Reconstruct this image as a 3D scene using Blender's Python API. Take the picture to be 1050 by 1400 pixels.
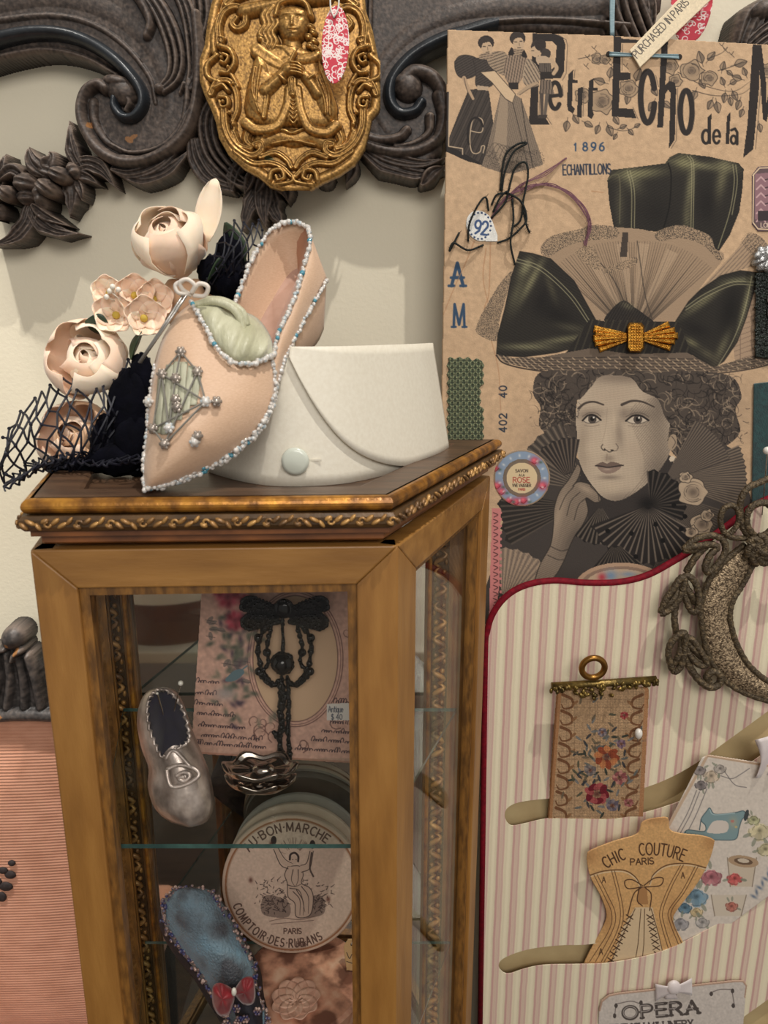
import bpy, bmesh, math, random
import numpy as np
from mathutils import Vector, Matrix, Euler
from math import sin, cos, tan, pi, radians as R, sqrt, atan2
random.seed(7); rng = np.random.default_rng(7)
for o in list(bpy.data.objects): bpy.data.objects.remove(o)
SC = bpy.context.scene; COL = SC.collection

# ------------------------------------------------------------------ camera
F = 1010.0; PITCH = R(14); CAM = np.array([0.0, 0.0, 1.45])
cam = bpy.data.cameras.new('camera'); cam.sensor_fit = 'VERTICAL'; cam.sensor_height = 36; cam.lens = F/1400*36
cam.clip_start = .01
camo = bpy.data.objects.new('camera', cam); COL.objects.link(camo)
camo.location = CAM; camo.rotation_euler = (pi/2-PITCH, 0, 0); SC.camera = camo
cam.dof.use_dof = True; cam.dof.focus_distance = .80; cam.dof.aperture_fstop = 11.0
# ------------------------------------------------------------------ world, lights, exposure
w = bpy.data.worlds.new('world'); SC.world = w; w.use_nodes = True
w.node_tree.nodes['Background'].inputs[0].default_value = (.90, .87, .83, 1)
w.node_tree.nodes['Background'].inputs[1].default_value = .40
def spot(name, loc, target, power, size, angle, color, blend=.6):
    l = bpy.data.lights.new(name, 'SPOT'); l.energy = power; l.shadow_soft_size = size; l.spot_size = R(angle); l.spot_blend = blend; l.color = color
    o = bpy.data.objects.new(name, l); COL.objects.link(o); o.location = loc
    o.rotation_euler = (Vector(target)-Vector(loc)).to_track_quat('-Z', 'Y').to_euler(); return o
def area(name, loc, target, power, sx, sy, color):
    l = bpy.data.lights.new(name, 'AREA'); l.energy = power; l.shape = 'RECTANGLE'; l.size = sx; l.size_y = sy; l.color = color
    o = bpy.data.objects.new(name, l); COL.objects.link(o); o.location = loc
    o.rotation_euler = (Vector(target)-Vector(loc)).to_track_quat('-Z', 'Y').to_euler(); return o
spot('ceiling_spot_right', (.72, -.18, 4.2), (.16, .80, .95), 232, .024, 33, (1, .955, .89))
spot('ceiling_spot_left', (-.72, .05, 4.0), (-.56, .85, 1.12), 150, .025, 19, (1, .96, .90))
spot('ceiling_spot_corner', (-.80, .10, 4.0), (-.575, .875, 1.16), 260, .03, 9.5, (1, .96, .90), .3)
area('soft_front_fill', (.5, -1.9, 2.7), (.1, .8, .9), 40, 1.8, 1.0, (1, .955, .90))  # added soft fill from the room side, brightens the lower folder and front faces
SC.view_settings.view_transform = 'Standard'; SC.view_settings.look = 'None'
SC.view_settings.exposure = 0.0; SC.view_settings.gamma = 1.0; SC.view_settings.use_curve_mapping = False

# ------------------------------------------------------------------ picture rays and planes
def rays(px, py):
    x = (np.asarray(px, float)-525)/F; y = -(np.asarray(py, float)-700)/F
    d = np.empty(x.shape+(3,)); d[..., 0] = x
    d[..., 1] = cos(PITCH)+y*sin(PITCH); d[..., 2] = -sin(PITCH)+y*cos(PITCH)
    return d
class Pl:
    """a real plane in the room: o point, n normal to the room side"""
    def __init__(s, o, n):
        s.o = np.array(o, float); n = np.array(n, float); s.n = n/np.linalg.norm(n)
        u = np.cross([0, 0, 1], s.n); s.u = u/np.linalg.norm(u); s.v = np.cross(s.n, s.u)
    def hit(s, px, py, off=0.0):
        d = rays(px, py); k = ((s.o+s.n*off-CAM)@s.n)/(d@s.n); return CAM+d*k[..., None]
    def p(s, px, py, off=0.0): return s.hit(np.array(px, float), np.array(py, float), off)
    def scale(s, px, py):   # metres per pixel here
        return float(np.linalg.norm(s.p(px+1, py)-s.p(px, py)))
def at_y(px, py, Y): return Pl((0, Y, 0), (0, -1, 0)).p(px, py)
def at_z(px, py, Z):
    d = rays(np.array(px, float), np.array(py, float)); return CAM+d*((Z-CAM[2])/d[2])
def project(p):
    p = np.asarray(p, float)-CAM; zc = p[1]*cos(PITCH)-p[2]*sin(PITCH); yc = p[1]*sin(PITCH)+p[2]*cos(PITCH)
    return 525+F*p[0]/zc, 700-F*yc/zc

# ------------------------------------------------------------------ materials
def lin(c):
    c = np.asarray(c, float)/255.0; return np.where(c <= .04045, c/12.92, ((c+.055)/1.055)**2.4)
def rgba(c): l = lin(c); return (float(l[0]), float(l[1]), float(l[2]), 1)
MATS = {}
def mat(name, c1, c2=None, rough=.6, metal=0, scale=20, stretch=(1, 1, 1), bump=0, bscale=None, detail=4, sheen=0, coat=0, spec=.5, c3=None, lo=.35, hi=.65, trans=0, sss=0):
    """noise-mixed principled material with optional fine relief"""
    m = bpy.data.materials.new(name); m.use_nodes = True; MATS[name] = m
    nt = m.node_tree; N = nt.nodes; L = nt.links; b = N['Principled BSDF']
    b.inputs['Roughness'].default_value = rough; b.inputs['Metallic'].default_value = metal
    b.inputs['Specular IOR Level'].default_value = spec; b.inputs['Coat Weight'].default_value = coat
    b.inputs['Sheen Weight'].default_value = sheen; b.inputs['Transmission Weight'].default_value = trans
    b.inputs['Base Color'].default_value = rgba(c1)
    if sss: b.inputs['Subsurface Weight'].default_value = sss; b.inputs['Subsurface Radius'].default_value = (.004, .002, .001)
    if c2 is not None or bump:
        tc = N.new('ShaderNodeTexCoord'); mp = N.new('ShaderNodeMapping'); mp.inputs['Scale'].default_value = stretch
        L.new(tc.outputs['Object'], mp.inputs[0])
        n = N.new('ShaderNodeTexNoise'); n.inputs['Scale'].default_value = scale; n.inputs['Detail'].default_value = detail
        L.new(mp.outputs[0], n.inputs['Vector'])
        if c2 is not None:
            r = N.new('ShaderNodeValToRGB'); r.color_ramp.elements[0].position = lo; r.color_ramp.elements[1].position = hi
            r.color_ramp.elements[0].color = rgba(c1); r.color_ramp.elements[1].color = rgba(c2)
            if c3 is not None: e = r.color_ramp.elements.new((lo+hi)/2); e.color = rgba(c3)
            L.new(n.outputs['Fac'], r.inputs[0]); L.new(r.outputs[0], b.inputs['Base Color'])
        if bump:
            n2 = N.new('ShaderNodeTexNoise'); n2.inputs['Scale'].default_value = bscale or scale*3; n2.inputs['Detail'].default_value = 3
            L.new(mp.outputs[0], n2.inputs['Vector'])
            bp = N.new('ShaderNodeBump'); bp.inputs['Strength'].default_value = bump; bp.inputs['Distance'].default_value = .002
            L.new(n2.outputs['Fac'], bp.inputs['Height']); L.new(bp.outputs[0], b.inputs['Normal'])
    return m
def glass_mat(name, tint=(250, 252, 250), refl=.04):
    m = bpy.data.materials.new(name); m.use_nodes = True; MATS[name] = m; nt = m.node_tree; N = nt.nodes; L = nt.links
    N.remove(N['Principled BSDF']); t = N.new('ShaderNodeBsdfTransparent'); t.inputs[0].default_value = rgba(tint)
    g = N.new('ShaderNodeBsdfGlossy'); g.inputs['Roughness'].default_value = .01
    lw = N.new('ShaderNodeLayerWeight'); lw.inputs[0].default_value = .5; pw = N.new('ShaderNodeMath'); pw.operation = 'POWER'; pw.inputs[1].default_value = 5; L.new(lw.outputs['Facing'], pw.inputs[0])
    ml = N.new('ShaderNodeMath'); ml.operation = 'MULTIPLY_ADD'; ml.inputs[1].default_value = .5; ml.inputs[2].default_value = refl; L.new(pw.outputs[0], ml.inputs[0]); mx = N.new('ShaderNodeMixShader')
    L.new(ml.outputs[0], mx.inputs[0]); L.new(t.outputs[0], mx.inputs[1]); L.new(g.outputs[0], mx.inputs[2])
    L.new(mx.outputs[0], N['Material Output'].inputs[0]); return m
def print_mat(name, rough=.75, metal=0, bump=0, bscale=900, spec=.3, sheen=0):
    """ink on paper: colour from the mesh's own colour attribute, paper grain as relief"""
    m = mat(name, (255, 255, 255), rough=rough, metal=metal, spec=spec, bump=bump, scale=bscale, bscale=bscale, sheen=sheen)
    N = m.node_tree.nodes; a = N.new('ShaderNodeVertexColor'); a.layer_name = 'ink'
    m.node_tree.links.new(a.outputs[0], N['Principled BSDF'].inputs['Base Color']); return m

# ------------------------------------------------------------------ objects
def tag(o, label, cat, group=None):
    o['label'] = label; o['category'] = cat
    if group: o['group'] = group
    return o
def empty(name, loc, label=None, cat=None, group=None, rot=None):
    o = bpy.data.objects.new(name, None); COL.objects.link(o); o.location = loc; o.empty_display_size = .02
    if rot is not None: o.rotation_euler = rot
    if label: tag(o, label, cat, group)
    return o
def link(name, me, m, parent=None, local=False, smooth=False):
    o = bpy.data.objects.new(name, me); COL.objects.link(o)
    ms = m if isinstance(m, (list, tuple)) else [m]
    for q in ms: me.materials.append(MATS[q] if isinstance(q, str) else q)
    if smooth and len(me.polygons): me.polygons.foreach_set('use_smooth', np.ones(len(me.polygons), bool))
    if parent is not None:
        o.parent = parent
        if not local:
            r = parent; off = Vector((0, 0, 0))
            while r is not None: off += r.location; r = r.parent
            o.location = -off
    return o
def dup(src, parent=None):
    c = src.copy(); COL.objects.link(c); c.parent = parent
    for ch in src.children: dup(ch, c)
    return c

class MB:
    """collects simple solids, builds one mesh object"""
    def __init__(s): s.v = []; s.f = []; s.mi = []
    def add(s, vs, fs, mi=0):
        b = len(s.v); s.v += [tuple(map(float, q)) for q in vs]; s.f += [tuple(b+i for i in q) for q in fs]; s.mi += [mi]*len(fs); return s
    def hexa(s, lo, hi, mi=0):     # 4 points below, 4 above, same order
        n = len(lo); vs = list(lo)+list(hi)
        fs = [tuple(range(n))[::-1], tuple(range(n, 2*n))]+[(i, (i+1) % n, n+(i+1) % n, n+i) for i in range(n)]
        return s.add(vs, fs, mi)
    def box(s, c, d, mi=0, rot=None):
        x, y, z = d[0]/2, d[1]/2, d[2]/2; q = [(-x, -y), (x, -y), (x, y), (-x, y)]
        lo = [Vector((a, b, -z)) for a, b in q]; hi = [Vector((a, b, z)) for a, b in q]
        if rot is not None: lo = [rot@k for k in lo]; hi = [rot@k for k in hi]
        c = Vector(c); return s.hexa([k+c for k in lo], [k+c for k in hi], mi)
    def tube(s, pts, r, n=8, closed=False, mi=0, flat=1.0, up=None, cap=True):
        P = [Vector(map(float, p)) for p in pts]; m = len(P); rr = r if isinstance(r, (list, tuple, np.ndarray)) else [r]*m
        vs = []; a = None
        for i, p in enumerate(P):
            t = (P[(i+1) % m]-P[i-1]) if closed else (P[min(i+1, m-1)]-P[max(i-1, 0)])
            t = t.normalized() if t.length > 1e-9 else Vector((0, 0, 1))
            if up is not None: a = Vector(up)-t*t.dot(Vector(up))
            elif a is None: a = t.orthogonal()
            else: a = a-t*t.dot(a)
            a = a.normalized() if a.length > 1e-9 else t.orthogonal().normalized()
            b = t.cross(a)
            for k in range(n):
                g = 2*pi*k/n; vs.append(p+(a*cos(g)*flat+b*sin(g))*float(rr[i]))
        fs = []
        for i in range(m if closed else m-1):
            j = (i+1) % m
            for k in range(n): l = (k+1) % n; fs.append((i*n+k, i*n+l, j*n+l, j*n+k))
        if not closed and cap: fs += [tuple(range(n))[::-1], tuple(range((m-1)*n, m*n))]
        return s.add(vs, fs, mi)
    def ball(s, c, r, nu=8, nv=5, mi=0, rot=None):
        rx, ry, rz = r if isinstance(r, (tuple, list)) else (r, r, r); c = Vector(map(float, c)); vs = [Vector((0, 0, rz))]; fs = []
        for i in range(1, nv):
            for k in range(nu): vs.append(Vector((rx*sin(pi*i/nv)*cos(2*pi*k/nu), ry*sin(pi*i/nv)*sin(2*pi*k/nu), rz*cos(pi*i/nv))))
        vs.append(Vector((0, 0, -rz))); e = len(vs)-1
        for k in range(nu): fs.append((0, 1+k, 1+(k+1) % nu)); fs.append((e, e-nu+(k+1) % nu, e-nu+k))
        for i in range(nv-2):
            for k in range(nu): a = 1+i*nu; fs.append((a+k, a+nu+k, a+nu+(k+1) % nu, a+(k+1) % nu))
        if rot is not None: vs = [rot@q for q in vs]
        return s.add([q+c for q in vs], fs, mi)
    def lathe(s, prof, c=(0, 0, 0), n=32, rot=None, mi=0):
        c = Vector(c); vs = []; m = len(prof)
        for r, z in prof:
            for k in range(n): q = Vector((r*cos(2*pi*k/n), r*sin(2*pi*k/n), z)); vs.append((rot@q if rot is not None else q)+c)
        fs = [(i*n+k, i*n+(k+1) % n, (i+1)*n+(k+1) % n, (i+1)*n+k) for i in range(m-1) for k in range(n)]
        fs += [tuple(range(n))[::-1], tuple(range((m-1)*n, m*n))]
        return s.add(vs, fs, mi)
    def grid(s, fn, nu, nv, mi=0, closed_u=False):
        vs = [fn(i/(nu if closed_u else nu-1), j/(nv-1)) for j in range(nv) for i in range(nu)]
        fs = [(j*nu+i, j*nu+(i+1) % nu, (j+1)*nu+(i+1) % nu, (j+1)*nu+i) for j in range(nv-1) for i in range(nu if closed_u else nu-1)]
        return s.add(vs, fs, mi)
    def mesh(s, name):
        me = bpy.data.meshes.new(name); me.from_pydata(s.v, [], s.f); me.update()
        if any(s.mi): me.polygons.foreach_set('material_index', s.mi)
        return me
    def build(s, name, m, parent=None, local=False, smooth=False, solid=0, bevel=0, sub=0, rim=None):
        me = s.mesh(name); bm = bmesh.new(); bm.from_mesh(me); bmesh.ops.recalc_face_normals(bm, faces=bm.faces); bm.to_mesh(me); bm.free()
        o = link(name, me, m, parent, local, smooth)
        if solid: d = o.modifiers.new('thickness', 'SOLIDIFY'); d.thickness = solid; d.offset = 0
        if bevel: d = o.modifiers.new('bevel', 'BEVEL'); d.width = bevel; d.segments = 2; d.limit_method = 'ANGLE'
        if sub: d = o.modifiers.new('subdivision', 'SUBSURF'); d.levels = sub; d.render_levels = sub
        return o
def cr(pts, k=8, closed=False):
    """Catmull-Rom through points"""
    P = np.array(pts, float); n = len(P); out = []
    for i in range(n if closed else n-1):
        p0 = P[(i-1) % n] if (closed or i > 0) else P[0]*2-P[1]; p1 = P[i]; p2 = P[(i+1) % n]
        p3 = P[(i+2) % n] if (closed or i < n-2) else P[-1]*2-P[-2]
        for t in np.arange(k)/k:
            out.append(.5*((2*p1)+(-p0+p2)*t+(2*p0-5*p1+4*p2-p3)*t*t+(-p0+3*p1-3*p2+p3)*t**3))
    if not closed: out.append(P[-1])
    return np.array(out)

# ------------------------------------------------------------------ canvas: prints and reliefs sampled on a fine mesh
def _arc(cx, cy, rx, ry, a0, a1, n=12): return [(cx+rx*cos(R(a0+(a1-a0)*i/n)), cy+ry*sin(R(a0+(a1-a0)*i/n))) for i in range(n+1)]
GL = {
'A': [[(0, 0), (.32, 1), (.64, 0)], [(.12, .36), (.52, .36)]], 'B': [[(0, 0), (0, 1), (.3, 1)]+_arc(.3, .77, .25, .23, 90, -90)+[(0, .54)], _arc(.3, .27, .3, .27, 90, -90)+[(0, 0)]],
'C': [_arc(.36, .5, .36, .5, 55, 305, 18)], 'D': [[(0, 0), (0, 1), (.22, 1)]+_arc(.22, .5, .4, .5, 90, -90)+[(0, 0)]], 'E': [[(.5, 1), (0, 1), (0, 0), (.52, 0)], [(0, .53), (.42, .53)]],
'F': [[(.5, 1), (0, 1), (0, 0)], [(0, .53), (.4, .53)]], 'G': [_arc(.36, .5, .36, .5, 50, 350, 18)+[(.42, .42)]], 'H': [[(0, 0), (0, 1)], [(.6, 0), (.6, 1)], [(0, .53), (.6, .53)]],
'I': [[(.06, 0), (.06, 1)]], 'L': [[(0, 1), (0, 0), (.46, 0)]], 'M': [[(0, 0), (.06, 1), (.38, .1), (.7, 1), (.76, 0)]], 'N': [[(0, 0), (0, 1), (.58, 0), (.58, 1)]],
'O': [_arc(.38, .5, .38, .5, 0, 360, 24)], 'P': [[(0, 0), (0, 1), (.28, 1)]+_arc(.28, .74, .27, .26, 90, -90)+[(0, .48)]], 'Q': [_arc(.38, .5, .38, .5, 0, 360, 24), [(.45, .2), (.75, -.08)]],
'R': [[(0, 0), (0, 1), (.28, 1)]+_arc(.28, .75, .26, .25, 90, -90)+[(0, .5)], [(.26, .5), (.58, 0)]], 'S': [_arc(.27, .74, .25, .26, 40, 270, 12)+_arc(.27, .25, .27, .25, 90, -145, 12)],
'T': [[(0, 1), (.6, 1)], [(.3, 1), (.3, 0)]], 'U': [[(0, 1), (0, .3)]+_arc(.29, .3, .29, .3, 180, 360)+[(.58, 1)]], 'V': [[(0, 1), (.3, 0), (.6, 1)]],
'X': [[(0, 0), (.56, 1)], [(0, 1), (.56, 0)]], 'Y': [[(0, 1), (.28, .5), (.56, 1)], [(.28, .5), (.28, 0)]], '-': [[(.05, .5), (.3, .5)]], '.': [[(.05, 0), (.07, .06)]], '*': [[(.08, .5), (.11, .54)]], "'": [[(.05, 1), (.03, .75)]],
'$': [_arc(.27, .74, .25, .26, 40, 270, 12)+_arc(.27, .25, .27, .25, 90, -145, 12), [(.27, 1.1), (.27, -.1)]],
'0': [_arc(.27, .5, .27, .5, 0, 360, 20)], '1': [[(.05, .8), (.2, 1), (.2, 0)]], '2': [_arc(.26, .72, .25, .28, 170, -30)+[(0, 0), (.52, 0)]], '4': [[(.4, 0), (.4, 1), (0, .3), (.56, .3)]],
'6': [_arc(.26, .3, .26, .3, 0, 360, 16), [(.0, .32), (.08, .75), (.4, 1)]], '8': [_arc(.26, .76, .21, .24, 0, 360, 16), _arc(.26, .27, .26, .27, 0, 360, 16)], '9': [_arc(.26, .7, .26, .3, 0, 360, 16), [(.52, .68), (.44, .25), (.12, 0)]],
'n': [[(0, 0), (0, .62)], _arc(.2, .4, .2, .22, 180, 0, 8)+[(.4, 0)]], 't': [[(.15, .95), (.15, .1), (.3, 0)], [(0, .65), (.32, .65)]], 'i': [[(.06, 0), (.06, .62)], [(.06, .82), (.06, .87)]],
'q': [_arc(.2, .32, .2, .3, 0, 360, 14), [(.4, .62), (.4, -.3)]], 'u': [[(0, .62), (0, .2)]+_arc(.2, .2, .2, .2, 180, 360, 8)+[(.4, .62), (.4, 0)]], 'e': [[(.02, .33), (.4, .33)]+_arc(.21, .32, .2, .3, 0, 310, 14)],
}
class Cv:
    def __init__(s, x0, y0, x1, y1, sc=1.0, bg=(255, 255, 255)):
        s.x0, s.y0, s.sc = x0, y0, sc; nx = int(round((x1-x0)*sc))+1; ny = int(round((y1-y0)*sc))+1
        s.nx, s.ny = nx, ny; s.X, s.Y = np.meshgrid(x0+np.arange(nx)/sc, y0+np.arange(ny)/sc)
        s.A = np.ones((ny, nx, 3))*np.array(bg, float); s.H = np.zeros((ny, nx)); s.M = np.zeros((ny, nx), bool); s.clip = None
    def sl(s, pts, pad):
        P = np.asarray(pts, float); a = int((P[:, 0].min()-pad-s.x0)*s.sc); b = int((P[:, 0].max()+pad-s.x0)*s.sc)+2
        c = int((P[:, 1].min()-pad-s.y0)*s.sc); d = int((P[:, 1].max()+pad-s.y0)*s.sc)+2
        return slice(max(c, 0), max(min(d, s.ny), 0)), slice(max(a, 0), max(min(b, s.nx), 0))
    def inside(s, pts, sm=False):
        P = cr(pts, 6, True) if sm else np.asarray(pts, float); k = s.sl(P, 1); X = s.X[k]; Y = s.Y[k]; c = np.zeros(X.shape, bool)
        for i in range(len(P)):
            (xa, ya), (xb, yb) = P[i-1], P[i]
            if ya == yb: continue
            c ^= ((ya > Y) != (yb > Y)) & (X < (xb-xa)*(Y-ya)/(yb-ya)+xa)
        return k, c
    def seg(s, pts, pad):
        """distance to a polyline, place along it 0..1, signed side"""
        P = np.asarray(pts, float); k = s.sl(P, pad); X = s.X[k]; Y = s.Y[k]; D = np.full(X.shape, 1e9); T = np.zeros(X.shape); S = np.zeros(X.shape)
        ln = np.r_[0, np.cumsum(np.hypot(*np.diff(P, axis=0).T))]; tot = max(ln[-1], 1e-9)
        for i in range(len(P)-1):
            ax, ay = P[i]; dx, dy = P[i+1]-P[i]; l2 = dx*dx+dy*dy
            if l2 < 1e-12: continue
            t = np.clip(((X-ax)*dx+(Y-ay)*dy)/l2, 0, 1); ex = X-ax-t*dx; ey = Y-ay-t*dy; d = np.hypot(ex, ey); q = d < D
            D[q] = d[q]; T[q] = ((ln[i]+t*sqrt(l2))/tot)[q]; S[q] = np.sign(dx*ey-dy*ex)[q]
        return k, D, T, S
    def mix(s, k, a, col):
        if s.clip is not None: a = a*s.clip[k]
        a = np.asarray(a, float)[..., None]; s.A[k] = s.A[k]*(1-a)+np.asarray(col, float)*a
    def fill(s, pts, col, a=1.0, sm=True, mask=False):
        k, c = s.inside(pts, sm); s.mix(k, c*a, col)
        if mask: s.M[k] |= c
        return k, c
    def hatch(s, pts, col, ang, gap, a=.5, duty=.4, sm=True, wob=0):
        k, c = s.inside(pts, sm); q = s.X[k]*sin(R(ang))+s.Y[k]*cos(R(ang))
        if wob: q = q+wob*np.sin(s.X[k]*.11+s.Y[k]*.07)
        s.mix(k, c*((q/gap) % 1 < duty)*a, col)
    def line(s, pts, w, col, w1=None, a=1.0, sm=True, k=6):
        P = cr(pts, k) if (sm and len(pts) > 2) else np.asarray(pts, float); w1 = w if w1 is None else w1
        sl, D, T, S = s.seg(P, max(w, w1)+2); ww = (w+(w1-w)*T)/2; s.mix(sl, np.clip((ww-D)*s.sc+.5, 0, 1)*a*np.clip(ww*2*s.sc, 0, 1), col)
    def blob(s, cx, cy, rx, ry, col, a=1.0, rot=0, p=2.0):
        m = max(rx, ry)*2; k = s.sl([(cx-m, cy-m), (cx+m, cy+m)], 0); x = s.X[k]-cx; y = s.Y[k]-cy; c, n = cos(R(rot)), sin(R(rot))
        d = ((x*c+y*n)/rx)**2+((-x*n+y*c)/ry)**2; s.mix(k, a*np.exp(-d**(p/2)*1.2), col)
    def ell(s, cx, cy, rx, ry, col, a=1.0, rot=0, mask=False):
        return s.fill([(cx+rx*cos(t)*cos(R(rot))-ry*sin(t)*sin(R(rot)), cy+rx*cos(t)*sin(R(rot))+ry*sin(t)*cos(R(rot))) for t in np.linspace(0, 2*pi, 28)[:-1]], col, a, False, mask)
    def noise(s, amt, n=0, seed=1):
        g = np.random.default_rng(seed).normal(0, 1, s.H.shape)
        for _ in range(n): g = (g+np.roll(g, 1, 0)+np.roll(g, -1, 0)+np.roll(g, 1, 1)+np.roll(g, -1, 1))/5
        g /= g.std()+1e-9; s.A *= 1+amt*g[..., None]; return g
    def text(s, t, x, y, h, col, lw=1.0, wd=1.0, rot=0, sp=.18, arc=None, a=1.0, serif=0, center=False):
        """stroke lettering; arc = (cx, cy, r, start angle, +1 over the top / -1 under the bottom)"""
        adv = lambda ch: (.35 if ch == ' ' else (max(p[0] for st in GL[ch] for p in st)+sp))
        tot = sum(adv(c) for c in t)*h*wd; cx = -tot/2 if center else 0
        for ch in t:
            aw = adv(ch)*h*wd
            for st in GL.get(ch, []):
                pts = []
                for gx, gy in st:
                    lx = cx+gx*h*wd; ly = gy*h
                    if arc:
                        ax, ay, r, a0, sg = arc
                        if sg > 0: th = R(a0)+lx/r; pts.append((ax+(r+ly)*sin(th), ay-(r+ly)*cos(th)))
                        else: th = R(a0)-lx/r; pts.append((ax+(r-ly)*sin(th), ay-(r-ly)*cos(th)))
                    else: c, n = cos(R(rot)), sin(R(rot)); pts.append((x+lx*c+ly*n, y+lx*n-ly*c))
                s.line(pts, lw, col, a=a, sm=False)
                if serif and not arc and ch not in 'OCSQ':
                    for q in (pts[0], pts[-1]): c, n = cos(R(rot)), sin(R(rot)); e = serif*h; s.line([(q[0]-e*c, q[1]-e*n), (q[0]+e*c, q[1]+e*n)], lw*.8, col, a=a, sm=False)
            cx += aw
    # reliefs: heights in pixels, joined by maximum
    def up(s, k, h, q):
        H = s.H[k]; q = q & (h > H); H[q] = h[q]; s.H[k] = H; s.M[k] |= q
    def rstroke(s, pts, w, h, w1=None, h1=None, z=0, groove=0, gd=.25, prof=.5, sm=True, taper=False, ks=8, flip=0):
        P = cr(pts, ks) if sm and len(pts) > 2 else np.asarray(pts, float); w1 = w if w1 is None else w1; h1 = h if h1 is None else h1
        k, D, T, S = s.seg(P, max(w, w1)); ww = w+(w1-w)*T
        if taper: ww = ww*np.sqrt(np.clip(1-(2*T-1)**2, 0.02, 1))
        u = D/np.maximum(ww, .01); hh = (h+(h1-h)*T)*np.clip(1-u*u, 0, 1)**prof
        if flip: hh = hh*(1+flip*S*u)
        if groove: hh = hh*(1-gd*(.5+.5*np.cos(u*S*pi*groove)))
        s.up(k, z+hh, u < 1)
    def rblob(s, cx, cy, rx, ry, h, rot=0, z=0, prof=.5, groove=0, gd=.2):
        m = max(rx, ry); k = s.sl([(cx-m, cy-m), (cx+m, cy+m)], 1); x = s.X[k]-cx; y = s.Y[k]-cy; c, n = cos(R(rot)), sin(R(rot))
        a = (x*c+y*n)/rx; b = (-x*n+y*c)/ry; d = a*a+b*b; hh = h*np.clip(1-d, 0, 1)**prof
        if groove: hh = hh*(1-gd*(.5+.5*np.cos(b*pi*groove)))
        s.up(k, z+hh, d < 1)
    def rpoly(s, pts, h, edge, z=0, sm=True, prof=.5):
        P = cr(pts, 6, True) if sm else np.asarray(pts, float); k, c = s.inside(P, False); k2, D, T, S = s.seg(np.vstack([P, P[:1]]), 1)
        k = s.sl(P, 1); s.up(k, z+h*np.clip(1-(1-np.clip(D/edge, 0, 1))**2, 0, 1)**prof, c)
    def rleaf(s, pts, w, h, z=0, veins=3, lobes=0, curl=.3, tip=.8):
        """carved leaf along a spine: pointed, fluted, hollow in the middle"""
        P = cr(pts, 8); k, D, T, S = s.seg(P, w*1.3); ww = w*np.clip(np.sin(pi*np.clip(T*.93+.07, 0, 1)**tip), .03, 1)
        if lobes: ww = ww*(1-.22*np.abs(np.sin(T*pi*lobes)))
        u = D/ww; hh = h*(.45+.55*np.sin(pi*np.clip(T*.8+.12, 0, 1)))*(1-u**6)*(1-curl*(1-u*u))*(1-.22*(.5+.5*np.cos(u*S*pi*veins+T*2)))
        s.up(k, z+hh, u < 1)
    def build(s, name, pl, m, parent=None, base=0.0, mm=None, mid=None, color=True, thick=None, local=False, smooth=True, back=0.0):
        """mesh of the masked samples standing on plane pl; heights s.H (pixels) scaled to metres, edge ring falls to the back"""
        q = s.M.copy(); ps = pl.scale(s.x0+s.nx/s.sc/2, s.y0+s.ny/s.sc/2) if mm is None else mm
        H = s.H*ps+(thick or 0); ring = q.copy()
        ring[1:] |= q[:-1]; ring[:-1] |= q[1:]; r2 = ring.copy(); ring[:, 1:] |= r2[:, :-1]; ring[:, :-1] |= r2[:, 1:]
        V = pl.hit(s.X, s.Y, base+(mid or 0))-pl.n*(mid or 0)+pl.n*np.where(q, H, back)[..., None]
        idx = -np.ones(q.shape, int); idx[ring] = np.arange(ring.sum()); c = ring[:-1, :-1] & ring[1:, :-1] & ring[:-1, 1:] & ring[1:, 1:]
        c &= (q[:-1, :-1] | q[1:, :-1] | q[:-1, 1:] | q[1:, 1:])
        fs = np.stack([idx[:-1, :-1][c], idx[1:, :-1][c], idx[1:, 1:][c], idx[:-1, 1:][c]], 1); v = V[ring]
        me = bpy.data.meshes.new(name); me.vertices.add(len(v)); me.vertices.foreach_set('co', v.astype(np.float32).ravel())
        me.loops.add(fs.size); me.loops.foreach_set('vertex_index', fs.astype(np.int32).ravel()); me.polygons.add(len(fs))
        me.polygons.foreach_set('loop_start', np.arange(0, fs.size, 4, dtype=np.int32)); me.polygons.foreach_set('loop_total', np.full(len(fs), 4, np.int32)); me.update(calc_edges=True)
        if color:
            at = me.color_attributes.new('ink', 'FLOAT_COLOR', 'POINT'); c4 = np.ones((len(v), 4), np.float32); c4[:, :3] = lin(np.clip(s.A, 0, 255))[ring]; at.data.foreach_set('color', c4.ravel())
        me.validate(); return link(name, me, m, parent, local, smooth)
# ------------------------------------------------------------------ the setting
YW = .875
mat('wall_paint', (222, 213, 190), (214, 204, 180), rough=.7, scale=3, bump=.12, bscale=260)
mat('floor_wood', (92, 66, 46), (70, 48, 32), rough=.45, scale=8, stretch=(1, 8, 1))
mat('dark_wood', (74, 48, 30), (52, 33, 21), rough=.4, scale=12, stretch=(1, 9, 1), bump=.1)
def struct(o): o['kind'] = 'structure'; return o
struct(MB().box((0, YW+.05, 1.5), (4.4, .1, 3.0)).build('wall_back', 'wall_paint'))
struct(MB().box((0, -.6, -.05), (4.4, 3.0, .1)).build('floor', 'floor_wood'))
ZT = .44
tb = empty('side_table', (.33, .55, 0), 'low dark wooden table carrying the gilt cabinet and the hanging boards', 'table')
MB().box((.345, .535, ZT-.015), (1.31, .65, .03)).build('table_top', 'dark_wood', tb, bevel=.004)
for x in (-.28, .96):
    for y in (.25, .82): MB().tube([(x, y, 0), (x, y, .2), (x, y, ZT-.03)], [.016, .02, .024], 12).build('leg', 'dark_wood', tb, smooth=True)
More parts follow.
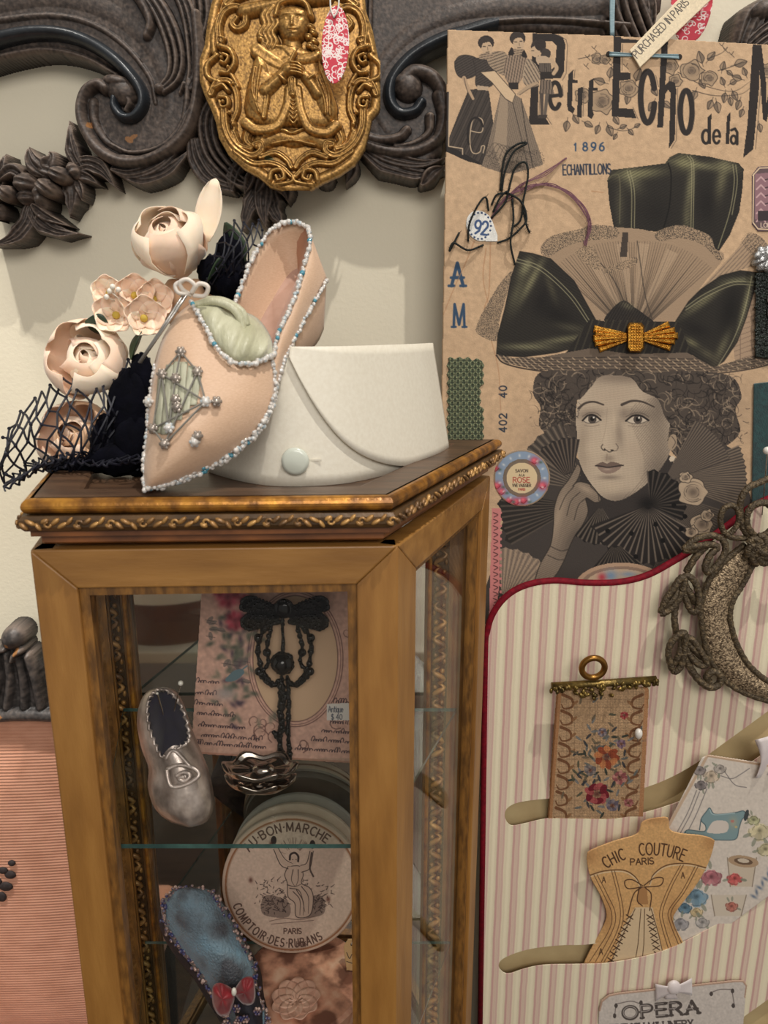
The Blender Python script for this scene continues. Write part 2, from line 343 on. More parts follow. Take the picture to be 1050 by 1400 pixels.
# ------------------------------------------------------------------ gilt display cabinet
mat('gilt_wood', (160, 114, 56), (126, 85, 38), rough=.42, scale=9, stretch=(6, 6, 1), bump=.18, bscale=60, c3=(146, 101, 47), lo=.3, hi=.72, spec=.5)
mat('gilt_rail', (166, 119, 60), (130, 88, 40), rough=.42, scale=9, stretch=(1, 6, 6), bump=.18, bscale=60, c3=(150, 105, 50), lo=.3, hi=.72)
mat('gilt_bright', (196, 138, 54), (112, 74, 36), rough=.32, metal=.55, scale=70, bump=.2, bscale=200, c3=(160, 108, 44))
mat('gilt_carved', (186, 142, 82), (104, 76, 48), rough=.38, metal=.25, scale=55, bump=.3, bscale=180, c3=(150, 110, 62))
mat('gilt_dark', (96, 70, 40), (62, 45, 28), rough=.4, metal=.2, scale=40, bump=.2)
mat('sight_gilt', (150, 104, 48), (100, 68, 34), rough=.4, metal=.2, scale=50, stretch=(4, 4, 1), bump=.2, bscale=200)
mat('gilt_back', (150, 108, 62), (104, 72, 42), rough=.4, metal=.1, scale=30, stretch=(4, 4, 1), bump=.2)
mat('lid_wood', (92, 68, 50), (66, 48, 36), rough=.38, scale=14, stretch=(1, 7, 1), bump=.15, bscale=80)
mat('lid_red', (140, 84, 40), (96, 56, 28), rough=.4, scale=30, bump=.2, bscale=90)
glass_mat('pane_glass', (252, 252, 251), .012); glass_mat('shelf_glass', (243, 249, 247), .016)
mat('glass_edge', (70, 104, 98), (48, 76, 74), rough=.15, scale=60, spec=.8)
mat('mirror', (205, 202, 196), rough=.03, metal=1)
ZL = CAM[2]-.1142
FLt = at_z(31, 683, ZL); FRt = at_z(535, 678, ZL); BRt = at_z(683, 600, ZL)
k = at_z(70, 638, ZL); e = (k-FLt)/(k-FLt)[1]; BLt = FLt+e*(BRt[1]-FLt[1])
LID = [Vector((p[0], p[1])) for p in (FLt, FRt, BRt, BLt)]
def offset(poly, d):
    n = len(poly); out = []
    for i in range(n):
        a, b, c = poly[i-1], poly[i], poly[(i+1) % n]; e1 = (b-a).normalized(); e2 = (c-b).normalized()
        n1 = Vector((e1.y, -e1.x)); n2 = Vector((e2.y, -e2.x)); q = (n1+n2).normalized(); out.append(b+q*(d/max(q.dot(n1), .2)))
    return out
def ring(prof, base, closed=True):
    """mitred moulding round the lid: profile of (outward, z)"""
    mb = MB(); rows = [[(q.x, q.y, z) for q in offset(base, d)] for d, z in prof]; n = len(base); m = len(prof)
    vs = [p for r in rows for p in r]; fs = []
    for j in range(m):
        l = (j+1) % m
        for i in range(n): fs.append((j*n+i, j*n+(i+1) % n, l*n+(i+1) % n, l*n+i))
    return mb.add(vs, fs)
cab = empty('display_cabinet', (float(LID[0].x+LID[1].x)/2, .6, ZT), 'gilt wooden display cabinet with glass sides and a carved lid', 'cabinet')
# lid: raised rim, recessed panel, bead, carved band, lower fillet
lidp = MB(); q = offset(LID, -.012)
lidp.hexa([(p.x, p.y, ZL-.028) for p in q], [(p.x, p.y, ZL-.006) for p in q]); lidp = lidp.build('lid_panel', 'lid_wood', cab)
ring([(-.036, ZL-.007), (-.036, ZL-.001), (-.033, ZL), (-.004, ZL), (-.004, ZL-.01), (-.03, ZL-.012)], LID).build('lid_rim', 'lid_wood', lidp)
ring([(-.004+.006*cos(R(a)), ZL-.0055+.0055*sin(R(a))) for a in range(-90, 91, 20)]+[(-.006, ZL), (-.006, ZL-.011)], LID).build('lid_bead', 'gilt_bright', lidp, smooth=False)
ring([(-.006, ZL-.0112), (.002, ZL-.0115), (.004, ZL-.014), (.004, ZL-.019), (.001, ZL-.0225), (-.003, ZL-.0235), (-.02, ZL-.0235), (-.02, ZL-.0112)], LID).build('carved_band', 'gilt_dark', lidp)
ring([(-.02, ZL-.0235), (-.002, ZL-.0235), (-.002, ZL-.027), (-.008, ZL-.0285), (-.008, ZL-.033), (-.010, ZL-.0345), (-.03, ZL-.0345), (-.03, ZL-.0235)], LID).build('lid_fillet', 'lid_red', lidp)
def scrolls(a, b, z, n, s):
    """run of carved S-scrolls and leaf bumps between two plan points"""
    mb = MB(); a = Vector((a.x, a.y, z)); b = Vector((b.x, b.y, z)); e = (b-a).normalized(); nn = Vector((e.y, -e.x, 0)); up = Vector((0, 0, 1)); L = (b-a).length/n
    for i in range(n):
        c = a+e*(L*(i+.5)); f = 1 if i % 3 else -1; qm = Matrix((e, nn, up)).transposed()
        for k, (t, zz, rx, rz, an) in enumerate(((-.34, .15, .34, .16, .7), (-.12, -.1, .36, .15, .5), (.12, .2, .30, .14, .9), (.34, -.2, .26, .17, -.4))):
            mb.ball(c+e*(L*t)+up*(s*zz*1.6*f)+nn*.0004, (s*rx*1.9, s*.34, s*rz*1.7), 9, 5, rot=qm@Matrix.Rotation(-an*f, 3, 'Y'))
        pts = [c+e*(L*.42)+e*(s*.42*cos(t)*(1-t*.1))+up*(s*.42*sin(t)*(1-t*.1)*f)+nn*.001 for t in np.linspace(0, 5.2, 9)]; mb.tube(pts, [s*.16]*9, 5)
    return mb
ob = offset(LID, .004)
for i, n in ((0, 12), (1, 12), (3, 12)): scrolls(ob[i], ob[(i+1) % 4], ZL-.0165, n, .0062).build('carved_scroll', 'gilt_carved', lidp, smooth=True)
# body
BODY = offset(LID, -.006); ZB = ZL-.0385; Z0 = ZT+.0012
BODY[0] = Vector(at_y(41, 752, BODY[0].y+.001)[:2]); BODY[1] = Vector(at_y(544, 752, BODY[1].y+.001)[:2])
def quad_solid(mb, A, e, m, poly, d0, d1, mi=0):
    f = lambda s_, z, d: (A.x+e.x*s_+m.x*d, A.y+e.y*s_+m.y*d, z)
    return mb.hexa([f(s_, z, d0) for s_, z in poly], [f(s_, z, d1) for s_, z in poly], mi)
def panel(A, B, wl, wr, wt, wb, t, par, sight=.006, pane=True, gname='glass_pane', gmat='pane_glass', ins=.010, ms='gilt_wood', mr='gilt_rail'):
    e = (B-A); L = e.length; e = e/L; m = Vector((-e.y, e.x)); g = .0003
    P = {'stile': [[(0, Z0), (wl, Z0+wb), (wl, ZB-wt), (0, ZB)], [(L, Z0), (L-wr, Z0+wb), (L-wr, ZB-wt), (L, ZB)]],
         'top_rail': [[(g, ZB), (wl+g, ZB-wt), (L-wr-g, ZB-wt), (L-g, ZB)]], 'bottom_rail': [[(g, Z0), (wl+g, Z0+wb), (L-wr-g, Z0+wb), (L-g, Z0)]]}
    for nme, ps in P.items():
        for p in ps:
            o = quad_solid(MB(), A, e, m, p, 0, t).build(nme, ms if nme == 'stile' else mr, par, bevel=.0012)
    i0, i1, zt, zb = wl, L-wr, ZB-wt, Z0+wb; k = sight
    for p in ([(i0, zb), (i0+k, zb+k), (i0+k, zt-k), (i0, zt)], [(i1, zb), (i1-k, zb+k), (i1-k, zt-k), (i1, zt)], [(i0, zt), (i0+k, zt-k), (i1-k, zt-k), (i1, zt)], [(i0, zb), (i0+k, zb+k), (i1-k, zb+k), (i1, zb)]):
        quad_solid(MB(), A, e, m, p, .004, t-.002).build('sight_moulding', 'sight_gilt', par)
    if pane:
        p = [(i0+k*.5, zb+k*.5), (i1-k*.5, zb+k*.5), (i1-k*.5, zt-k*.5), (i0+k*.5, zt-k*.5)]
        quad_solid(MB(), A, e, m, p, ins, ins+.002).build(gname, gmat, par)
panel(BODY[0], BODY[1], .030, .030, .029, .035, .018, cab, sight=.0068)
panel(BODY[1], BODY[2], .042, .030, .030, .035, .016, cab)
panel(BODY[3], BODY[0], .030, .040, .030, .035, .016, cab)
# back: carved gilt frame with a mirror
YB = BODY[2].y-.012
def bx(px, py=1000): return float(at_y(px, py, YB)[0])
BK = {'L': (bx(143), bx(193)), 'Rr': (bx(579), bx(642))}
for nme, (x0, x1) in BK.items():
    MB().box(((x0+x1)/2, YB+.006, (Z0+ZB)/2), (x1-x0, .012, ZB-Z0)).build('back_stile', 'gilt_back', cab, bevel=.0015)
    w_ = x1-x0; ins = (x0+w_*.12, x0+w_*.9) if nme == 'L' else (x0+w_*.08, x0+w_*.88)
    for x in ins: MB().box((x, YB-.003, (Z0+ZB)/2), (.005, .008, ZB-Z0)).build('gilt_bead', 'gilt_bright', cab, bevel=.002)
    xc = x0+w_*(.52 if nme == 'L' else .30); mb = MB(); n = 44; L = (ZB-Z0)/n
    for i in range(n):
        z = Z0+L*(i+.5); f = 1 if i % 2 else -1
        pts = [(xc+f*.0062*sin(t*pi*1.05), YB-.003-.002*cos(t*1.5), z+t*L*.52) for t in np.linspace(-1, 1, 9)]
        mb.tube(pts, [.0012+.0022*(1-abs(t)) for t in np.linspace(-1, 1, 9)], 6); mb.ball((xc-f*.004, YB-.002, z+L*.22), .003, 7, 4); mb.ball((xc+f*.006, YB-.002, z-L*.2), (.0022, .0022, .004), 7, 4)
    mb.build('carved_moulding', 'gilt_carved', cab, smooth=True)
    MB().box((xc, YB-.0005, (Z0+ZB)/2), (.019, .003, ZB-Z0)).build('moulding_bed', 'gilt_dark', cab)
for z in (ZB-.014, Z0+.014): MB().box(((BK['L'][1]+BK['Rr'][0])/2, YB+.006, z), (BK['Rr'][0]-BK['L'][1], .012, .028)).build('back_rail', 'gilt_dark', cab, bevel=.0015)
MB().box(((BK['L'][1]+BK['Rr'][0])/2, YB+.008, (Z0+ZB)/2), (BK['Rr'][0]-BK['L'][1]+.008, .003, ZB-Z0-.05)).build('back_mirror', 'mirror', cab)
# glass shelves
YSF, YSB = BODY[0].y+.024, YB-.012
def zshelf(py): return float(at_y(380, py, YSF)[2])
ZS1 = zshelf(1154); ZS2 = float(at_y(620, 1287, YSB)[2])
inn = offset(BODY, -.021)
def shelf_x(Y):
    tl = (Y-inn[0].y)/(inn[3].y-inn[0].y); tr = (Y-inn[1].y)/(inn[2].y-inn[1].y)
    return inn[0].x+(inn[3].x-inn[0].x)*tl, inn[1].x+(inn[2].x-inn[1].x)*tr
for z in (ZS1, ZS2, Z0+.03):
    fa, fb = shelf_x(YSF); ba, bb = shelf_x(YSB); p = [(fa, YSF), (fb, YSF), (bb, YSB), (ba, YSB)]
    mb = MB(); t = .004; lo = [(x, y, z-t) for x, y in p]; hi = [(x, y, z) for x, y in p]
    mb.add(lo+hi, [(0, 3, 2, 1), (4, 5, 6, 7)], 0).add(lo+hi, [(0, 1, 5, 4), (1, 2, 6, 5), (2, 3, 7, 6), (3, 0, 4, 7)], 1)
    if z > Z0+.05: mb.build('glass_shelf', ['shelf_glass', 'glass_edge'], cab)
    else: MB().hexa([(x, y, z-.03) for x, y in p], [(x, y, z) for x, y in p]).build('cabinet_floor', 'lid_wood', cab)
print('cabinet', [tuple(round(c, 3) for c in p) for p in BODY], 'ZL', ZL, 'YB', YB, ZS1, ZS2)
# ------------------------------------------------------------------ carved dark frame on the wall
WALL = Pl((0, YW, 0), (0, -1, 0))
def blur(a, n):
    for _ in range(n):
        p = np.pad(a, 1, mode='edge'); a = (p[1:-1, 1:-1]*2+p[:-2, 1:-1]+p[2:, 1:-1]+p[1:-1, :-2]+p[1:-1, 2:])/6
    return a
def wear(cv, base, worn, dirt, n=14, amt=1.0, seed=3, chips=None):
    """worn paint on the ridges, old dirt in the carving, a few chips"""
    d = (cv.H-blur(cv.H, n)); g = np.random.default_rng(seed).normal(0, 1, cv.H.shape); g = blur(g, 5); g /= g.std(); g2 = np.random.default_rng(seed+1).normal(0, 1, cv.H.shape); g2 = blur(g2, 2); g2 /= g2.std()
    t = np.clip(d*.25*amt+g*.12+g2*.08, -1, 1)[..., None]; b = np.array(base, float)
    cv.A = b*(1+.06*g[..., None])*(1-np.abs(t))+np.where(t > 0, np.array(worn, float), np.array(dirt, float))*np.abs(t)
    for (x, y, rx, ry, r) in (chips or []): cv.ell(x, y, rx, ry, (158, 108, 62), .85, r)
print_mat('carved_ebony', rough=.5, bump=.25, bscale=300, spec=.4)
mat('ebony_torus', (40, 45, 50), (30, 33, 37), rough=.34, scale=60, bump=.15, bscale=300, spec=.5)
frame = empty('carved_frame', (-.1, YW, 1.6), 'dark carved wooden mirror frame with scrolls and leaves on the cream wall', 'frame')
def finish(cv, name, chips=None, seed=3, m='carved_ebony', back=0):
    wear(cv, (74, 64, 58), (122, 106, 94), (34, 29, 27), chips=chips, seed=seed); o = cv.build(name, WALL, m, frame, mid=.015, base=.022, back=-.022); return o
def flute(cv, pts, w, h, n, z=0, spread=1.0, **k):
    P = cr(pts, 8); T = np.gradient(P, axis=0); Nn = np.stack([-T[:, 1], T[:, 0]], 1); Nn /= np.linalg.norm(Nn, axis=1)[:, None]+1e-9; tt = np.linspace(0, 1, len(P))
    for i in range(n):
        o = (i-(n-1)/2)*w*1.5; env = (.35+.65*np.sin(pi*np.clip(tt*.85+.1, 0, 1)))*spread
        cv.rstroke(P+Nn*(o*env)[:, None], w, h*(1-.12*abs(i-(n-1)/2)), w*.55, h*.7, z=z, sm=False, **k)
# left scroll
cv = Cv(-70, -70, 300, 262, 1.0)
cv.rpoly([(-70, -70), (200, -70), (262, -20), (272, 60), (272, 130), (262, 180), (240, 212), (205, 232), (165, 228), (135, 210), (115, 180), (109, 150), (116, 124), (138, 104), (168, 106), (150, 92), (110, 74), (60, 66), (0, 74), (-70, 96)], 15, 14, sm=False)
cv.rstroke([(-70, 10), (0, -2), (70, -8), (140, 10), (195, 50), (222, 100), (228, 150), (205, 190), (165, 200)], 26, 7, 12, 3, z=12, prof=1)
cv.rstroke([(-70, 40), (0, 26), (70, 20), (125, 32), (170, 62), (203, 104), (212, 140)], 5, 7, 3, 4, z=14)
cv.rstroke([(-70, 96), (0, 75), (60, 66), (112, 76), (150, 96), (172, 110)], 7, 20, 4, 16)
cv.rblob(166, 124, 25, 19, 22, 40, z=12); cv.rblob(160, 113, 22, 11, 26, 10, z=10)
cv.rstroke([(170, 126), (178, 140), (173, 151)], 7, 20, 4, 14, z=12)
cv.rstroke([(268, 20), (272, 80), (268, 140), (252, 184), (218, 212), (176, 222), (140, 208), (118, 178), (112, 150), (119, 126), (135, 116), (146, 122)], 8, 22, 9, 24, z=10)
cv.rstroke([(126, 140), (128, 165), (142, 190), (165, 206)], 9, 14, 5, 10, z=9)
cv.rstroke([(258, 110), (250, 165), (222, 198), (180, 208), (150, 196)], 5, 12, 3, 8, z=13)
cv.rstroke([(262, 150), (240, 190), (200, 214), (165, 214)], 4, 16, 3, 10, z=14)
cv.rleaf([(152, 228), (185, 240), (222, 234), (262, 198)], 15, 22, veins=4, lobes=3)
cv.rleaf([(150, 230), (178, 236), (215, 224), (255, 190)], 9, 24, z=3, veins=3)
flute(cv, [(186, -30), (222, 20), (240, 70), (238, 104), (221, 124)], 6, 17, 3, z=14)
cv.rstroke([(180, -20), (198, 10), (206, 32), (201, 50)], 9, 20, 6, 17, z=12)
flute(cv, [(230, -40), (258, 20), (266, 90), (258, 122)], 5, 15, 3, z=14)
cv.rblob(219, 122, 8, 7, 14, z=18); cv.rstroke([(252, 115), (246, 128)], 4, 12, 2, 10, z=14)
finish(cv, 'scroll', chips=[(175, 190, 6, 4, 30), (124, 172, 3, 5, 0), (181, 186, 3, 6, 60)])
cv = Cv(-70, 20, 220, 175, 1.2)
cv.rstroke([(-70, 78), (0, 54), (60, 45), (112, 54), (158, 82), (190, 118), (196, 142), (184, 160), (168, 160), (158, 147), (158, 136)], 13, 22, 7, 20, z=12)
cv.build('torus_moulding', WALL, 'ebony_torus', frame, mid=.015, base=.022, back=-.01, color=False)
# right scroll and arm
cv = Cv(486, -70, 905, 262, 1.0)
cv.rpoly([(486, -70), (900, -70), (838, 10), (832, 46), (780, 44), (700, 40), (640, 44), (612, 52), (570, 74), (545, 96), (580, 104), (605, 120), (612, 160), (606, 205), (580, 232), (540, 240), (505, 222), (486, 190)], 14, 12, sm=False)
cv.rstroke([(900, -10), (800, 2), (700, 4), (620, 16), (560, 44), (520, 90), (512, 140), (530, 176)], 24, 7, 10, 3, z=12, prof=1)
cv.rstroke([(860, 34), (760, 26), (680, 28), (620, 40), (572, 66), (548, 92)], 6, 20, 4, 14, z=4)
cv.rblob(557, 118, 22, 20, 22, 60, z=12); cv.rstroke([(548, 112), (566, 98), (590, 104), (604, 124), (607, 150)], 13, 24, 9, 22, z=8)
cv.rstroke([(600, 130), (606, 160), (596, 190), (566, 206), (530, 206), (500, 196)], 9, 20, 8, 18, z=10)
cv.rstroke([(588, 160), (586, 182), (566, 196), (540, 200)], 7, 22, 4, 14, z=10)
cv.rstroke([(496, 186), (520, 192), (545, 188), (556, 178)], 9, 22, 7, 24, z=8)
cv.rleaf([(490, 196), (525, 222), (570, 236), (612, 232)], 17, 22, veins=4, lobes=3); cv.rleaf([(490, 190), (530, 212), (575, 222), (612, 214)], 11, 24, z=3, veins=3)
cv.rleaf([(578, 250), (592, 236), (610, 226)], 12, 30, veins=2)
flute(cv, [(500, -30), (498, 30), (500, 90)], 5, 15, 3, z=12)
finish(cv, 'scroll', seed=8)
cv = Cv(505, 30, 680, 180, 1.2)
cv.rstroke([(680, 32), (640, 44), (600, 56), (562, 78), (537, 108), (533, 136), (546, 154), (566, 152), (576, 140)], 12, 22, 8, 18, z=12)
cv.build('torus_moulding', WALL, 'ebony_torus', frame, mid=.015, base=.022, back=-.01, color=False)
cv = Cv(820, -60, 920, 90, 1.0)
flute(cv, [(848, -50), (858, 0), (878, 50), (892, 80)], 8, 26, 4, z=4); cv.rleaf([(836, -40), (842, 10), (850, 60)], 12, 22, veins=2); cv.rleaf([(885, -30), (892, 10), (888, 70)], 9, 26, veins=2)
finish(cv, 'acanthus_leaf', seed=11)
cv = Cv(990, -50, 1130, 130, 1.0)
cv.rleaf([(1010, 80), (1022, 40), (1040, 10), (1075, -20)], 22, 30, veins=3, lobes=2); cv.rleaf([(1018, 70), (1050, 45), (1090, 30), (1125, 30)], 20, 34, veins=4, lobes=2); cv.rblob(1045, 12, 24, 16, 30, -30)
finish(cv, 'acanthus_leaf', seed=12)
# centre acanthus behind the plaque
cv = Cv(250, -60, 540, 315, 1.0)
cv.rpoly([(262, -60), (530, -60), (520, 60), (510, 180), (470, 215), (400, 240), (330, 225), (290, 180), (272, 120), (266, 40)], 12, 12, sm=False)
flute(cv, [(305, 120), (282, 160), (288, 205), (318, 240), (338, 252)], 6, 20, 3, z=2); flute(cv, [(262, 190), (268, 215), (285, 240), (318, 255)], 5, 16, 4, z=0)
cv.rleaf([(272, 188), (268, 215), (288, 243), (322, 260)], 15, 16, veins=4, lobes=4); cv.rleaf([(330, 218), (318, 238), (314, 262)], 12, 24, veins=3); cv.rleaf([(345, 230), (338, 250), (332, 264)], 10, 26, veins=2); cv.rleaf([(362, 235), (352, 255), (346, 266)], 9, 24, veins=2)
cv.rleaf([(375, 240), (390, 258), (392, 275)], 14, 22, veins=3); cv.rleaf([(352, 256), (336, 290), (330, 318)], 18, 18, veins=5, lobes=3, tip=.5); cv.rleaf([(365, 256), (372, 285), (388, 312)], 20, 18, veins=5, lobes=3, tip=.5); cv.rleaf([(360, 254), (358, 285), (362, 312)], 16, 22, veins=4, tip=.5)
cv.rleaf([(470, 205), (480, 228), (472, 250)], 12, 18, veins=2); cv.rleaf([(430, 235), (446, 246), (458, 240)], 9, 16, veins=2)
flute(cv, [(262, -50), (274, 10), (272, 50)], 6, 16, 3, z=10)
finish(cv, 'acanthus_leaf', seed=5)
# flower garland on the left
def leaf_part(name, leaves, seed, box, blobs=()):
    cv = Cv(*box, 1.2)
    for a in leaves: cv.rleaf(a[0], a[1], a[2], z=a[3] if len(a) > 3 else 0, veins=a[4] if len(a) > 4 else 3, lobes=a[5] if len(a) > 5 else 0, tip=a[6] if len(a) > 6 else .7)
    for b in blobs: cv.rblob(*b[:5], rot=b[5], z=b[6], groove=3, gd=.14)
    finish(cv, name, seed=seed)
leaf_part('leaf', [([(110, 235), (96, 205), (91, 162)], 13, 24, 0, 3, 2), ([(105, 225), (92, 205), (87, 188)], 9, 18, 2, 2)], 21, (75, 150, 130, 245))
leaf_part('leaf', [([(98, 226), (118, 222), (138, 232), (155, 256)], 17, 24, 0, 4, 2, .6), ([(100, 236), (118, 242), (130, 250)], 9, 20, 0, 2)], 22, (90, 205, 165, 265))
leaf_part('leaf', [([(40, 285), (52, 302), (76, 316), (107, 318)], 17, 22, 0, 4, 3, .55), ([(42, 280), (62, 296), (90, 308)], 9, 26, 2, 2)], 23, (30, 265, 115, 335))
leaf_part('leaf', [([(38, 282), (32, 305), (12, 325), (-20, 335)], 20, 20, 0, 5, 2, .55)], 24, (-35, 270, 50, 350))
leaf_part('leaf', [([(88, 240), (94, 260), (90, 296)], 20, 14, 0, 3, 3, .5), ([(100, 244), (106, 260), (108, 274)], 8, 18, 0, 2)], 25, (60, 230, 118, 302))
leaf_part('flower', [([(60, 238), (46, 222), (39, 200)], 15, 30, 6, 3), ([(62, 236), (72, 215), (66, 206)], 15, 28, 6, 2)], 26, (20, 192, 112, 300), [(82, 240, 16, 12, 30, 25, 12), (66, 258, 17, 12, 34, 40, 12), (54, 268, 10, 20, 26, -15, 6), (98, 232, 9, 14, 24, -30, 4), (62, 232, 18, 14, 24, 20, 2)])
leaf_part('flower', [([(30, 240), (15, 232), (-8, 250)], 11, 28, 6, 2), ([(-2, 250), (2, 225), (4, 208)], 9, 24, 2, 2)], 27, (-40, 200, 60, 300), [(34, 250, 17, 15, 30, 10, 8), (10, 265, 13, 12, 30, 45, 10), (34, 268, 14, 12, 24, 0, 4), (-14, 262, 14, 16, 26, 0, 6), (-4, 290, 8, 14, 18, 0, 2)])
# ------------------------------------------------------------------ brass relief plaque and its tag
PLQ = Pl((0, YW-.060, 0), (0, -1, 0))
print_mat('old_brass', rough=.38, metal=.6, bump=.12, bscale=500, spec=.5)
plq = empty('brass_plaque', tuple(at_y(398, 256, YW-.05)), 'brass relief plaque of a praying child in a hat, hung on the dark frame', 'plaque')
OUT = [(293, 5), (288, 30), (284, 62), (276, 84), (277, 106), (284, 126), (294, 148), (300, 165), (304, 185), (316, 206), (336, 224), (357, 236), (372, 249), (395, 256), (420, 254), (438, 243), (460, 233), (480, 219), (492, 200), (498, 178), (502, 158), (512, 147), (515, 128), (512, 108), (513, 88), (508, 66), (503, 40), (494, 14), (490, -22), (478, -50), (452, -72), (424, -84), (398, -92), (372, -84), (344, -72), (318, -52), (306, -30)]
cv = Cv(272, -96, 520, 260, 1.5)
cv.rpoly(OUT, 9, 7)
P = np.array(OUT); cv.rstroke(np.vstack([P, P[:1]]), 7, 6, z=8, sm=False); bm_ = cv.H.copy()
def S(pts, w, h, w1=None, z=8, **k): cv.rstroke(pts, w, h, w1, z=z, **k)
for mx in (0, 1):   # border scrolls, right side a little different
    f = (lambda q: [(796-x+(6 if y > 60 else 0), y) for x, y in q]) if mx else (lambda q: q)
    S(f([(300, 60), (298, 35), (306, 15), (322, 8), (334, 16), (334, 32), (324, 38), (317, 32), (322, 24)]), 7, 12, 5, groove=2)
    S(f([(310, 5), (325, -6), (345, -14)]), 7, 12, 8, groove=2); S(f([(292, 70), (291, 50), (297, 30)]), 5, 9, 6)
    S(f([(296, 75), (283, 88), (284, 104), (300, 112)]), 5, 11, 4); S(f([(300, 62), (314, 68), (320, 84), (312, 98), (302, 98)]), 5, 12, 4)
    S(f([(305, 74), (312, 78), (308, 86), (302, 84)]), 3.5, 14, 3); S(f([(300, 50), (306, 52), (304, 58), (300, 56)]), 3, 12, 2)
    S(f([(312, 96), (320, 108), (325, 118)]), 4, 9, 3)
    S(f([(288, 128), (296, 112), (312, 110), (322, 124), (324, 148), (318, 165)]), 6, 12, 4, groove=2); S(f([(294, 120), (304, 116), (312, 124)]), 4, 14, 3)
    S(f([(300, 132), (310, 134), (311, 144), (303, 146), (300, 138)]), 4, 13, 3); S(f([(318, 158), (320, 175), (318, 182)]), 4, 9, 3)
    S(f([(306, 150), (308, 175), (320, 198), (342, 212), (356, 206), (356, 196), (348, 197)]), 7, 12, 6, groove=2); S(f([(318, 180), (326, 196), (342, 203)]), 6, 10, 4, groove=3)
    S(f([(322, 206), (345, 222), (368, 222), (385, 228), (398, 240)]), 6, 11, 4, groove=2); S(f([(356, 214), (376, 208), (392, 218), (398, 228)]), 5, 11, 4, groove=2)
    S(f([(368, 246), (372, 234), (384, 232), (388, 242), (380, 246), (377, 240)]), 4.5, 12, 3); S(f([(376, 252), (398, 248), (400, 240)]), 4, 10, 3)
    for x, y, r in ((303, 79, 3), (306, 53, 2.5), (319, 115, 3), (305, 139, 3), (314, 154, 3), (319, 170, 3), (312, 92, 3), (351, 201, 3)):
        q = f([(x, y)])[0]; cv.rblob(q[0], q[1], r, r, 9, z=14)
# the child
cv.rstroke([(333, 14), (352, 10), (380, 4), (412, -2), (446, -6)], 11, 14, 11, z=8); cv.rpoly([(362, 0), (440, -12), (430, -40), (412, -52), (386, -50), (370, -34)], 18, 10, z=8); [cv.rstroke(q, 6, 12, 4, z=8, groove=2) for q in ([(330, -30), (350, -56), (380, -66), (398, -78)], [(466, -30), (446, -56), (416, -66), (398, -78)])]
cv.rpoly([(354, 66), (344, 92), (336, 124), (334, 150), (344, 168), (370, 176), (400, 172), (436, 178), (458, 172), (461, 156), (456, 136), (446, 116), (440, 92), (434, 74), (418, 66), (386, 60)], 15, 14, z=8)
for k, x in enumerate((358, 364, 370, 376)): cv.rstroke([(x+10, 8+k), (x+1, 22), (x+4, 34), (x-3, 46), (x+2, 58), (x-2, 68)], 5, 10, 4, z=11+k)
for x, y in ((357, 52), (362, 62), (370, 58)): cv.rblob(x, y, 6, 5, 9, 20, z=14, groove=2)
for i, (x, y) in enumerate([(424, 36), (428, 44), (422, 50), (429, 56), (424, 62), (430, 66)]): cv.rblob(x, y, 6, 5, 10, 20, z=13, groove=2)
cv.rstroke([(398, 50), (399, 70)], 12, 10, 14, z=12)
cv.rpoly([(380, 14), (400, 8), (420, 14), (424, 30), (420, 46), (410, 57), (399, 61), (388, 55), (380, 42), (378, 28)], 17, 15, z=12)
cv.rstroke([(378, 24), (384, 8), (402, 3), (418, 8), (425, 24)], 5, 17, 5, z=12)
hN = cv.H.copy()
def D(x, y, rx, ry, d, rot=0):
    k = cv.sl([(x-rx*2, y-rx*2), (x+rx*2, y+rx*2)], 2); X = cv.X[k]-x; Y = cv.Y[k]-y; c, n = cos(R(rot)), sin(R(rot)); cv.H[k] += d*np.exp(-(((X*c+Y*n)/rx)**2+((-X*n+Y*c)/ry)**2))
D(391, 28, 5, 2.6, -2.6); D(410, 28, 5, 2.6, -2.6); D(391, 28.5, 2.6, 1.6, 2); D(410, 28.5, 2.6, 1.6, 2); D(391, 23.5, 6, 1.3, 1.2, -8); D(410, 23.5, 6, 1.3, 1.2, 8)
D(400.5, 33, 1.9, 6, 3); D(400.5, 38.5, 3.3, 2, 2.6); D(400.5, 45, 5.5, 1.2, -2); D(400.5, 43, 5, 1.3, 1.5); D(400.5, 48, 4, 1.5, 1.6); D(400.5, 54, 5, 3, 1.5); D(389, 40, 6, 6, .8); D(412, 40, 6, 6, .8)
# collar, sleeves, hands, trims
cv.rstroke([(352, 70), (366, 80), (384, 90), (394, 86)], 10, 9, 8, z=18, groove=1, gd=.3); cv.rstroke([(410, 84), (424, 82), (434, 78)], 9, 9, 8, z=18); cv.rpoly([(366, 64), (384, 70), (398, 84), (408, 70), (392, 62)], 6, 6, z=18)
cv.rpoly([(352, 76), (344, 96), (338, 130), (342, 150), (360, 166), (368, 150), (376, 128), (392, 112), (386, 98), (372, 100), (366, 86)], 14, 12, z=14); cv.rstroke([(350, 96), (347, 126), (356, 156)], 3, 8, 2, z=22); cv.rstroke([(358, 94), (354, 120), (352, 142)], 2.6, 8, 2, z=23); cv.rstroke([(366, 134), (364, 150), (362, 162)], 5, 9, 4, z=21, groove=2); cv.rstroke([(364, 126), (376, 116), (388, 104)], 11, 13, 8, z=20, prof=.6)
cv.rpoly([(436, 82), (444, 100), (456, 130), (461, 152), (452, 170), (440, 160), (426, 132), (414, 114), (420, 102), (432, 102)], 14, 12, z=14); cv.rstroke([(440, 100), (450, 130), (452, 160)], 3, 8, 2, z=22); cv.rstroke([(434, 112), (444, 138), (446, 158)], 2.6, 8, 2, z=23); cv.rstroke([(436, 130), (428, 118), (418, 106)], 10, 13, 8, z=20, prof=.6)
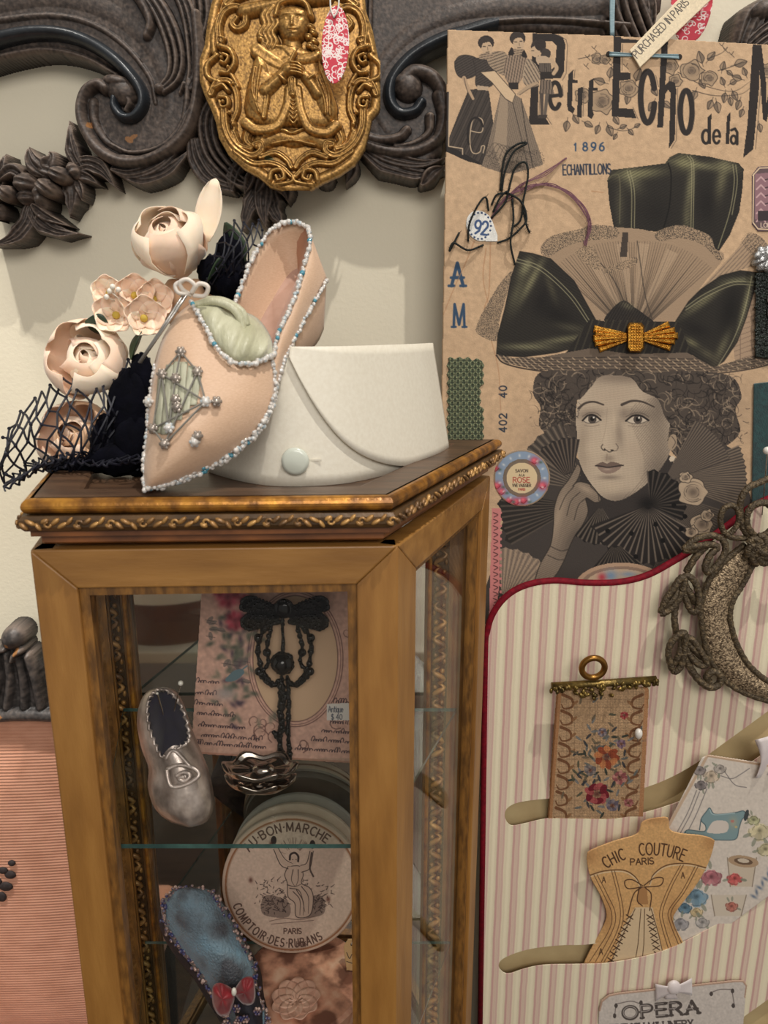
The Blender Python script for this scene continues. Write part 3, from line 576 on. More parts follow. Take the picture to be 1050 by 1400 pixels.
cv.rblob(396, 98, 13, 10, 14, -30, z=22); cv.rblob(409, 100, 9, 9, 12, 30, z=22)
for i in range(4): cv.rstroke([(400, 91+i*4.2), (408, 92+i*4.2), (414, 96+i*3.6)], 2.3, 9, 2, z=29)
cv.rstroke([(398, 90), (402, 82), (405, 76)], 4, 9, 3, z=26); cv.rstroke([(384, 108), (390, 114)], 3, 8, 3, z=28, sm=False); cv.rstroke([(424, 112), (430, 108)], 3, 8, 3, z=28, sm=False)
cv.rstroke([(400, 112), (401, 126)], 7, 7, 6, z=22, groove=4); cv.rblob(401, 131, 6, 5, 8, z=22, groove=3)
cv.rstroke([(396, 124), (392, 150), (378, 174), (352, 178), (336, 168)], 6.5, 10, 7, z=18, groove=1, gd=.2); cv.rstroke([(408, 124), (412, 152), (424, 176), (446, 182), (460, 172)], 6.5, 10, 7, z=18, groove=1, gd=.2)
for y in range(136, 172, 6): cv.rstroke([(398, y), (402, y+4), (406, y)], 1.4, 5, z=21)
cv.rstroke([(340, 176), (336, 190), (344, 200)], 8, 9, 5, z=8, groove=3); cv.rstroke([(462, 178), (466, 192), (458, 204)], 8, 9, 5, z=8, groove=3)
cv.rstroke([(358, 192), (380, 184), (402, 188), (424, 184), (446, 194)], 13, 9, 12, z=8); cv.rstroke([(362, 186), (384, 178), (400, 182), (420, 176), (440, 186)], 4, 11, 3, z=10); cv.rstroke([(372, 196), (400, 192), (430, 198)], 3, 11, 2, z=9)
cv.H = blur(cv.H, 1); g = np.random.default_rng(5).normal(0, 1, cv.H.shape); cv.H += blur(g, 3)*.07
wear(cv, (170, 129, 71), (214, 173, 106), (84, 58, 34), n=12, amt=1.25, seed=31)
cv.ell(367, 216, 6, 3.4, (74, 84, 66), .7)
cv.build('relief', PLQ, 'old_brass', plq, mid=.012)
# hanging tag
print_mat('card', rough=.6, spec=.35); mat('white_string', (232, 228, 218), rough=.8); mat('paper_edge', (206, 186, 152), rough=.8)
def damask(cv, red, seed, x0, y0, x1, y1, n):
    r = random.Random(seed)
    for i in range(n):
        x = r.uniform(x0, x1); y = r.uniform(y0, y1); a = r.uniform(0, 6.3); q = r.choice((-1, 1)); s_ = r.uniform(3, 6.5)
        cv.line([(x+s_*(1-t*.8)*cos(a+q*t*5), y+s_*(1-t*.8)*sin(a+q*t*5)) for t in np.linspace(0, 1, 9)], 1.5, (247, 236, 230), 1.0, sm=False)
        if i % 3 == 0: cv.blob(x+s_*1.1, y, 2.0, 1.2, (247, 236, 230), .9, r.uniform(0, 180))
TAGP = Pl((0, YW-.099, 1.75), (0, -1, .02))
tg = empty('swing_tag', tuple(TAGP.p(459, 112)), 'oval red and white damask swing tag hanging over the brass plaque', 'tag')
cv = Cv(435, 4, 482, 116, 2.6, (206, 62, 78)); damask(cv, None, 4, 438, 6, 480, 114, 135); cv.line([(450, 30), (449, 75)], 1.3, (247, 236, 230)); cv.line([(476, 25), (477, 60)], 1.3, (247, 236, 230))
k, c = cv.ell(458.5, 61, 18.6, 53.5, (0, 0, 0), 0, 2, mask=True); hole = np.hypot(cv.X-457, cv.Y-24) < 2.2; cv.A[hole] = (120, 70, 50)
cv.build('tag_card', TAGP, 'card', tg, thick=.0008)
for pts in ([(457, 24), (452, 10), (452, -20), (455, -60)], [(457, 23), (463, 8), (462, -20), (459, -60)]): MB().tube([TAGP.p(x, y, .0025) for x, y in cr(pts, 6)], .0008, 6).build('string', 'white_string', tg, smooth=True)
# ------------------------------------------------------------------ printed fashion board
PST = Pl((0, .818, 0), (0, -1, 0))
print_mat('board_print', rough=.78, bump=.12, bscale=700, spec=.25)
pst = empty('fashion_board', tuple(PST.p(830, 860)), 'tan cardboard fashion print of a woman in a large ribboned hat', 'poster')
INK = (52, 45, 40); PAP = (206, 168, 126); MID = (150, 126, 100); PALE = (188, 158, 124)
cv = Cv(594, 36, 1078, 872, 1.25, PAP)
k_, edge = cv.inside([(612, 42), (830, 50), (1075, 64), (1075, 870), (597, 870), (603, 600)]); cv.M[k_] |= edge
cv.noise(.018, 0, 2); cv.noise(.02, 14, 3)
def hair(pts, n, seed, col=INK, a=.5, w=.9, curl=4, ln=26, light=None):
    """engraved curls inside an outline"""
    r = random.Random(seed); k, c = cv.inside(pts, True); full = np.zeros(cv.H.shape); full[k] = c; old = cv.clip; cv.clip = full
    P = np.array(pts)
    for i in range(n):
        x = r.uniform(P[:, 0].min(), P[:, 0].max()); y = r.uniform(P[:, 1].min(), P[:, 1].max()); a0 = r.uniform(0, 6.3); q = r.choice((-1, 1))
        cc = col if (light is None or r.random() < .6) else light
        L = [(x, y)]
        for t in range(7): a0 += q*r.uniform(.2, .7); L.append((L[-1][0]+ln/7*cos(a0), L[-1][1]+ln/7*sin(a0)))
        cv.line(L, w, cc, .3, a=a, k=3)
    cv.clip = old
def clipto(pts, sm=True):
    k, c = cv.inside(pts, sm); f = np.zeros(cv.H.shape); f[k] = c; cv.clip = f
def stipple(pts, n, seed, col, r0=1.0, a=.7):
    k, c = cv.inside(pts, True); g = np.random.default_rng(seed); f = np.zeros(cv.H.shape); ys, xs = np.nonzero(c)
    if len(ys):
        q = g.integers(0, len(ys), n); f[k][ys[q], xs[q]] = 1
        if r0 > 1: f = np.maximum(f, np.roll(f, 1, 1))
    cv.mix((slice(None), slice(None)), f*a, col)
def rose(x, y, r, seed, fillc=(172, 142, 108), line=INK):
    q = random.Random(seed); pts = [(x+r*(1+.13*q.uniform(-1, 1)+.1*cos(5*t))*cos(t), y+r*.9*(1+.13*q.uniform(-1, 1)+.1*cos(5*t))*sin(t)) for t in np.linspace(0, 2*pi, 16)[:-1]]
    cv.fill(pts, fillc, .9); cv.line(pts+pts[:1], 1.0, line, a=.85); cv.blob(x, y, r*.45, r*.4, (96, 80, 66), .8)
    for i in range(9): a0 = q.uniform(0, 6.3); rr = r*q.uniform(.25, .8); cv.line([(x+rr*cos(a0+t), y+rr*.9*sin(a0+t)) for t in (0, .5, 1.0, 1.5)], .9, line, .4, a=.75, k=3)
def eleaf(x, y, L, ang, w=.36, dark=.5):
    c, n = cos(R(ang)), sin(R(ang)); f = lambda u, v: (x+(u*c-v*n)*L, y+(u*n+v*c)*L)
    pts = [f(0, 0), f(.3, w*.8), f(.62, w*.7), f(1, 0), f(.62, -w*.7), f(.3, -w*.8)]; cv.fill(pts, (160, 132, 102), .9); cv.fill([f(0, 0), f(.3, w*.8), f(.62, w*.7), f(1, 0)], (92, 78, 64), dark)
    cv.line(pts+pts[:1], .9, INK, a=.8); cv.line([f(-.3, .03), f(.5, 0), f(1, 0)], .9, INK, a=.7)
# --- title flowers first, letters over them
for a in [(775, 166, 15, 100), (783, 158, 14, 60), (826, 115, 16, 200), (832, 108, 15, 280), (838, 160, 13, 60), (818, 172, 13, 110), (830, 172, 16, 70), (846, 176, 10, -20), (858, 178, 10, 50), (842, 184, 9, 120), (866, 175, 9, -30), (798, 168, 13, 30), (868, 112, 18, -70), (858, 130, 14, 100), (890, 120, 14, 60), (893, 140, 15, 120),
          (958, 88, 17, -105), (966, 84, 15, -50), (955, 110, 14, 60), (985, 98, 13, -75), (992, 98, 10, 40), (1002, 90, 18, -15), (988, 118, 12, -110), (996, 116, 12, -30), (990, 128, 14, 100), (1012, 110, 14, 200), (1018, 105, 12, -110), (972, 138, 14, 115), (978, 140, 16, 80), (1000, 126, 14, 65), (1010, 138, 14, 110), (1014, 150, 12, 110), (996, 134, 12, 80), (950, 125, 14, 110), (905, 140, 14, 40), (1036, 170, 12, 80)]: eleaf(*a)
for P in ([(925, 100), (960, 118), (1000, 126), (1025, 112)], [(945, 125), (975, 132), (1010, 130), (1026, 120)], [(965, 82), (985, 74), (992, 66)], [(980, 98), (1000, 92), (1016, 84)], [(830, 175), (850, 180), (866, 176)], [(790, 82), (806, 78), (815, 72)]): cv.line(P, 1.2, INK, .6, a=.8)
for a in [(822, 140, 18, 1), (944, 98, 15, 2), (968, 108, 11, 3), (914, 92, 12, 4), (858, 122, 13, 5), (1046, 98, 10, 6), (796, 132, 11, 7), (815, 82, 8, 8), (826, 83, 7, 9), (922, 112, 9, 10)]: rose(*a)
for x, y in ((811, 68), (802, 80), (800, 92), (834, 90), (854, 92), (990, 70), (998, 76), (985, 64)): cv.line([(x-3, y-3), (x, y), (x+3, y-4)], .9, INK, a=.8); cv.line([(x, y), (x+4, y+4)], .9, INK, a=.7)
def bar(pts, col=INK): cv.fill(pts, col, 1, sm=False)
def outl(pts): cv.line(pts, .8, (84, 72, 60), a=.9, sm=False)
bar([(727, 47), (758, 48), (769, 53), (772, 62), (770, 100), (766, 108), (738, 110), (737, 98), (752, 98), (758, 92), (760, 64), (754, 58), (736, 58), (736, 110), (734, 162), (745, 162), (751, 172), (722, 172), (726, 110)])
outl([(762, 49), (773, 56), (775, 64), (773, 102), (768, 111)]); outl([(738, 112), (736, 160), (746, 160), (753, 171)])
def loop(cx, cy, rx, ry, w, a0, a1, col=INK): cv.line([(cx+rx*cos(R(a)), cy+ry*sin(R(a))) for a in np.linspace(a0, a1, 26)], w, col, sm=False)
loop(758, 132, 7.5, 18, 6, 0, -320); cv.line([(752, 133), (766, 131)], 5, INK, sm=False); outl([(768, 118), (769, 132)])
bar([(776, 103), (783, 96), (782, 110), (789, 111), (789, 115), (782, 115), (781, 146), (785, 150), (783, 156), (776, 153), (774, 144)])
bar([(789, 122), (796, 120), (794, 162), (788, 161)]); bar([(804, 112), (811, 108), (810, 121), (816, 121), (816, 125), (810, 125), (809, 152), (811, 158), (808, 164), (802, 160)]); outl([(797, 120), (796, 160)]); outl([(785, 97), (784, 108)])
bar([(838, 51), (848, 52), (847, 100), (861, 101), (861, 110), (846, 112), (845, 149), (864, 150), (869, 163), (835, 160)]); bar([(846, 54), (880, 57), (880, 61), (846, 60)]); outl([(850, 62), (849, 98)]); outl([(864, 148), (871, 164)])
loop(884, 134, 9.5, 35, 8, -20, -345); outl([(895, 104), (899, 120)])
bar([(903, 56), (912, 57), (908, 118), (914, 112), (921, 114), (923, 124), (921, 192), (913, 204), (915, 128), (912, 124), (908, 130), (905, 176), (897, 176)]); outl([(925, 122), (923, 193), (916, 204)])
loop(936.5, 154, 8, 29, 7.5, 0, 360); outl([(947, 134), (948, 160), (945, 178)])
loop(963.5, 188, 5, 9, 4, 0, 360); bar([(966, 161), (971, 156), (970, 198), (966, 198)]); loop(978, 188, 4.5, 9, 3.6, 0, -320); cv.line([(974, 188), (982, 187)], 3, INK, sm=False)
bar([(992, 160), (997, 154), (995, 198), (990, 198)]); loop(1001, 192, 3.6, 5.5, 3.4, 0, 360); cv.line([(998, 179), (1003, 177), (1006, 182), (1006, 198)], 3.6, INK, sm=False)
bar([(1027, 62), (1037, 63), (1036, 120), (1028, 205), (1014, 217), (1020, 170)]); bar([(1034, 63), (1039, 63), (1046, 120), (1046, 168), (1041, 164)]); bar([(1046, 168), (1044, 150), (1060, 80), (1066, 80)]); bar([(1062, 66), (1078, 66), (1078, 210), (1056, 210)]); outl([(1038, 122), (1031, 205)])
# --- the two women and the girl
sk1 = [(640, 124), (660, 122), (668, 126), (674, 170), (671, 210), (662, 228), (635, 220), (610, 208), (611, 196), (625, 160)]
cv.fill(sk1, (70, 61, 53), sm=False); cv.hatch(sk1, (46, 39, 34), 64, 3.2, .5, sm=False); cv.hatch(sk1, (104, 90, 76), 66, 9, .35, .3, sm=False)
bar([(609, 185), (613, 200), (640, 214), (660, 226), (640, 222), (609, 208)], (50, 44, 39))
sk2 = [(684, 126), (700, 128), (712, 136), (724, 170), (736, 205), (742, 226), (726, 231), (700, 238), (685, 237), (658, 228), (664, 210), (676, 160)]
cv.fill(sk2, (140, 119, 96), sm=False); cv.hatch(sk2, (92, 79, 66), 75, 2.6, .45, sm=False); cv.fill([(684, 130), (694, 140), (692, 200), (685, 236), (674, 200)], (168, 142, 112), .8, sm=False); cv.line([(712, 136), (718, 180), (728, 230)], 1, INK); cv.line([(700, 140), (712, 190), (722, 232)], 1, INK, a=.7)
for s_ in range(9): cv.line([(662+s_*6, 214+s_*2), (676+s_*5, 196+s_*1.5), (690+s_*5, 212)], .9, INK, a=.5)
stipple([(664, 205), (700, 215), (735, 205), (742, 226), (700, 238), (660, 228)], 700, 5, INK, 1, .6)
bd1 = [(628, 80), (650, 80), (668, 88), (676, 100), (672, 116), (650, 120), (650, 102), (640, 110), (626, 106), (621, 92), (622, 82)]
for b_ in ([(621, 86), (628, 78), (640, 77), (652, 82), (656, 94), (650, 104), (638, 109), (627, 106), (622, 97)], [(646, 82), (660, 82), (674, 88), (677, 102), (671, 119), (651, 119), (650, 100)]): cv.fill(b_, (78, 68, 59)); cv.hatch(b_, (46, 39, 34), 30, 3.2, .6); cv.line(b_+b_[:1], .9, INK, a=.8)
cv.fill([(652, 118), (667, 120), (666, 125), (652, 124)], PALE, sm=False); cv.line([(634, 108), (640, 124), (646, 136)], 5.5, (186, 152, 116), 4); cv.line([(634, 108), (638, 124), (645, 138)], .9, INK, a=.7)
cv.fill([(668, 74), (688, 72), (694, 84), (690, 104), (676, 98), (666, 86)], (166, 140, 110)); cv.hatch([(668, 74), (688, 72), (694, 84), (690, 104), (676, 98), (666, 86)], INK, 20, 4, .5)
bd2 = [(694, 76), (708, 74), (720, 82), (716, 100), (708, 116), (694, 114), (688, 98)]
cv.fill(bd2, (156, 130, 104)); cv.hatch(bd2, INK, 80, 3.6, .55); cv.fill([(694, 114), (708, 114), (708, 124), (696, 124)], INK, sm=False)
cv.fill([(720, 82), (732, 90), (738, 106), (732, 116), (716, 116), (714, 102)], (172, 146, 116)); cv.hatch([(720, 82), (732, 90), (738, 106), (732, 116), (716, 116)], INK, -60, 4, .5); cv.line([(733, 116), (722, 120), (708, 130)], 6, (178, 148, 114), 4); cv.line([(734, 117), (722, 123), (710, 131)], .9, INK, a=.7)
cv.fill([(656, 100), (676, 98), (704, 130), (700, 142), (690, 136), (672, 114)], (212, 178, 136), sm=False); cv.line([(656, 100), (676, 98), (704, 130), (700, 142), (690, 136), (672, 114), (656, 100)], 1, INK, sm=False, a=.8)
for (x, y, t) in ((664, 66, 1), (707, 60, 1)):
    cv.ell(x, y-6, 11, 10, (60, 51, 45)); cv.ell(x+1, y+1, 7.5, 10.5, (198, 164, 126), 1, -14); cv.fill([(x-9, y-8), (x, y-14), (x+9, y-6), (x+4, y-7), (x-4, y-5), (x-7, y+2)], (66, 56, 48)); cv.line([(x-4, y-1), (x-1, y-1)], 1.1, INK); cv.line([(x+3, y-2), (x+6, y-2)], 1.1, INK); cv.line([(x+2, y), (x+2.4, y+4)], .8, INK, a=.6); cv.line([(x, y+7), (x+4, y+6.6)], 1.2, INK, a=.8)
    cv.fill([(x-7, y+9), (x+8, y+9), (x+9, y+16), (x-8, y+16)], (168, 140, 110)); cv.hatch([(x-7, y+9), (x+8, y+9), (x+9, y+16), (x-8, y+16)], INK, 10, 3, .5)
cv.fill([(699, 66), (694, 76), (702, 76)], INK); cv.fill([(716, 70), (720, 80), (712, 78)], INK)
cv.ell(735, 65, 10, 9, (64, 54, 47)); cv.ell(731, 72, 6.5, 7.5, (198, 164, 126)); cv.ell(738, 63, 8, 8, (58, 49, 43)); cv.line([(726, 71), (729, 71)], 1, INK); cv.fill([(742, 68), (752, 72), (748, 84), (738, 84)], (70, 60, 52)); cv.fill([(732, 80), (744, 78), (754, 84), (752, 90), (736, 90)], (190, 160, 126))
bg_ = [(736, 88), (752, 88), (754, 100), (736, 100)]; cv.fill(bg_, (104, 90, 76), sm=False); cv.hatch(bg_, INK, 88, 2.6, .6, sm=False); bg_ = [(738, 110), (752, 110), (757, 130), (736, 130)]; cv.fill(bg_, (128, 108, 88), sm=False); cv.hatch(bg_, INK, 86, 4, .6, sm=False)
cv.line([(753, 84), (760, 94), (756, 102)], 6, (194, 160, 122), 5); cv.line([(740, 131), (740, 158)], 5, (84, 72, 62), 4, sm=False); cv.line([(747, 131), (744, 160)], 5, (104, 90, 76), 4, sm=False); bar([(735, 158), (748, 158), (746, 163), (734, 163)], (70, 60, 52))
# outlined "Le" on the skirt
LO = (206, 176, 138); bar([(608, 127), (614, 127), (614, 200), (609, 200)], (62, 54, 47))
cv.line([(614, 128), (613, 201), (632, 204), (632, 212)], 1.3, LO, sm=False); cv.line([(643, 180), (657, 182), (660, 172), (658, 164), (651, 162), (645, 168), (642, 190), (644, 207), (650, 211), (656, 208), (658, 201), (662, 201), (660, 210)], 1.2, LO)
loop(650, 186, 11, 24, 3, 150, 330, (46, 40, 36))
# --- stamps
BL = (58, 78, 96); cv.text('1', 784, 207, 10, BL, 2.0, 1); cv.text('896', 796, 207, 11, BL, 2.2, 1.05, sp=.46)
cv.text('ECHANTILLONS', 769, 240, 13.5, (56, 60, 68), 1.9, .56, rot=-1.5, sp=.2)
cv.text('A', 617, 391, 31, BL, 4.6, .8, serif=.12); cv.text('M', 620, 447, 31, BL, 3.6, .62, serif=.09)
cv.text('402', 692, 590, 10, (50, 56, 64), 1.9, 1.1, rot=-90, sp=.3); cv.text('40', 692, 543, 10, (50, 56, 64), 1.9, 1.1, rot=-90, sp=.3)
for P in ([(648, 330), (636, 360), (618, 400), (606, 430)], [(670, 330), (668, 400), (662, 430), (680, 500), (684, 560)], [(664, 340), (660, 380), (668, 420)], [(808, 262), (824, 264)]): cv.line(P, 1.6, (176, 124, 84), 1.0, a=.6)
# --- the hat
lace = (150, 128, 100)
L1 = [(700, 371), (694, 396), (682, 440), (679, 466), (652, 456), (654, 438), (672, 405), (686, 384)]; cv.fill(L1, (172, 142, 108)); stipple(L1, 2200, 8, (84, 72, 60)); 
R1 = [(984, 378), (1034, 380), (1056, 372), (1058, 498), (1004, 500), (1000, 470)]; cv.fill(R1, (176, 144, 112), sm=False); cv.hatch(R1, (120, 98, 78), 14, 7, .5, .2, sm=False, wob=2); cv.hatch(R1, (120, 98, 78), 96, 18, .5, .12, sm=False, wob=2)
R2 = [(922, 440), (952, 400), (1002, 345), (1024, 320), (1044, 330), (1046, 344), (1032, 362), (990, 376), (950, 404)]; cv.fill(R2, (178, 146, 112)); cv.hatch(R2, (116, 98, 80), 47, 4.2, .6, .35); tip_ = [(1012, 330), (1026, 318), (1046, 332), (1044, 346), (1028, 350)]; stipple(tip_, 500, 9, (70, 60, 50))
TB = [(829, 247), (835, 233), (870, 229), (908, 224), (914, 216), (926, 210), (968, 215), (1008, 224), (1015, 232), (1013, 262), (1009, 290), (996, 322), (980, 346), (968, 328), (904, 318), (838, 312), (832, 280)]
cv.fill(TB, (50, 45, 38), sm=False); clipto(TB, False)
for a in ((872, 238, 36, 8, (150, 140, 96), .8, -5), (862, 246, 20, 12, (170, 160, 112), .5, 60), (934, 222, 14, 12, (138, 128, 86), .8, 40), (942, 256, 6, 40, (140, 130, 92), .8, 6), (948, 226, 40, 6, (150, 140, 98), .8, 8), (985, 245, 8, 34, (128, 118, 84), .8, 12), (990, 228, 18, 8, (146, 136, 96), .7, 10), (846, 280, 7, 40, (96, 88, 66), .6, 0), (895, 290, 24, 26, (36, 32, 28), .7, 0), (965, 280, 16, 30, (34, 30, 27), .9, 0), (938, 300, 6, 20, (120, 110, 78), .6, 0)): cv.blob(*a)
cv.hatch(TB, (30, 27, 24), 28, 3.4, .35, .4, sm=False)
for P in ([(856, 234), (862, 260), (862, 312)], [(860, 234), (866, 262), (866, 312)], [(938, 214), (944, 230), (943, 312)], [(942, 214), (947, 230), (946, 312)], [(1000, 226), (1002, 250), (996, 290), (980, 340)], [(1004, 226), (1006, 252), (999, 294)]): cv.line(P, 1.1, (164, 152, 110), a=.8)
cv.line([(912, 224), (916, 240), (914, 280), (906, 312)], 2, (26, 23, 20), a=.9); cv.line([(829, 247), (838, 240), (846, 246), (846, 306)], 1.2, (120, 110, 80), a=.7); cv.clip = None
FAN = [(738, 340), (754, 324), (790, 316), (812, 310), (852, 312), (876, 314), (896, 318), (912, 314), (928, 310), (950, 314), (968, 324), (976, 340), (988, 352), (960, 388), (922, 438), (866, 446), (812, 440), (784, 386), (754, 356)]
cv.fill(FAN, (168, 138, 106)); clipto(FAN)
for i, a in enumerate(np.linspace(-138, -42, 62)):
    c, n = cos(R(a)), sin(R(a)); ro = 130+18*abs(cos(R(a))); cv.line([(864+16*c, 462+16*n), (864+ro*c, 462+ro*n)], 1.3 if i % 5 else 3.4, (86, 72, 58) if i % 5 else (64, 54, 45), .7, a=.75 if i % 2 else .45, sm=False)
for a in (-118, -97, -84, -66): c, n = cos(R(a)), sin(R(a)); cv.fill([(864, 450), (864+130*cos(R(a-3)), 462+130*sin(R(a-3))), (864+130*cos(R(a+4)), 462+130*sin(R(a+4)))], (192, 160, 124), .55, sm=False)
cv.fill([(850, 318), (858, 318), (856, 352), (846, 352)], (56, 48, 42), .85, sm=False); cv.line([(864, 440), (836, 380), (800, 340)], 1.5, (70, 60, 50), a=.8); cv.line([(870, 330), (880, 400), (890, 436)], 1.4, (70, 60, 50), a=.8); cv.clip = None
for P, n in (([(738, 342), (752, 324), (790, 314), (812, 308), (842, 312), (840, 326), (800, 330), (772, 338), (748, 352)], 2300), ([(828, 366), (850, 358), (868, 352), (868, 362), (848, 370), (826, 374)], 420), ([(896, 318), (926, 308), (950, 314), (970, 324), (976, 340), (988, 352), (980, 356), (960, 336), (930, 326), (900, 330)], 1900), ([(786, 346), (806, 336), (816, 350), (822, 370), (808, 366)], 500)):
    cv.fill(P, (182, 150, 114), .8); stipple(P, n, n, (74, 64, 54), 1, .75)
LB = [(710, 344), (728, 347), (752, 354), (784, 384), (806, 424), (815, 440), (812, 456), (806, 470), (760, 482), (716, 488), (678, 486), (680, 458), (690, 420), (698, 380)]
RB = [(921, 441), (940, 412), (956, 396), (984, 377), (1010, 370), (1033, 373), (1030, 396), (1018, 436), (1006, 468), (988, 494), (974, 503), (958, 494), (938, 480), (921, 464)]
for B, bl in ((LB, ((718, 366, 8, 16, (160, 150, 106), .8, 30), (726, 384, 6, 36, (150, 140, 98), .8, 28), (706, 400, 8, 30, (120, 112, 80), .6, 22), (760, 430, 30, 16, (30, 27, 24), .8, 30), (770, 464, 40, 5, (140, 130, 92), .7, -8), (720, 474, 38, 5, (150, 140, 100), .7, 0), (740, 410, 10, 20, (34, 30, 27), .8, 20), (752, 392, 5, 22, (90, 82, 60), .7, -20), (780, 448, 24, 6, (96, 88, 66), .6, 10))),
              (RB, ((960, 412, 36, 6, (138, 128, 90), .7, -36), (1006, 384, 22, 5, (140, 132, 94), .8, -8), (1016, 420, 5, 40, (150, 140, 100), .8, 14), (996, 424, 14, 34, (30, 27, 24), .9, 12), (950, 450, 22, 10, (34, 30, 27), .8, 20), (944, 468, 12, 5, (130, 120, 84), .8, 30), (986, 474, 6, 24, (120, 112, 80), .7, 24), (966, 484, 14, 6, (100, 92, 68), .7, 30)))):
    cv.fill(B, (50, 45, 38), sm=False); clipto(B, False)
    for a in bl: cv.blob(*a)
    cv.hatch(B, (28, 25, 22), -30, 3.4, .3, .4, sm=False); cv.clip = None; cv.line(B+B[:1], 1.0, (34, 30, 26), sm=False, a=.8)
for P in ([(706, 354), (740, 366), (780, 402), (806, 440)], [(705, 358), (738, 370), (776, 404), (802, 440)], [(936, 420), (962, 402), (998, 386), (1028, 386)], [(936, 424), (964, 406), (1000, 390), (1028, 390)], [(1026, 378), (1016, 424), (1000, 466), (980, 500)]): cv.line(P, 1.1, (170, 158, 116), a=.75)
CP = [(826, 440), (834, 424), (851, 411), (866, 420), (880, 430), (892, 442), (860, 448)]; cv.fill(CP, (52, 46, 40)); cv.blob(856, 418, 10, 5, (112, 102, 76), .8, 20); cv.hatch(CP, (26, 23, 20), 60, 3.4, .5)
cv.fill([(806, 436), (830, 440), (900, 440), (926, 440), (945, 486), (900, 490), (850, 489), (800, 487), (770, 486)], (44, 39, 34), sm=False); cv.hatch([(806, 436), (926, 440), (945, 486), (850, 489), (770, 486)], (92, 84, 62), 70, 9, .4, .25, sm=False)
# straw brim
BRM = [(678, 484), (700, 489), (740, 488), (806, 476), (860, 484), (938, 482), (974, 502), (1006, 492), (1058, 480), (1062, 494), (1020, 504), (960, 511), (880, 514), (800, 511), (730, 505), (690, 496)]
cv.fill(BRM, (112, 94, 76), sm=False); clipto(BRM, False)
for j in range(7):
    P = [(676, 482+j*3.4), (740, 489+j*3.3), (860, 488+j*4.2), (960, 490+j*3.6), (1062, 474+j*3.6)]; cv.line(P, 1.0, (52, 44, 38), a=.9)
    Q = cr(P, 40)
    for i in range(j % 2*3, len(Q)-4, 5): cv.line([Q[i], (Q[i][0]+3.5, Q[i][1]+3)], 1.6, (186, 156, 120), sm=False, a=.8)
cv.clip = None; cv.line([(678, 486), (690, 497), (730, 506), (800, 512), (880, 515), (960, 512), (1020, 505), (1062, 495)], 2, (48, 41, 36), a=.9)
# --- head
cv.blob(1000, 560, 40, 60, (160, 132, 102), .5); cv.blob(730, 600, 30, 40, (150, 124, 98), .35)
HR = [(906, 508), (992, 512), (1012, 540), (1004, 560), (1010, 590), (990, 610), (960, 622), (930, 628), (912, 606), (914, 570), (896, 530)]; HL = [(740, 508), (806, 510), (800, 524), (790, 540), (786, 570), (788, 600), (780, 620), (760, 612), (748, 596), (736, 580), (738, 556), (728, 536)]
HT = [(780, 508), (900, 510), (918, 540), (920, 580), (908, 570), (898, 546), (876, 534), (860, 516), (822, 514), (806, 530), (788, 546)]
cv.fill([(729, 655), (745, 630), (770, 616), (792, 630), (810, 660), (830, 690), (870, 690), (905, 655), (940, 620), (985, 608), (1008, 622), (1012, 640), (1030, 700), (1040, 780), (1060, 872), (690, 872), (676, 760), (700, 700)], (72, 63, 55))
FACE = [(800, 512), (846, 508), (890, 512), (908, 540), (917, 580), (916, 612), (906, 634), (888, 656), (862, 676), (842, 684), (824, 679), (808, 662), (794, 638), (787, 610), (786, 576), (790, 540)]
cv.fill([(800, 630), (912, 620), (905, 670), (880, 720), (815, 720), (800, 690)], (60, 52, 46)); cv.fill(FACE, (196, 171, 139)); clipto(FACE)
for a in ((900, 604, 22, 60, (128, 110, 90), .6, -8), (898, 644, 22, 24, (108, 93, 78), .6, 30), (852, 684, 40, 14, (112, 96, 80), .7, 0), (796, 610, 10, 40, (146, 124, 100), .55, 0), (850, 515, 60, 12, (116, 98, 80), .7, 0), (840, 540, 40, 16, (184, 158, 128), .6, 0), (806, 566, 20, 8, (132, 112, 92), .75, -6), (870, 566, 26, 9, (128, 110, 90), .75, 4), (845, 592, 7, 24, (138, 118, 97), .65, -8), (852, 566, 6, 10, (136, 116, 96), .6, 0), (838, 575, 5, 18, (202, 176, 142), .8, 0), (826, 600, 5, 16, (206, 180, 146), .8, 4), (810, 612, 14, 14, (204, 178, 144), .7, 0), (868, 616, 16, 16, (186, 160, 130), .6, 0), (832, 626, 8, 5, (138, 118, 96), .7, 0), (836, 666, 14, 9, (200, 174, 140), .7, 0), (832, 652, 16, 3.5, (122, 104, 86), .7, 0), (900, 550, 14, 30, (110, 94, 78), .6, 0)): cv.blob(*a)
cv.hatch(FACE, (120, 103, 86), 8, 3.2, .12, .4); cv.hatch([(860, 560), (916, 550), (918, 640), (870, 682), (846, 686), (880, 640)], (84, 72, 60), 50, 2.8, .28, .45); cv.clip = None
dk = (44, 37, 33)
cv.line([(790, 558), (799, 551), (811, 549), (824, 553)], 3.4, (66, 55, 47), 2.2, a=.9); cv.line([(849, 553), (862, 548), (877, 549), (893, 556)], 3.8, (66, 55, 47), 1.8, a=.9)
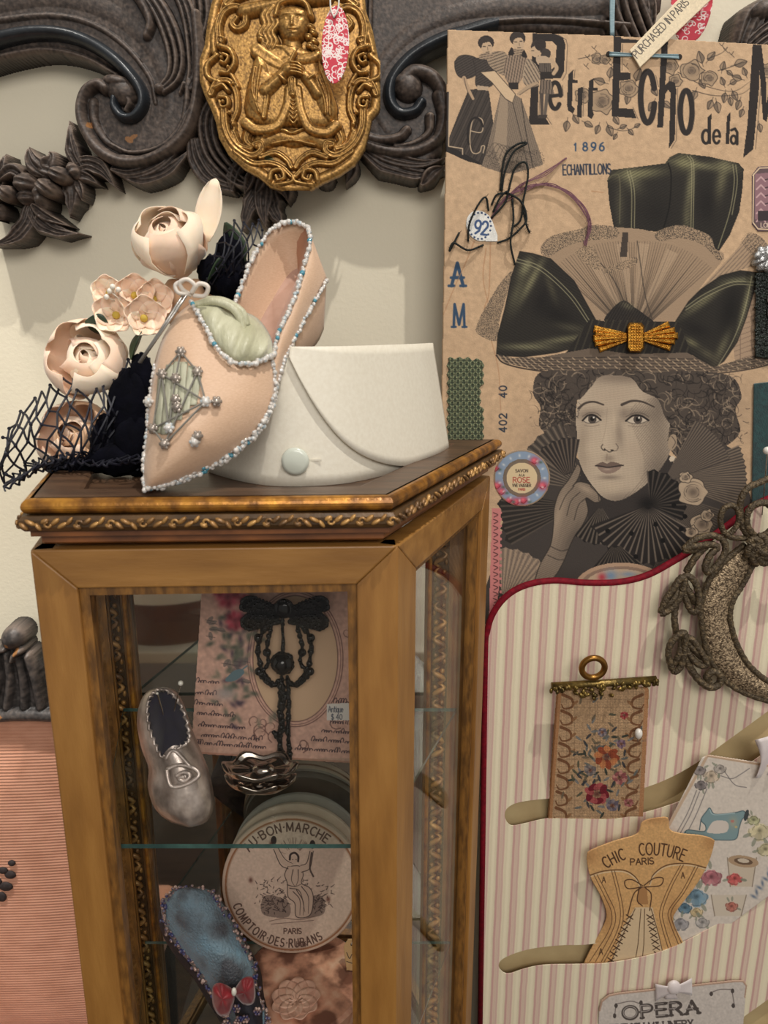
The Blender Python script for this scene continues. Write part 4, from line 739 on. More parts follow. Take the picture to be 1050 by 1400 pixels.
for ex, ey, rw, tl in ((808, 573, 12.5, -1), (870, 573.5, 15.5, 1)):
    W = [(ex-rw, ey+1.5), (ex-rw*.4, ey-5.4), (ex+rw*.3, ey-5.6), (ex+rw, ey+.8), (ex+rw*.35, ey+4.6), (ex-rw*.45, ey+4.8)]; cv.fill(W, (202, 180, 150)); clipto(W)
    cv.ell(ex+.8, ey-.8, 6.0, 6.2, (84, 72, 62)); cv.ell(ex+.8, ey-.8, 2.9, 3.1, (28, 24, 22)); cv.ell(ex+2.6, ey-2.8, 1.4, 1.4, (222, 206, 180)); cv.clip = None
    cv.line([W[0], W[1], W[2], W[3]], 2.5, dk); cv.line([W[0], W[5], W[4], W[3]], .9, dk, a=.7); cv.line([(ex-rw, ey-4), (ex-rw*.3, ey-9), (ex+rw*.5, ey-8.5), (ex+rw, ey-4)], 1.1, (92, 78, 66), a=.8); cv.line([(ex-rw*.8, ey+8), (ex, ey+9.5), (ex+rw*.8, ey+7.5)], 1.0, (120, 102, 84), a=.6)
cv.line([(829, 558), (828, 574), (826, 590), (822, 604)], .9, (140, 118, 96), a=.35)
cv.line([(823, 607), (821, 611), (824, 615), (828, 615), (832, 617.5), (837, 615.5)], 1.3, (70, 59, 50), a=.9); cv.ell(825.5, 613.6, 1.8, 1.0, dk, .85); cv.ell(836, 615, 2.4, 1.1, dk, .9); cv.line([(841, 606), (844, 610.5), (842, 615), (838, 616)], 1.1, (92, 78, 66), a=.75); cv.line([(829, 620), (828, 629)], 1.6, (140, 118, 96), a=.6)
cv.fill([(813, 636), (822, 631), (829, 633), (836, 630.5), (850, 635.5), (838, 638), (824, 638)], (116, 94, 79)); cv.fill([(816, 637.5), (830, 638), (848, 636.5), (841, 644), (830, 647), (821, 644)], (146, 120, 100)); cv.line([(813, 636), (822, 637), (830, 638.4), (840, 637), (851, 635.5)], 1.6, (48, 40, 36)); cv.blob(829, 641, 6, 1.6, (190, 162, 134), .7)
for H_, n, sd in ((HR, 230, 1), (HL, 150, 2), (HT, 120, 3)):
    cv.fill(H_, (82, 70, 59)); hair(H_, n, sd, (42, 36, 32), .75, 1.6, ln=30, light=(158, 134, 106))
hair([(724, 520), (742, 505), (796, 520), (770, 622), (728, 590)], 50, 7, (60, 51, 44), .7, 1.0, ln=22); hair([(980, 505), (1020, 520), (1018, 600), (980, 626), (960, 560)], 50, 8, (60, 51, 44), .7, 1.0, ln=22)
cv.ell(918, 604, 6, 11, (168, 142, 112), 1, 10); cv.line([(917, 596), (922, 604), (918, 612)], 1, INK, a=.7); cv.ell(918, 627, 4.2, 4.2, (216, 192, 158)); cv.line([(922, 626), (920, 630), (916, 631)], .9, INK)
# --- ruffles, bow, hand
def fan(cx, cy, r0, r1, a0, a1, n, c1, c2, wav=.06, base=None):
    pts = [(cx+r0*cos(R(a0)), cy+r0*sin(R(a0)))]+[(cx+r1*(1+wav*(i % 2))*cos(R(a)), cy+r1*(1+wav*(i % 2))*sin(R(a))) for i, a in enumerate(np.linspace(a0, a1, n))]+[(cx+r0*cos(R(a1)), cy+r0*sin(R(a1)))]
    cv.fill(pts, base or c1, sm=False)
    for i, a in enumerate(np.linspace(a0, a1, n*2)):
        c, s_ = cos(R(a)), sin(R(a)); cv.line([(cx+r0*c, cy+r0*s_), (cx+r1*c, cy+r1*s_)], .8, c1 if i % 2 else c2, 2.6, a=.8, sm=False)
fan(905, 655, 20, 112, -24, 22, 22, (70, 61, 53), (132, 112, 90), .03, (92, 79, 66)); fan(905, 660, 15, 95, -62, -20, 18, (66, 57, 50), (124, 106, 86), .03, (84, 72, 61)); fan(900, 670, 12, 90, 18, 60, 20, (64, 55, 48), (112, 96, 78), .03, (78, 67, 57))
fan(800, 668, 20, 95, 188, 250, 12, (62, 54, 47), (126, 108, 88), .03, (82, 71, 60)); fan(790, 690, 20, 105, 150, 190, 10, (50, 44, 38), (98, 84, 70)); fan(780, 660, 15, 60, 225, 280, 9, (52, 45, 40), (116, 98, 80))
fan(820, 690, 5, 52, 60, 130, 10, (40, 35, 31), (120, 104, 86)); fan(885, 690, 6, 78, 30, 160, 18, (44, 38, 34), (134, 116, 96), .09); fan(888, 690, 4, 46, -95, 25, 12, (34, 30, 27), (88, 76, 64), .08)
cv.blob(884, 688, 14, 12, (26, 23, 21), .95); fan(840, 740, 8, 70, 40, 130, 12, (40, 35, 31), (104, 90, 74)); fan(900, 760, 8, 70, 20, 120, 12, (50, 43, 38), (116, 100, 82))
for x, y in ((862, 728), (905, 738), (930, 722), (895, 716), (946, 760), (915, 770), (868, 760), (830, 725), (920, 690), (935, 705)): cv.ell(x, y, 3.4, 3.4, (24, 21, 19))
fan(686, 830, 20, 80, -92, -20, 14, (120, 102, 84), (176, 148, 116), .04, (150, 126, 102)); stipple([(680, 770), (720, 752), (760, 790), (740, 830), (680, 830)], 500, 31, INK, 1, .4)
GLV = [(728, 800), (738, 770), (752, 744), (756, 716), (757, 694), (764, 672), (776, 656), (784, 642), (789, 634), (793, 642), (788, 656), (782, 664), (790, 658), (806, 662), (818, 676), (820, 684), (812, 686), (800, 680), (803, 698), (796, 716), (786, 730), (778, 746), (768, 770), (754, 790)]
cv.fill(GLV, (142, 121, 98)); cv.hatch(GLV, (88, 75, 63), 24, 2.6, .4, .4); clipto(GLV); cv.blob(762, 706, 8, 40, (176, 150, 120), .7, 15); cv.blob(782, 735, 9, 30, (92, 79, 66), .7, 30); cv.blob(800, 668, 14, 5, (178, 152, 122), .7, 30); cv.clip = None
cv.line(GLV+GLV[:1], 1.1, (50, 43, 37), a=.9)
for P in ([(784, 664), (772, 678), (764, 696)], [(792, 672), (780, 684), (774, 704)], [(799, 681), (790, 690), (784, 710)], [(806, 664), (816, 674), (818, 684)], [(752, 746), (766, 752), (776, 750)], [(748, 758), (762, 764), (770, 764)]): cv.line(P, 1.1, (58, 50, 43), a=.85)
for x, y, r, sd in ((946, 672, 20, 41), (936, 652, 9, 42), (958, 716, 16, 43), (944, 726, 9, 44), (966, 704, 9, 45)): rose(x, y, r, sd, (198, 168, 132))
# lower label edge
cv.ell(848, 800, 62, 32, (188, 150, 116)); cv.ell(848, 800, 56, 27, (150, 120, 96)); cv.ell(848, 800, 50, 23, (200, 168, 132)); cv.blob(834, 786, 10, 8, (120, 144, 164), .9); cv.blob(822, 788, 6, 6, (190, 60, 70), .9); cv.blob(858, 784, 12, 4, (120, 144, 164), .7)
cv.fill([(672, 694), (684, 694), (682, 800), (676, 850), (668, 850)], (212, 130, 118), sm=False)
for y in range(700, 850, 9): cv.line([(674, y), (680, y+3), (675, y+6)], 1.2, (80, 50, 46)); cv.ell(684, y, 2, 2, (212, 130, 118))
cv.A = cv.A*np.array([.955, .985, 1.05])
cv.build('printed_sheet', PST, 'board_print', pst, thick=.003)
mat('ribbon_blue', (140, 164, 170), (118, 144, 152), rough=.45, scale=200, stretch=(1, 1, 8))
# ------------------------------------------------------------------ things fixed to the board
F1 = .003   # face of the board
def bp(x, y, off=F1): return PST.p(x, y, off)
# ribbon the board hangs by
rb = empty('hanging_ribbon', tuple(bp(838, 60)), 'pale blue satin ribbon threaded through the top of the fashion board', 'ribbon')
MB().grid(lambda u, v: bp(833+95*u+2*(v-.5)*4*sin(u*3), 74+3.5*u+(v-.5)*(7-2.2*sin(u*pi)), F1+.0012+.0016*sin(u*pi)+.0006*cos(v*9)), 20, 7).build('strap', 'ribbon_blue', rb, smooth=True, solid=.0004)
MB().grid(lambda u, v: PST.p(842-5*u+(v-.5)*(9-3*u)-2*sin(u*pi), -60+110*u, -.006+.0005*sin(v*7)), 16, 5).build('tail', 'ribbon_blue', rb, smooth=True, solid=.0004)
mat('hole_dark', (40, 32, 26), rough=.9)
for x, y in ((832, 74), (929, 78)): MB().lathe([(.0018, 0), (.0026, .0003), (.0018, .0006)], Vector(bp(x, y, F1+.0002)), 12, rot=Matrix.Rotation(pi/2, 3, 'X')).build('eyelet', 'hole_dark', pst)
# paper strip with lettering, red damask tag behind it
TS = Pl((0, .8175-.006, 1.72), (0, -1, .05))
st = empty('paper_strip_tag', tuple(TS.p(875, 92)), 'cream paper strip tag reading PURCHASED IN PARIS tucked under the ribbon', 'tag')
cv = Cv(855, -40, 1010, 98, 2.2, (226, 208, 176)); cv.noise(.02, 4, 1); cv.fill([(861, 69), (990, -66), (1040, -66), (896, 72), (875, 92)], (0, 0, 0), 0, sm=False, mask=True)
cv.text('PURCHASED IN PARIS', 871, 80, 10.5, (66, 60, 58), 1.25, .86, rot=-46.5, sp=.17)
cv.build('strip', TS, 'card', st, thick=.0005)
T2 = Pl((0, .828, 1.78), (0, -1, .03))
cv = Cv(905, -60, 982, 66, 1.8, (204, 62, 80)); damask(cv, None, 9, 905, -55, 982, 66, 170); cv.ell(946, 2, 28, 58, (0, 0, 0), 0, 8, mask=True)
tag(cv.build('swing_tag', T2, 'card', None, thick=.0008), 'oval red damask swing tag behind the paper strip above the fashion board', 'tag')
# brass bow brooch
mat('brooch_brass', (214, 156, 62), (168, 112, 38), rough=.3, metal=.85, scale=120, bump=.25, bscale=500)
br = empty('bow_brooch', tuple(bp(868, 483)), 'gold coloured fan bow brooch pinned to the hat on the fashion board', 'brooch')
def bar3(x0, y0, w0, x1, y1, w1, h, z0=F1):
    d = np.array([x1-x0, y1-y0], float); d /= np.linalg.norm(d); n = np.array([-d[1], d[0]])
    c = [(x0+n[0]*w0, y0+n[1]*w0), (x1+n[0]*w1, y1+n[1]*w1), (x1-n[0]*w1, y1-n[1]*w1), (x0-n[0]*w0, y0-n[1]*w0)]; i = [(x0+n[0]*w0*.5, y0+n[1]*w0*.5), (x1+n[0]*w1*.55-d[0]*2, y1+n[1]*w1*.55-d[1]*2), (x1-n[0]*w1*.55-d[0]*2, y1-n[1]*w1*.55-d[1]*2), (x0-n[0]*w0*.5, y0-n[1]*w0*.5)]
    mb = MB(); lo = [bp(x, y, z0) for x, y in c]; md = [bp(x, y, z0+h*.6) for x, y in c]; hi = [bp(x, y, z0+h) for x, y in i]; mb.add(lo+md+hi, [(3, 2, 1, 0), (8, 9, 10, 11)]+[(a+k, a+(k+1) % 4, a+4+(k+1) % 4, a+4+k) for a in (0, 4) for k in range(4)])
    for t in np.linspace(.2, .85, 5):
        for s_ in (-.3, .3): x = x0+(x1-x0)*t+n[0]*s_*w1; y = y0+(y1-y0)*t+n[1]*s_*w1; mb.ball(bp(x, y, z0+h), .0008, 6, 4)
    return mb
for sx, cx in ((-1, 857), (1, 881)):
    for i, (dx, dy, w1, h) in enumerate([(45, -12, 4.2, .0035), (44, -5, 4, .0045), (46, 1.5, 4.4, .0055), (44, 9, 4, .0045), (38, 17, 4.2, .0035)] if sx < 0 else [(34, -18, 4.2, .0035), (42, -10, 4, .0045), (46, -2, 4.4, .0055), (42, 6, 4, .0045), (36, 15, 4.2, .0035)]):
        bar3(cx, 461-(2-i)*2.2, 1.6, cx+sx*dx, 461+dy, w1, h).build('fan_bar', 'brooch_brass', br)
mb = MB(); pts = [(860, 441), (877, 441), (881, 446), (881, 476), (876, 482), (861, 482), (857, 477), (857, 446)]
mb.hexa([bp(x, y, F1+.001) for x, y in pts], [bp(869+(x-869)*.82, 461+(y-461)*.88, F1+.0085) for x, y in pts])
for a in range(4):
    for b in range(9): mb.ball(bp(863.5+a*3.7, 446+b*3.9, F1+.0085), .0011, 6, 4)
for k in range(22): t = 2*pi*k/22; mb.ball(bp(869+10*cos(t), 461.5+18.5*sin(t), F1+.006), .001, 6, 4)
mb.build('centre_knot', 'brooch_brass', br)
# tweed swatch with pinked edge
cv = Cv(608, 482, 664, 640, 2.0, (96, 104, 78)); q = ((np.floor(cv.X/4.0)+np.floor(cv.Y/5.0)) % 2); w_ = (np.abs((cv.X % 4.0)-2) < .6) | (np.abs((cv.Y % 5.0)-2.5) < .7)
cv.A = np.where(q[..., None] > 0, np.array((128, 132, 100.)), np.array((88, 98, 76.)))*(1-.35*w_[..., None]); cv.noise(.1, 1, 4)
r = random.Random(3); sw = [(613, 490)]+[(616+6*i, 488+3.5*(i % 2)+(2 if i > 4 else 0)) for i in range(7)]+[(659+(3 if i % 2 else 0)-(4 if 5 < i < 11 else 0), 494+6*i) for i in range(24)]+[(610, 638)]+[(611+(3 if i % 2 else 0), 632-6*i) for i in range(24)]
cv.fill(sw, (0, 0, 0), 0, sm=False, mask=True); cv.H = np.where(q > 0, .5, 0)
print_mat('cloth', rough=.95, sheen=.2); tag(cv.build('tweed_swatch', PST, 'cloth', None, base=F1+.0002, thick=.0012), 'grey green woven tweed swatch with pinked edges glued to the board', 'swatch')
# soap label sticker
cv = Cv(672, 610, 756, 700, 2.0, (128, 146, 168)); cx, cy = 713.5, 653.5; d = np.hypot(cv.X-cx, cv.Y-cy); th = np.arctan2(cv.Y-cy, cv.X-cx)
cv.A[(d > 36.5)] = (150, 130, 108); cv.ell(cx, cy, 36, 36, (136, 152, 172)); cv.ell(cx, cy, 26+0, 26, (112, 98, 84)); rr = 25+1.4*np.cos(th*14); cv.A[d < rr] = (120, 104, 88); cv.A[d < 21] = (214, 190, 150)
for x, y, s_ in ((731, 630, 8), (742, 664, 9), (680, 664, 8), (686, 672, 7), (706, 686, 8), (716, 684, 8), (696, 684, 6), (678, 640, 5)):
    cv.blob(x, y, s_*.8, s_*.7, (196, 52, 70), .95); cv.blob(x-1, y-1, s_*.35, s_*.3, (232, 120, 130), .8); cv.blob(x+s_, y+2, 3, 2, (70, 96, 80), .8); cv.line([(x-4, y+2), (x, y+4), (x+4, y)], 1, (130, 30, 44))
for a in range(0, 360, 24): cv.blob(cx+31*cos(R(a)), cy+31*sin(R(a)), 2.4, 1.6, (224, 222, 214), .7, a)
cv.text('SAVON', cx, cy-8, 4, (70, 56, 48), .8, 1.1, center=True); cv.text('A LA', cx, cy-2.5, 3, (70, 56, 48), .7, 1, center=True); cv.text('ROSE', cx, cy+6, 7, (168, 72, 60), 1.2, 1.1, center=True); cv.text('VVE VAISSIER', cx, cy+12, 4, (70, 56, 48), .8, .85, center=True); cv.text('PARIS', cx, cy+17, 3, (168, 72, 60), .7, 1, center=True)
cv.ell(cx, cy, 38.5, 38.5, (0, 0, 0), 0, mask=True); tag(cv.build('soap_label', PST, 'card', None, base=F1+.0002, thick=.0004), 'round blue soap label with red roses stuck on the fashion board', 'label')
# sample threads with number label
mat('thread_dark', (38, 42, 38), (24, 27, 25), rough=.95, scale=300, bump=.6); mat('thread_mauve', (128, 88, 96), (104, 68, 78), rough=.9, scale=200)
th_ = empty('thread_sample', tuple(bp(660, 330)), 'bundle of mauve and dark threads stitched to the fashion board', 'thread')
def thread(pts, r, z=.004, fuzz=0, n=5):
    P = cr(pts, 8); mb = MB(); m = len(P); Q = [bp(x, y, F1+r+z*sin(pi*i/(m-1))) for i, (x, y) in enumerate(P)]; mb.tube(Q, r, n)
    g = random.Random(int(P[0][0]*7)); 
    for i in range(fuzz): p = Vector(Q[g.randrange(m)]); v = Vector((g.uniform(-1, 1), g.uniform(-1, .2), g.uniform(-1, 1)))*.0035; mb.tube([p, p+v*.6, p+v], [.0003, .0002, .0001], 3)
    return mb
for P in ([(661, 335), (640, 342), (620, 332), (615, 343), (628, 318)], [(684, 260), (690, 215), (706, 198), (720, 196), (702, 208), (690, 236), (686, 262)], [(695, 262), (704, 230), (718, 222), (722, 240), (716, 272), (712, 300), (700, 312)], [(672, 280), (680, 266), (698, 266), (714, 278), (720, 300), (712, 312), (696, 326), (680, 332)], [(668, 288), (664, 270), (654, 280), (642, 306), (640, 330)], [(700, 268), (702, 300), (698, 332), (704, 362)], [(674, 290), (684, 270), (694, 262), (690, 278), (672, 298)], [(714, 282), (720, 308), (724, 318)]):
    thread(P, .0011, .006, 40).build('dark_thread', 'thread_dark', th_, smooth=True)
for i in range(12):
    g = random.Random(i); j = lambda s_=1: g.uniform(-3, 3)*s_
    thread([(672+j(.5), 298+j(.5)), (690+j(), 274+j()), (722+j(), 256+j()), (752+j(), 252+j()), (780+j(), 266+j()), (800+j(), 290+j()), (806+j(), 312+j()), (800+j(), 334+j())] if i < 8 else [(690+j(), 272+j()), (714+j(), 252+j()), (744+j(), 238+j()), (772+j(), 218+j())], .0005, .004, 6, 4).build('mauve_thread', 'thread_mauve', th_)
cv = Cv(634, 282, 686, 336, 2.4, (222, 220, 214)); cx, cy = 656, 309; cv.noise(.03, 3, 2)
for a in range(0, 360, 20): cv.ell(cx+15*cos(R(a)), cy+18*sin(R(a)), 1.5, 1.5, (52, 70, 104))
cv.text('92', 648, 319, 18, (60, 82, 122), 3.0, .82, rot=8, sp=.14); cv.ell(cx, cy, 18, 21.5, (0, 0, 0), 0, -25, mask=True); cv.fill([(664, 330), (680, 330), (680, 322), (672, 300), (664, 300)], (0, 0, 0), 0, sm=False, mask=True)
cv.build('number_label', PST, 'card', th_, base=F1+.0005, thick=.0008)
# things at the right edge of the board
cv = Cv(1026, 226, 1090, 320, 1.6, (96, 76, 78)); cv.fill([(1032, 238), (1090, 232), (1090, 308), (1032, 300)], (142, 106, 112), sm=False)
for y in range(242, 300, 11): cv.line([(1034, y+6), (1040, y), (1046, y+6)], 2, (196, 160, 160), sm=False); cv.line([(1046, y+4), (1060, y), (1075, y+5)], 1.6, (70, 52, 58), sm=False)
cv.fill([(1036, 288), (1090, 288), (1090, 302), (1036, 302)], (52, 42, 44), sm=False); cv.text('LONDON', 1040, 311, 6, (224, 200, 176), 1, 1); cv.line([(1030, 240), (1029, 304), (1036, 313), (1090, 316)], 1.4, (226, 200, 164), sm=False); cv.line([(1029, 240), (1038, 230), (1090, 228)], 1.4, (226, 200, 164), sm=False)
cv.fill([(1028, 240), (1037, 228), (1090, 226), (1090, 318), (1036, 316), (1028, 306)], (0, 0, 0), 0, sm=False, mask=True); tag(cv.build('trade_card', PST, 'card', None, base=F1+.0002, thick=.0006), 'small purple printed trade card with cut corners on the board', 'card')
mat('sequin_green', (34, 42, 34), (14, 16, 14), rough=.35, metal=.3, scale=260, bump=.8, bscale=400); mat('silver_foil', (200, 200, 198), (140, 138, 136), rough=.25, metal=.8, scale=150, bump=.6)
tr = empty('sequin_trim', tuple(bp(1052, 490)), 'dark green sequined trim strip with silver foil rosette on the board', 'trim')
mb = MB(); g = random.Random(5)
mb.hexa([bp(x, y, F1) for x, y in ((1033, 372), (1078, 370), (1078, 492), (1032, 490))], [bp(x, y, F1+.004) for x, y in ((1034, 373), (1077, 372), (1077, 490), (1033, 488))])
for i in range(420): mb.ball(bp(g.uniform(1033, 1076), g.uniform(373, 489), F1+.004), (.0016, .0009, .0016), 6, 4)
mb.build('sequin_band', 'sequin_green', tr)
mb = MB()
for i in range(9):
    a = i*.7; c = bp(1046+9*cos(a), 354+9*sin(a), F1+.005); mb.ball(c, (.008, .004, .005), 9, 6, rot=Euler((g.uniform(-.5, .5), a, g.uniform(-.5, .5))).to_matrix())
for y in (408, 426): mb.ball(bp(1056, y, F1+.006), (.006, .003, .008), 8, 5)
mb.build('foil_rosette', 'silver_foil', tr, smooth=True)
mat('velvet_green', (22, 62, 62), (14, 44, 46), rough=.9, sheen=.6, scale=200, bump=.3)
MB().hexa([bp(x, y, F1) for x, y in ((1030, 524), (1085, 518), (1085, 706), (1027, 706))], [bp(x, y, F1+.003) for x, y in ((1031, 525), (1084, 519), (1084, 705), (1028, 705))]).build('velvet_swatch', 'velvet_green', None, bevel=.0008)
tag(bpy.data.objects['velvet_swatch'], 'dark teal velvet swatch at the right edge of the fashion board', 'swatch')
# ------------------------------------------------------------------ striped pocket folder
FY = .792; FOL = Pl((0, FY, 0), (0, -1, 0))
def sheet(name, pl, loops, thick, m, parent=None, base=0.0, bevel=0.0):
    """flat sheet with holes: loops of picture points on plane pl, filled even-odd, given thickness"""
    cu = bpy.data.curves.new(name, 'CURVE'); cu.dimensions = '2D'; cu.fill_mode = 'BOTH'; cu.extrude = thick/2; cu.bevel_depth = bevel
    o0 = pl.o+pl.n*(base+thick/2)
    for lp in loops:
        W = np.array([pl.p(x, y, base+thick/2) for x, y in lp]); u = (W-o0)@pl.u; v = (W-o0)@pl.v; sp = cu.splines.new('POLY'); sp.points.add(len(lp)-1)
        for i in range(len(lp)): sp.points[i].co = (u[i], v[i], 0, 1)
        sp.use_cyclic_u = True
    t = bpy.data.objects.new('tmp', cu); COL.objects.link(t); bpy.context.view_layer.update()
    me = bpy.data.meshes.new_from_object(t.evaluated_get(bpy.context.evaluated_depsgraph_get())); bpy.data.objects.remove(t); me.name = name
    Mx = Matrix(((pl.u[0], pl.v[0], pl.n[0], o0[0]), (pl.u[1], pl.v[1], pl.n[1], o0[1]), (pl.u[2], pl.v[2], pl.n[2], o0[2]), (0, 0, 0, 1))); me.transform(Mx); me.materials.clear()
    return link(name, me, m, parent)
m = mat('striped_cloth', (220, 200, 160), rough=.85, scale=5); N = m.node_tree.nodes; L = m.node_tree.links; b = N['Principled BSDF']
tc = N.new('ShaderNodeTexCoord'); sx = N.new('ShaderNodeSeparateXYZ'); L.new(tc.outputs['Object'], sx.inputs[0])
mu = N.new('ShaderNodeMath'); mu.operation = 'MULTIPLY'; mu.inputs[1].default_value = 1/.0191; L.new(sx.outputs[0], mu.inputs[0])
nz = N.new('ShaderNodeTexNoise'); nz.inputs['Scale'].default_value = 40; L.new(tc.outputs['Object'], nz.inputs[0]); ad = N.new('ShaderNodeMath'); ad.operation = 'MULTIPLY_ADD'; ad.inputs[1].default_value = .07; L.new(nz.outputs[0], ad.inputs[0]); L.new(mu.outputs[0], ad.inputs[2])
fr = N.new('ShaderNodeMath'); fr.operation = 'FRACT'; L.new(ad.outputs[0], fr.inputs[0]); cr_ = N.new('ShaderNodeValToRGB'); L.new(fr.outputs[0], cr_.inputs[0]); L.new(cr_.outputs[0], b.inputs['Base Color'])
E = cr_.color_ramp.elements; E[0].position = 0; E[0].color = rgba((228, 216, 186)); E[1].position = 1; E[1].color = rgba((228, 216, 186))
for p, c in ((.36, (226, 214, 184)), (.41, (200, 164, 152)), (.50, (192, 150, 142)), (.57, (214, 188, 168)), (.72, (216, 192, 172)), (.79, (200, 166, 154)), (.86, (206, 176, 160)), (.90, (226, 212, 182))): e_ = E.new(p); e_.color = rgba(c)
s2 = N.new('ShaderNodeMath'); s2.operation = 'SINE'; m3 = N.new('ShaderNodeMath'); m3.operation = 'MULTIPLY'; m3.inputs[1].default_value = 2*pi*3; L.new(ad.outputs[0], m3.inputs[0]); L.new(m3.outputs[0], s2.inputs[0])
n2 = N.new('ShaderNodeTexNoise'); n2.inputs['Scale'].default_value = 700; L.new(tc.outputs['Object'], n2.inputs[0]); a2 = N.new('ShaderNodeMath'); a2.operation = 'ADD'; L.new(s2.outputs[0], a2.inputs[0]); L.new(n2.outputs[0], a2.inputs[1])
bpn = N.new('ShaderNodeBump'); bpn.inputs['Strength'].default_value = .35; bpn.inputs['Distance'].default_value = .0008; L.new(a2.outputs[0], bpn.inputs['Height']); L.new(bpn.outputs[0], b.inputs['Normal'])
mat('lining', (198, 176, 130), (186, 162, 118), rough=.8, scale=30); mat('red_piping', (126, 12, 30), (98, 8, 24), rough=.7, scale=200, bump=.3, spec=.2)
fol = empty('pocket_folder', tuple(FOL.p(860, 1440)), 'pink and cream striped fabric pocket folder with red velvet piping', 'folder')
TOP = [(657, 1400), (661, 1130), (664, 900), (667, 862), (676, 836), (694, 814), (720, 800), (756, 794), (800, 797), (846, 796), (884, 787), (920, 768), (956, 746), (996, 718), (1030, 692), (1085, 668)]
top = [tuple(p) for p in cr(TOP[1:], 5)]; outl_ = [(656, 1482)]+top+[(1085, 1482)]
S1 = [(690, 1116), (694, 1104), (712, 1096), (756, 1091), (830, 1087), (886, 1075), (940, 1050), (1000, 1008), (1055, 968), (1078, 952), (1078, 1000), (1030, 1040), (970, 1078), (928, 1096), (884, 1110), (840, 1119), (790, 1119), (748, 1119), (716, 1126), (698, 1128)]
S2 = [(682, 1322), (688, 1310), (720, 1298), (764, 1292), (810, 1290), (870, 1276), (940, 1244), (1000, 1206), (1060, 1160), (1078, 1148), (1078, 1204), (1050, 1222), (1000, 1252), (940, 1285), (894, 1304), (834, 1316), (790, 1318), (745, 1319), (718, 1324), (694, 1331)]
S3 = [(1000, 1400), (1030, 1380), (1078, 1350), (1078, 1392), (1040, 1418), (1000, 1434), (940, 1452), (820, 1460), (760, 1462), (740, 1456), (760, 1444), (850, 1438), (940, 1424)]
sm_ = lambda q: [tuple(p) for p in cr(q, 5, True)]
sheet('front_panel', FOL, [outl_, sm_(S1), sm_(S2), sm_(S3)], .0012, 'striped_cloth', fol, base=.0)
sheet('lining_panel', FOL, [[(659, 1481)]+[(x+2, y+3) for x, y in top]+[(1083, 1481)]], .002, 'lining', fol, base=-.0150)
MB().tube([FOL.p(x, y, -.002) for x, y in [(656, 1478)]+top], .0042, 8).build('piping', 'red_piping', fol, smooth=True)
# ------------------------------------------------------------------ cards and trinkets in the pockets
def tilt(px, py, depth, lean): # plane through the folder face at picture point, leaning out towards the room at the top
    o = FOL.p(px, py, depth); return Pl(o, (0, -1, -lean))
# needlepoint hanging
TPP = tilt(816, 1108, -.002, .13)
print_mat('needlepoint', rough=.9, bump=.5, bscale=900)
tp = empty('needlepoint_hanging', tuple(TPP.p(815, 1118)), 'small floral needlepoint hanging with brass rod and ring in the upper pocket', 'tapestry')
cv = Cv(746, 936, 890, 1136, 1.7, (184, 150, 114)); cv.noise(.05, 2, 6)
g = random.Random(12)
for s_ in (-1, 1):
    for y in range(955, 1130, 22):
        x = 818+s_*50-(y-1030)*.06; cv.line([(x+s_*4, y-8), (x-s_*8, y-2), (x-s_*9, y+8), (x+s_*2, y+11), (x+s_*6, y+5)], 4.5, (122, 82, 54), 1.5); cv.ell(x-s_*13, y+3, 5, 2, (140, 98, 64), .8, 40*s_)
FLW = [(828, 1032, 20, (150, 70, 44), (200, 128, 80)), (846, 1060, 12, (150, 84, 84), (196, 136, 124)), (815, 1082, 20, (116, 26, 40), (176, 84, 84)), (848, 1014, 8, (110, 86, 104), (150, 122, 134)), (852, 975, 7, (150, 50, 54), (176, 90, 84)), (836, 1098, 11, (104, 96, 108), (140, 128, 132)), (806, 1050, 10, (112, 104, 104), (150, 136, 126)), (858, 1094, 8, (150, 84, 84), (186, 124, 116)), (822, 998, 8, (104, 96, 108), (150, 138, 140))]
for i in range(120): cv.ell(822+g.gauss(0, 21), 1042+g.gauss(0, 38), 5.2, 1.7, g.choice([(52, 58, 50), (84, 84, 66), (104, 106, 102), (58, 60, 64), (112, 98, 78), (120, 120, 118)]), .9, g.uniform(0, 180))
for x, y, r_, c1, c2 in FLW:
    for k in range(9): a = k*.7; cv.ell(x+r_*.55*cos(a), y+r_*.5*sin(a), r_*.36, r_*.22, c2 if k % 2 else c1, .95, g.uniform(0, 180))
    cv.blob(x, y, r_*.3, r_*.28, (84, 40, 36), .8)
bw = ((cv.X*1.25 % 1 < .35) | (cv.Y*1.25 % 1 < .35)); cv.A *= np.where(bw, .86, 1.04)[..., None]
ed = [(762, 944), (886, 940), (877, 1134), (748, 1134)]; cv.line([(762, 944), (748, 1134)], 9, (166, 112, 70), sm=False, a=.7); cv.line([(886, 940), (877, 1134)], 12, (176, 122, 80), sm=False, a=.7)
cv.fill(ed, (0, 0, 0), 0, sm=False, mask=True); cv.build('needlework', TPP, 'needlepoint', tp, thick=.004, back=-.002)
mat('aged_brass', (136, 112, 58), (84, 70, 40), rough=.35, metal=.75, scale=90, bump=.3, bscale=300); mat('bronze_ring', (168, 122, 58), (128, 90, 40), rough=.3, metal=.85, scale=40)
mb = MB(); mb.tube([TPP.p(754, 938, .003), TPP.p(826, 934, .003), TPP.p(897, 929, .003)], .0045, 10); mb.build('rod', 'aged_brass', tp, smooth=True)
mb = MB(); g = random.Random(4)
for i in range(74):
    t = g.random(); x = 752+147*t; y = 939-9*t+(3+16*math.exp(-((t-.45)/.25)**2))*g.random()+3*g.random(); mb.ball(TPP.p(x, y, .006+.002*g.random()), (.0036, .0022, .0024), 7, 5, rot=Euler((0, g.uniform(0, 3), g.uniform(0, 3))).to_matrix())
mb.build('leaf_ornament', 'aged_brass', tp, smooth=True)
c = TPP.p(811, 913, .003); sc = TPP.scale(811, 913)
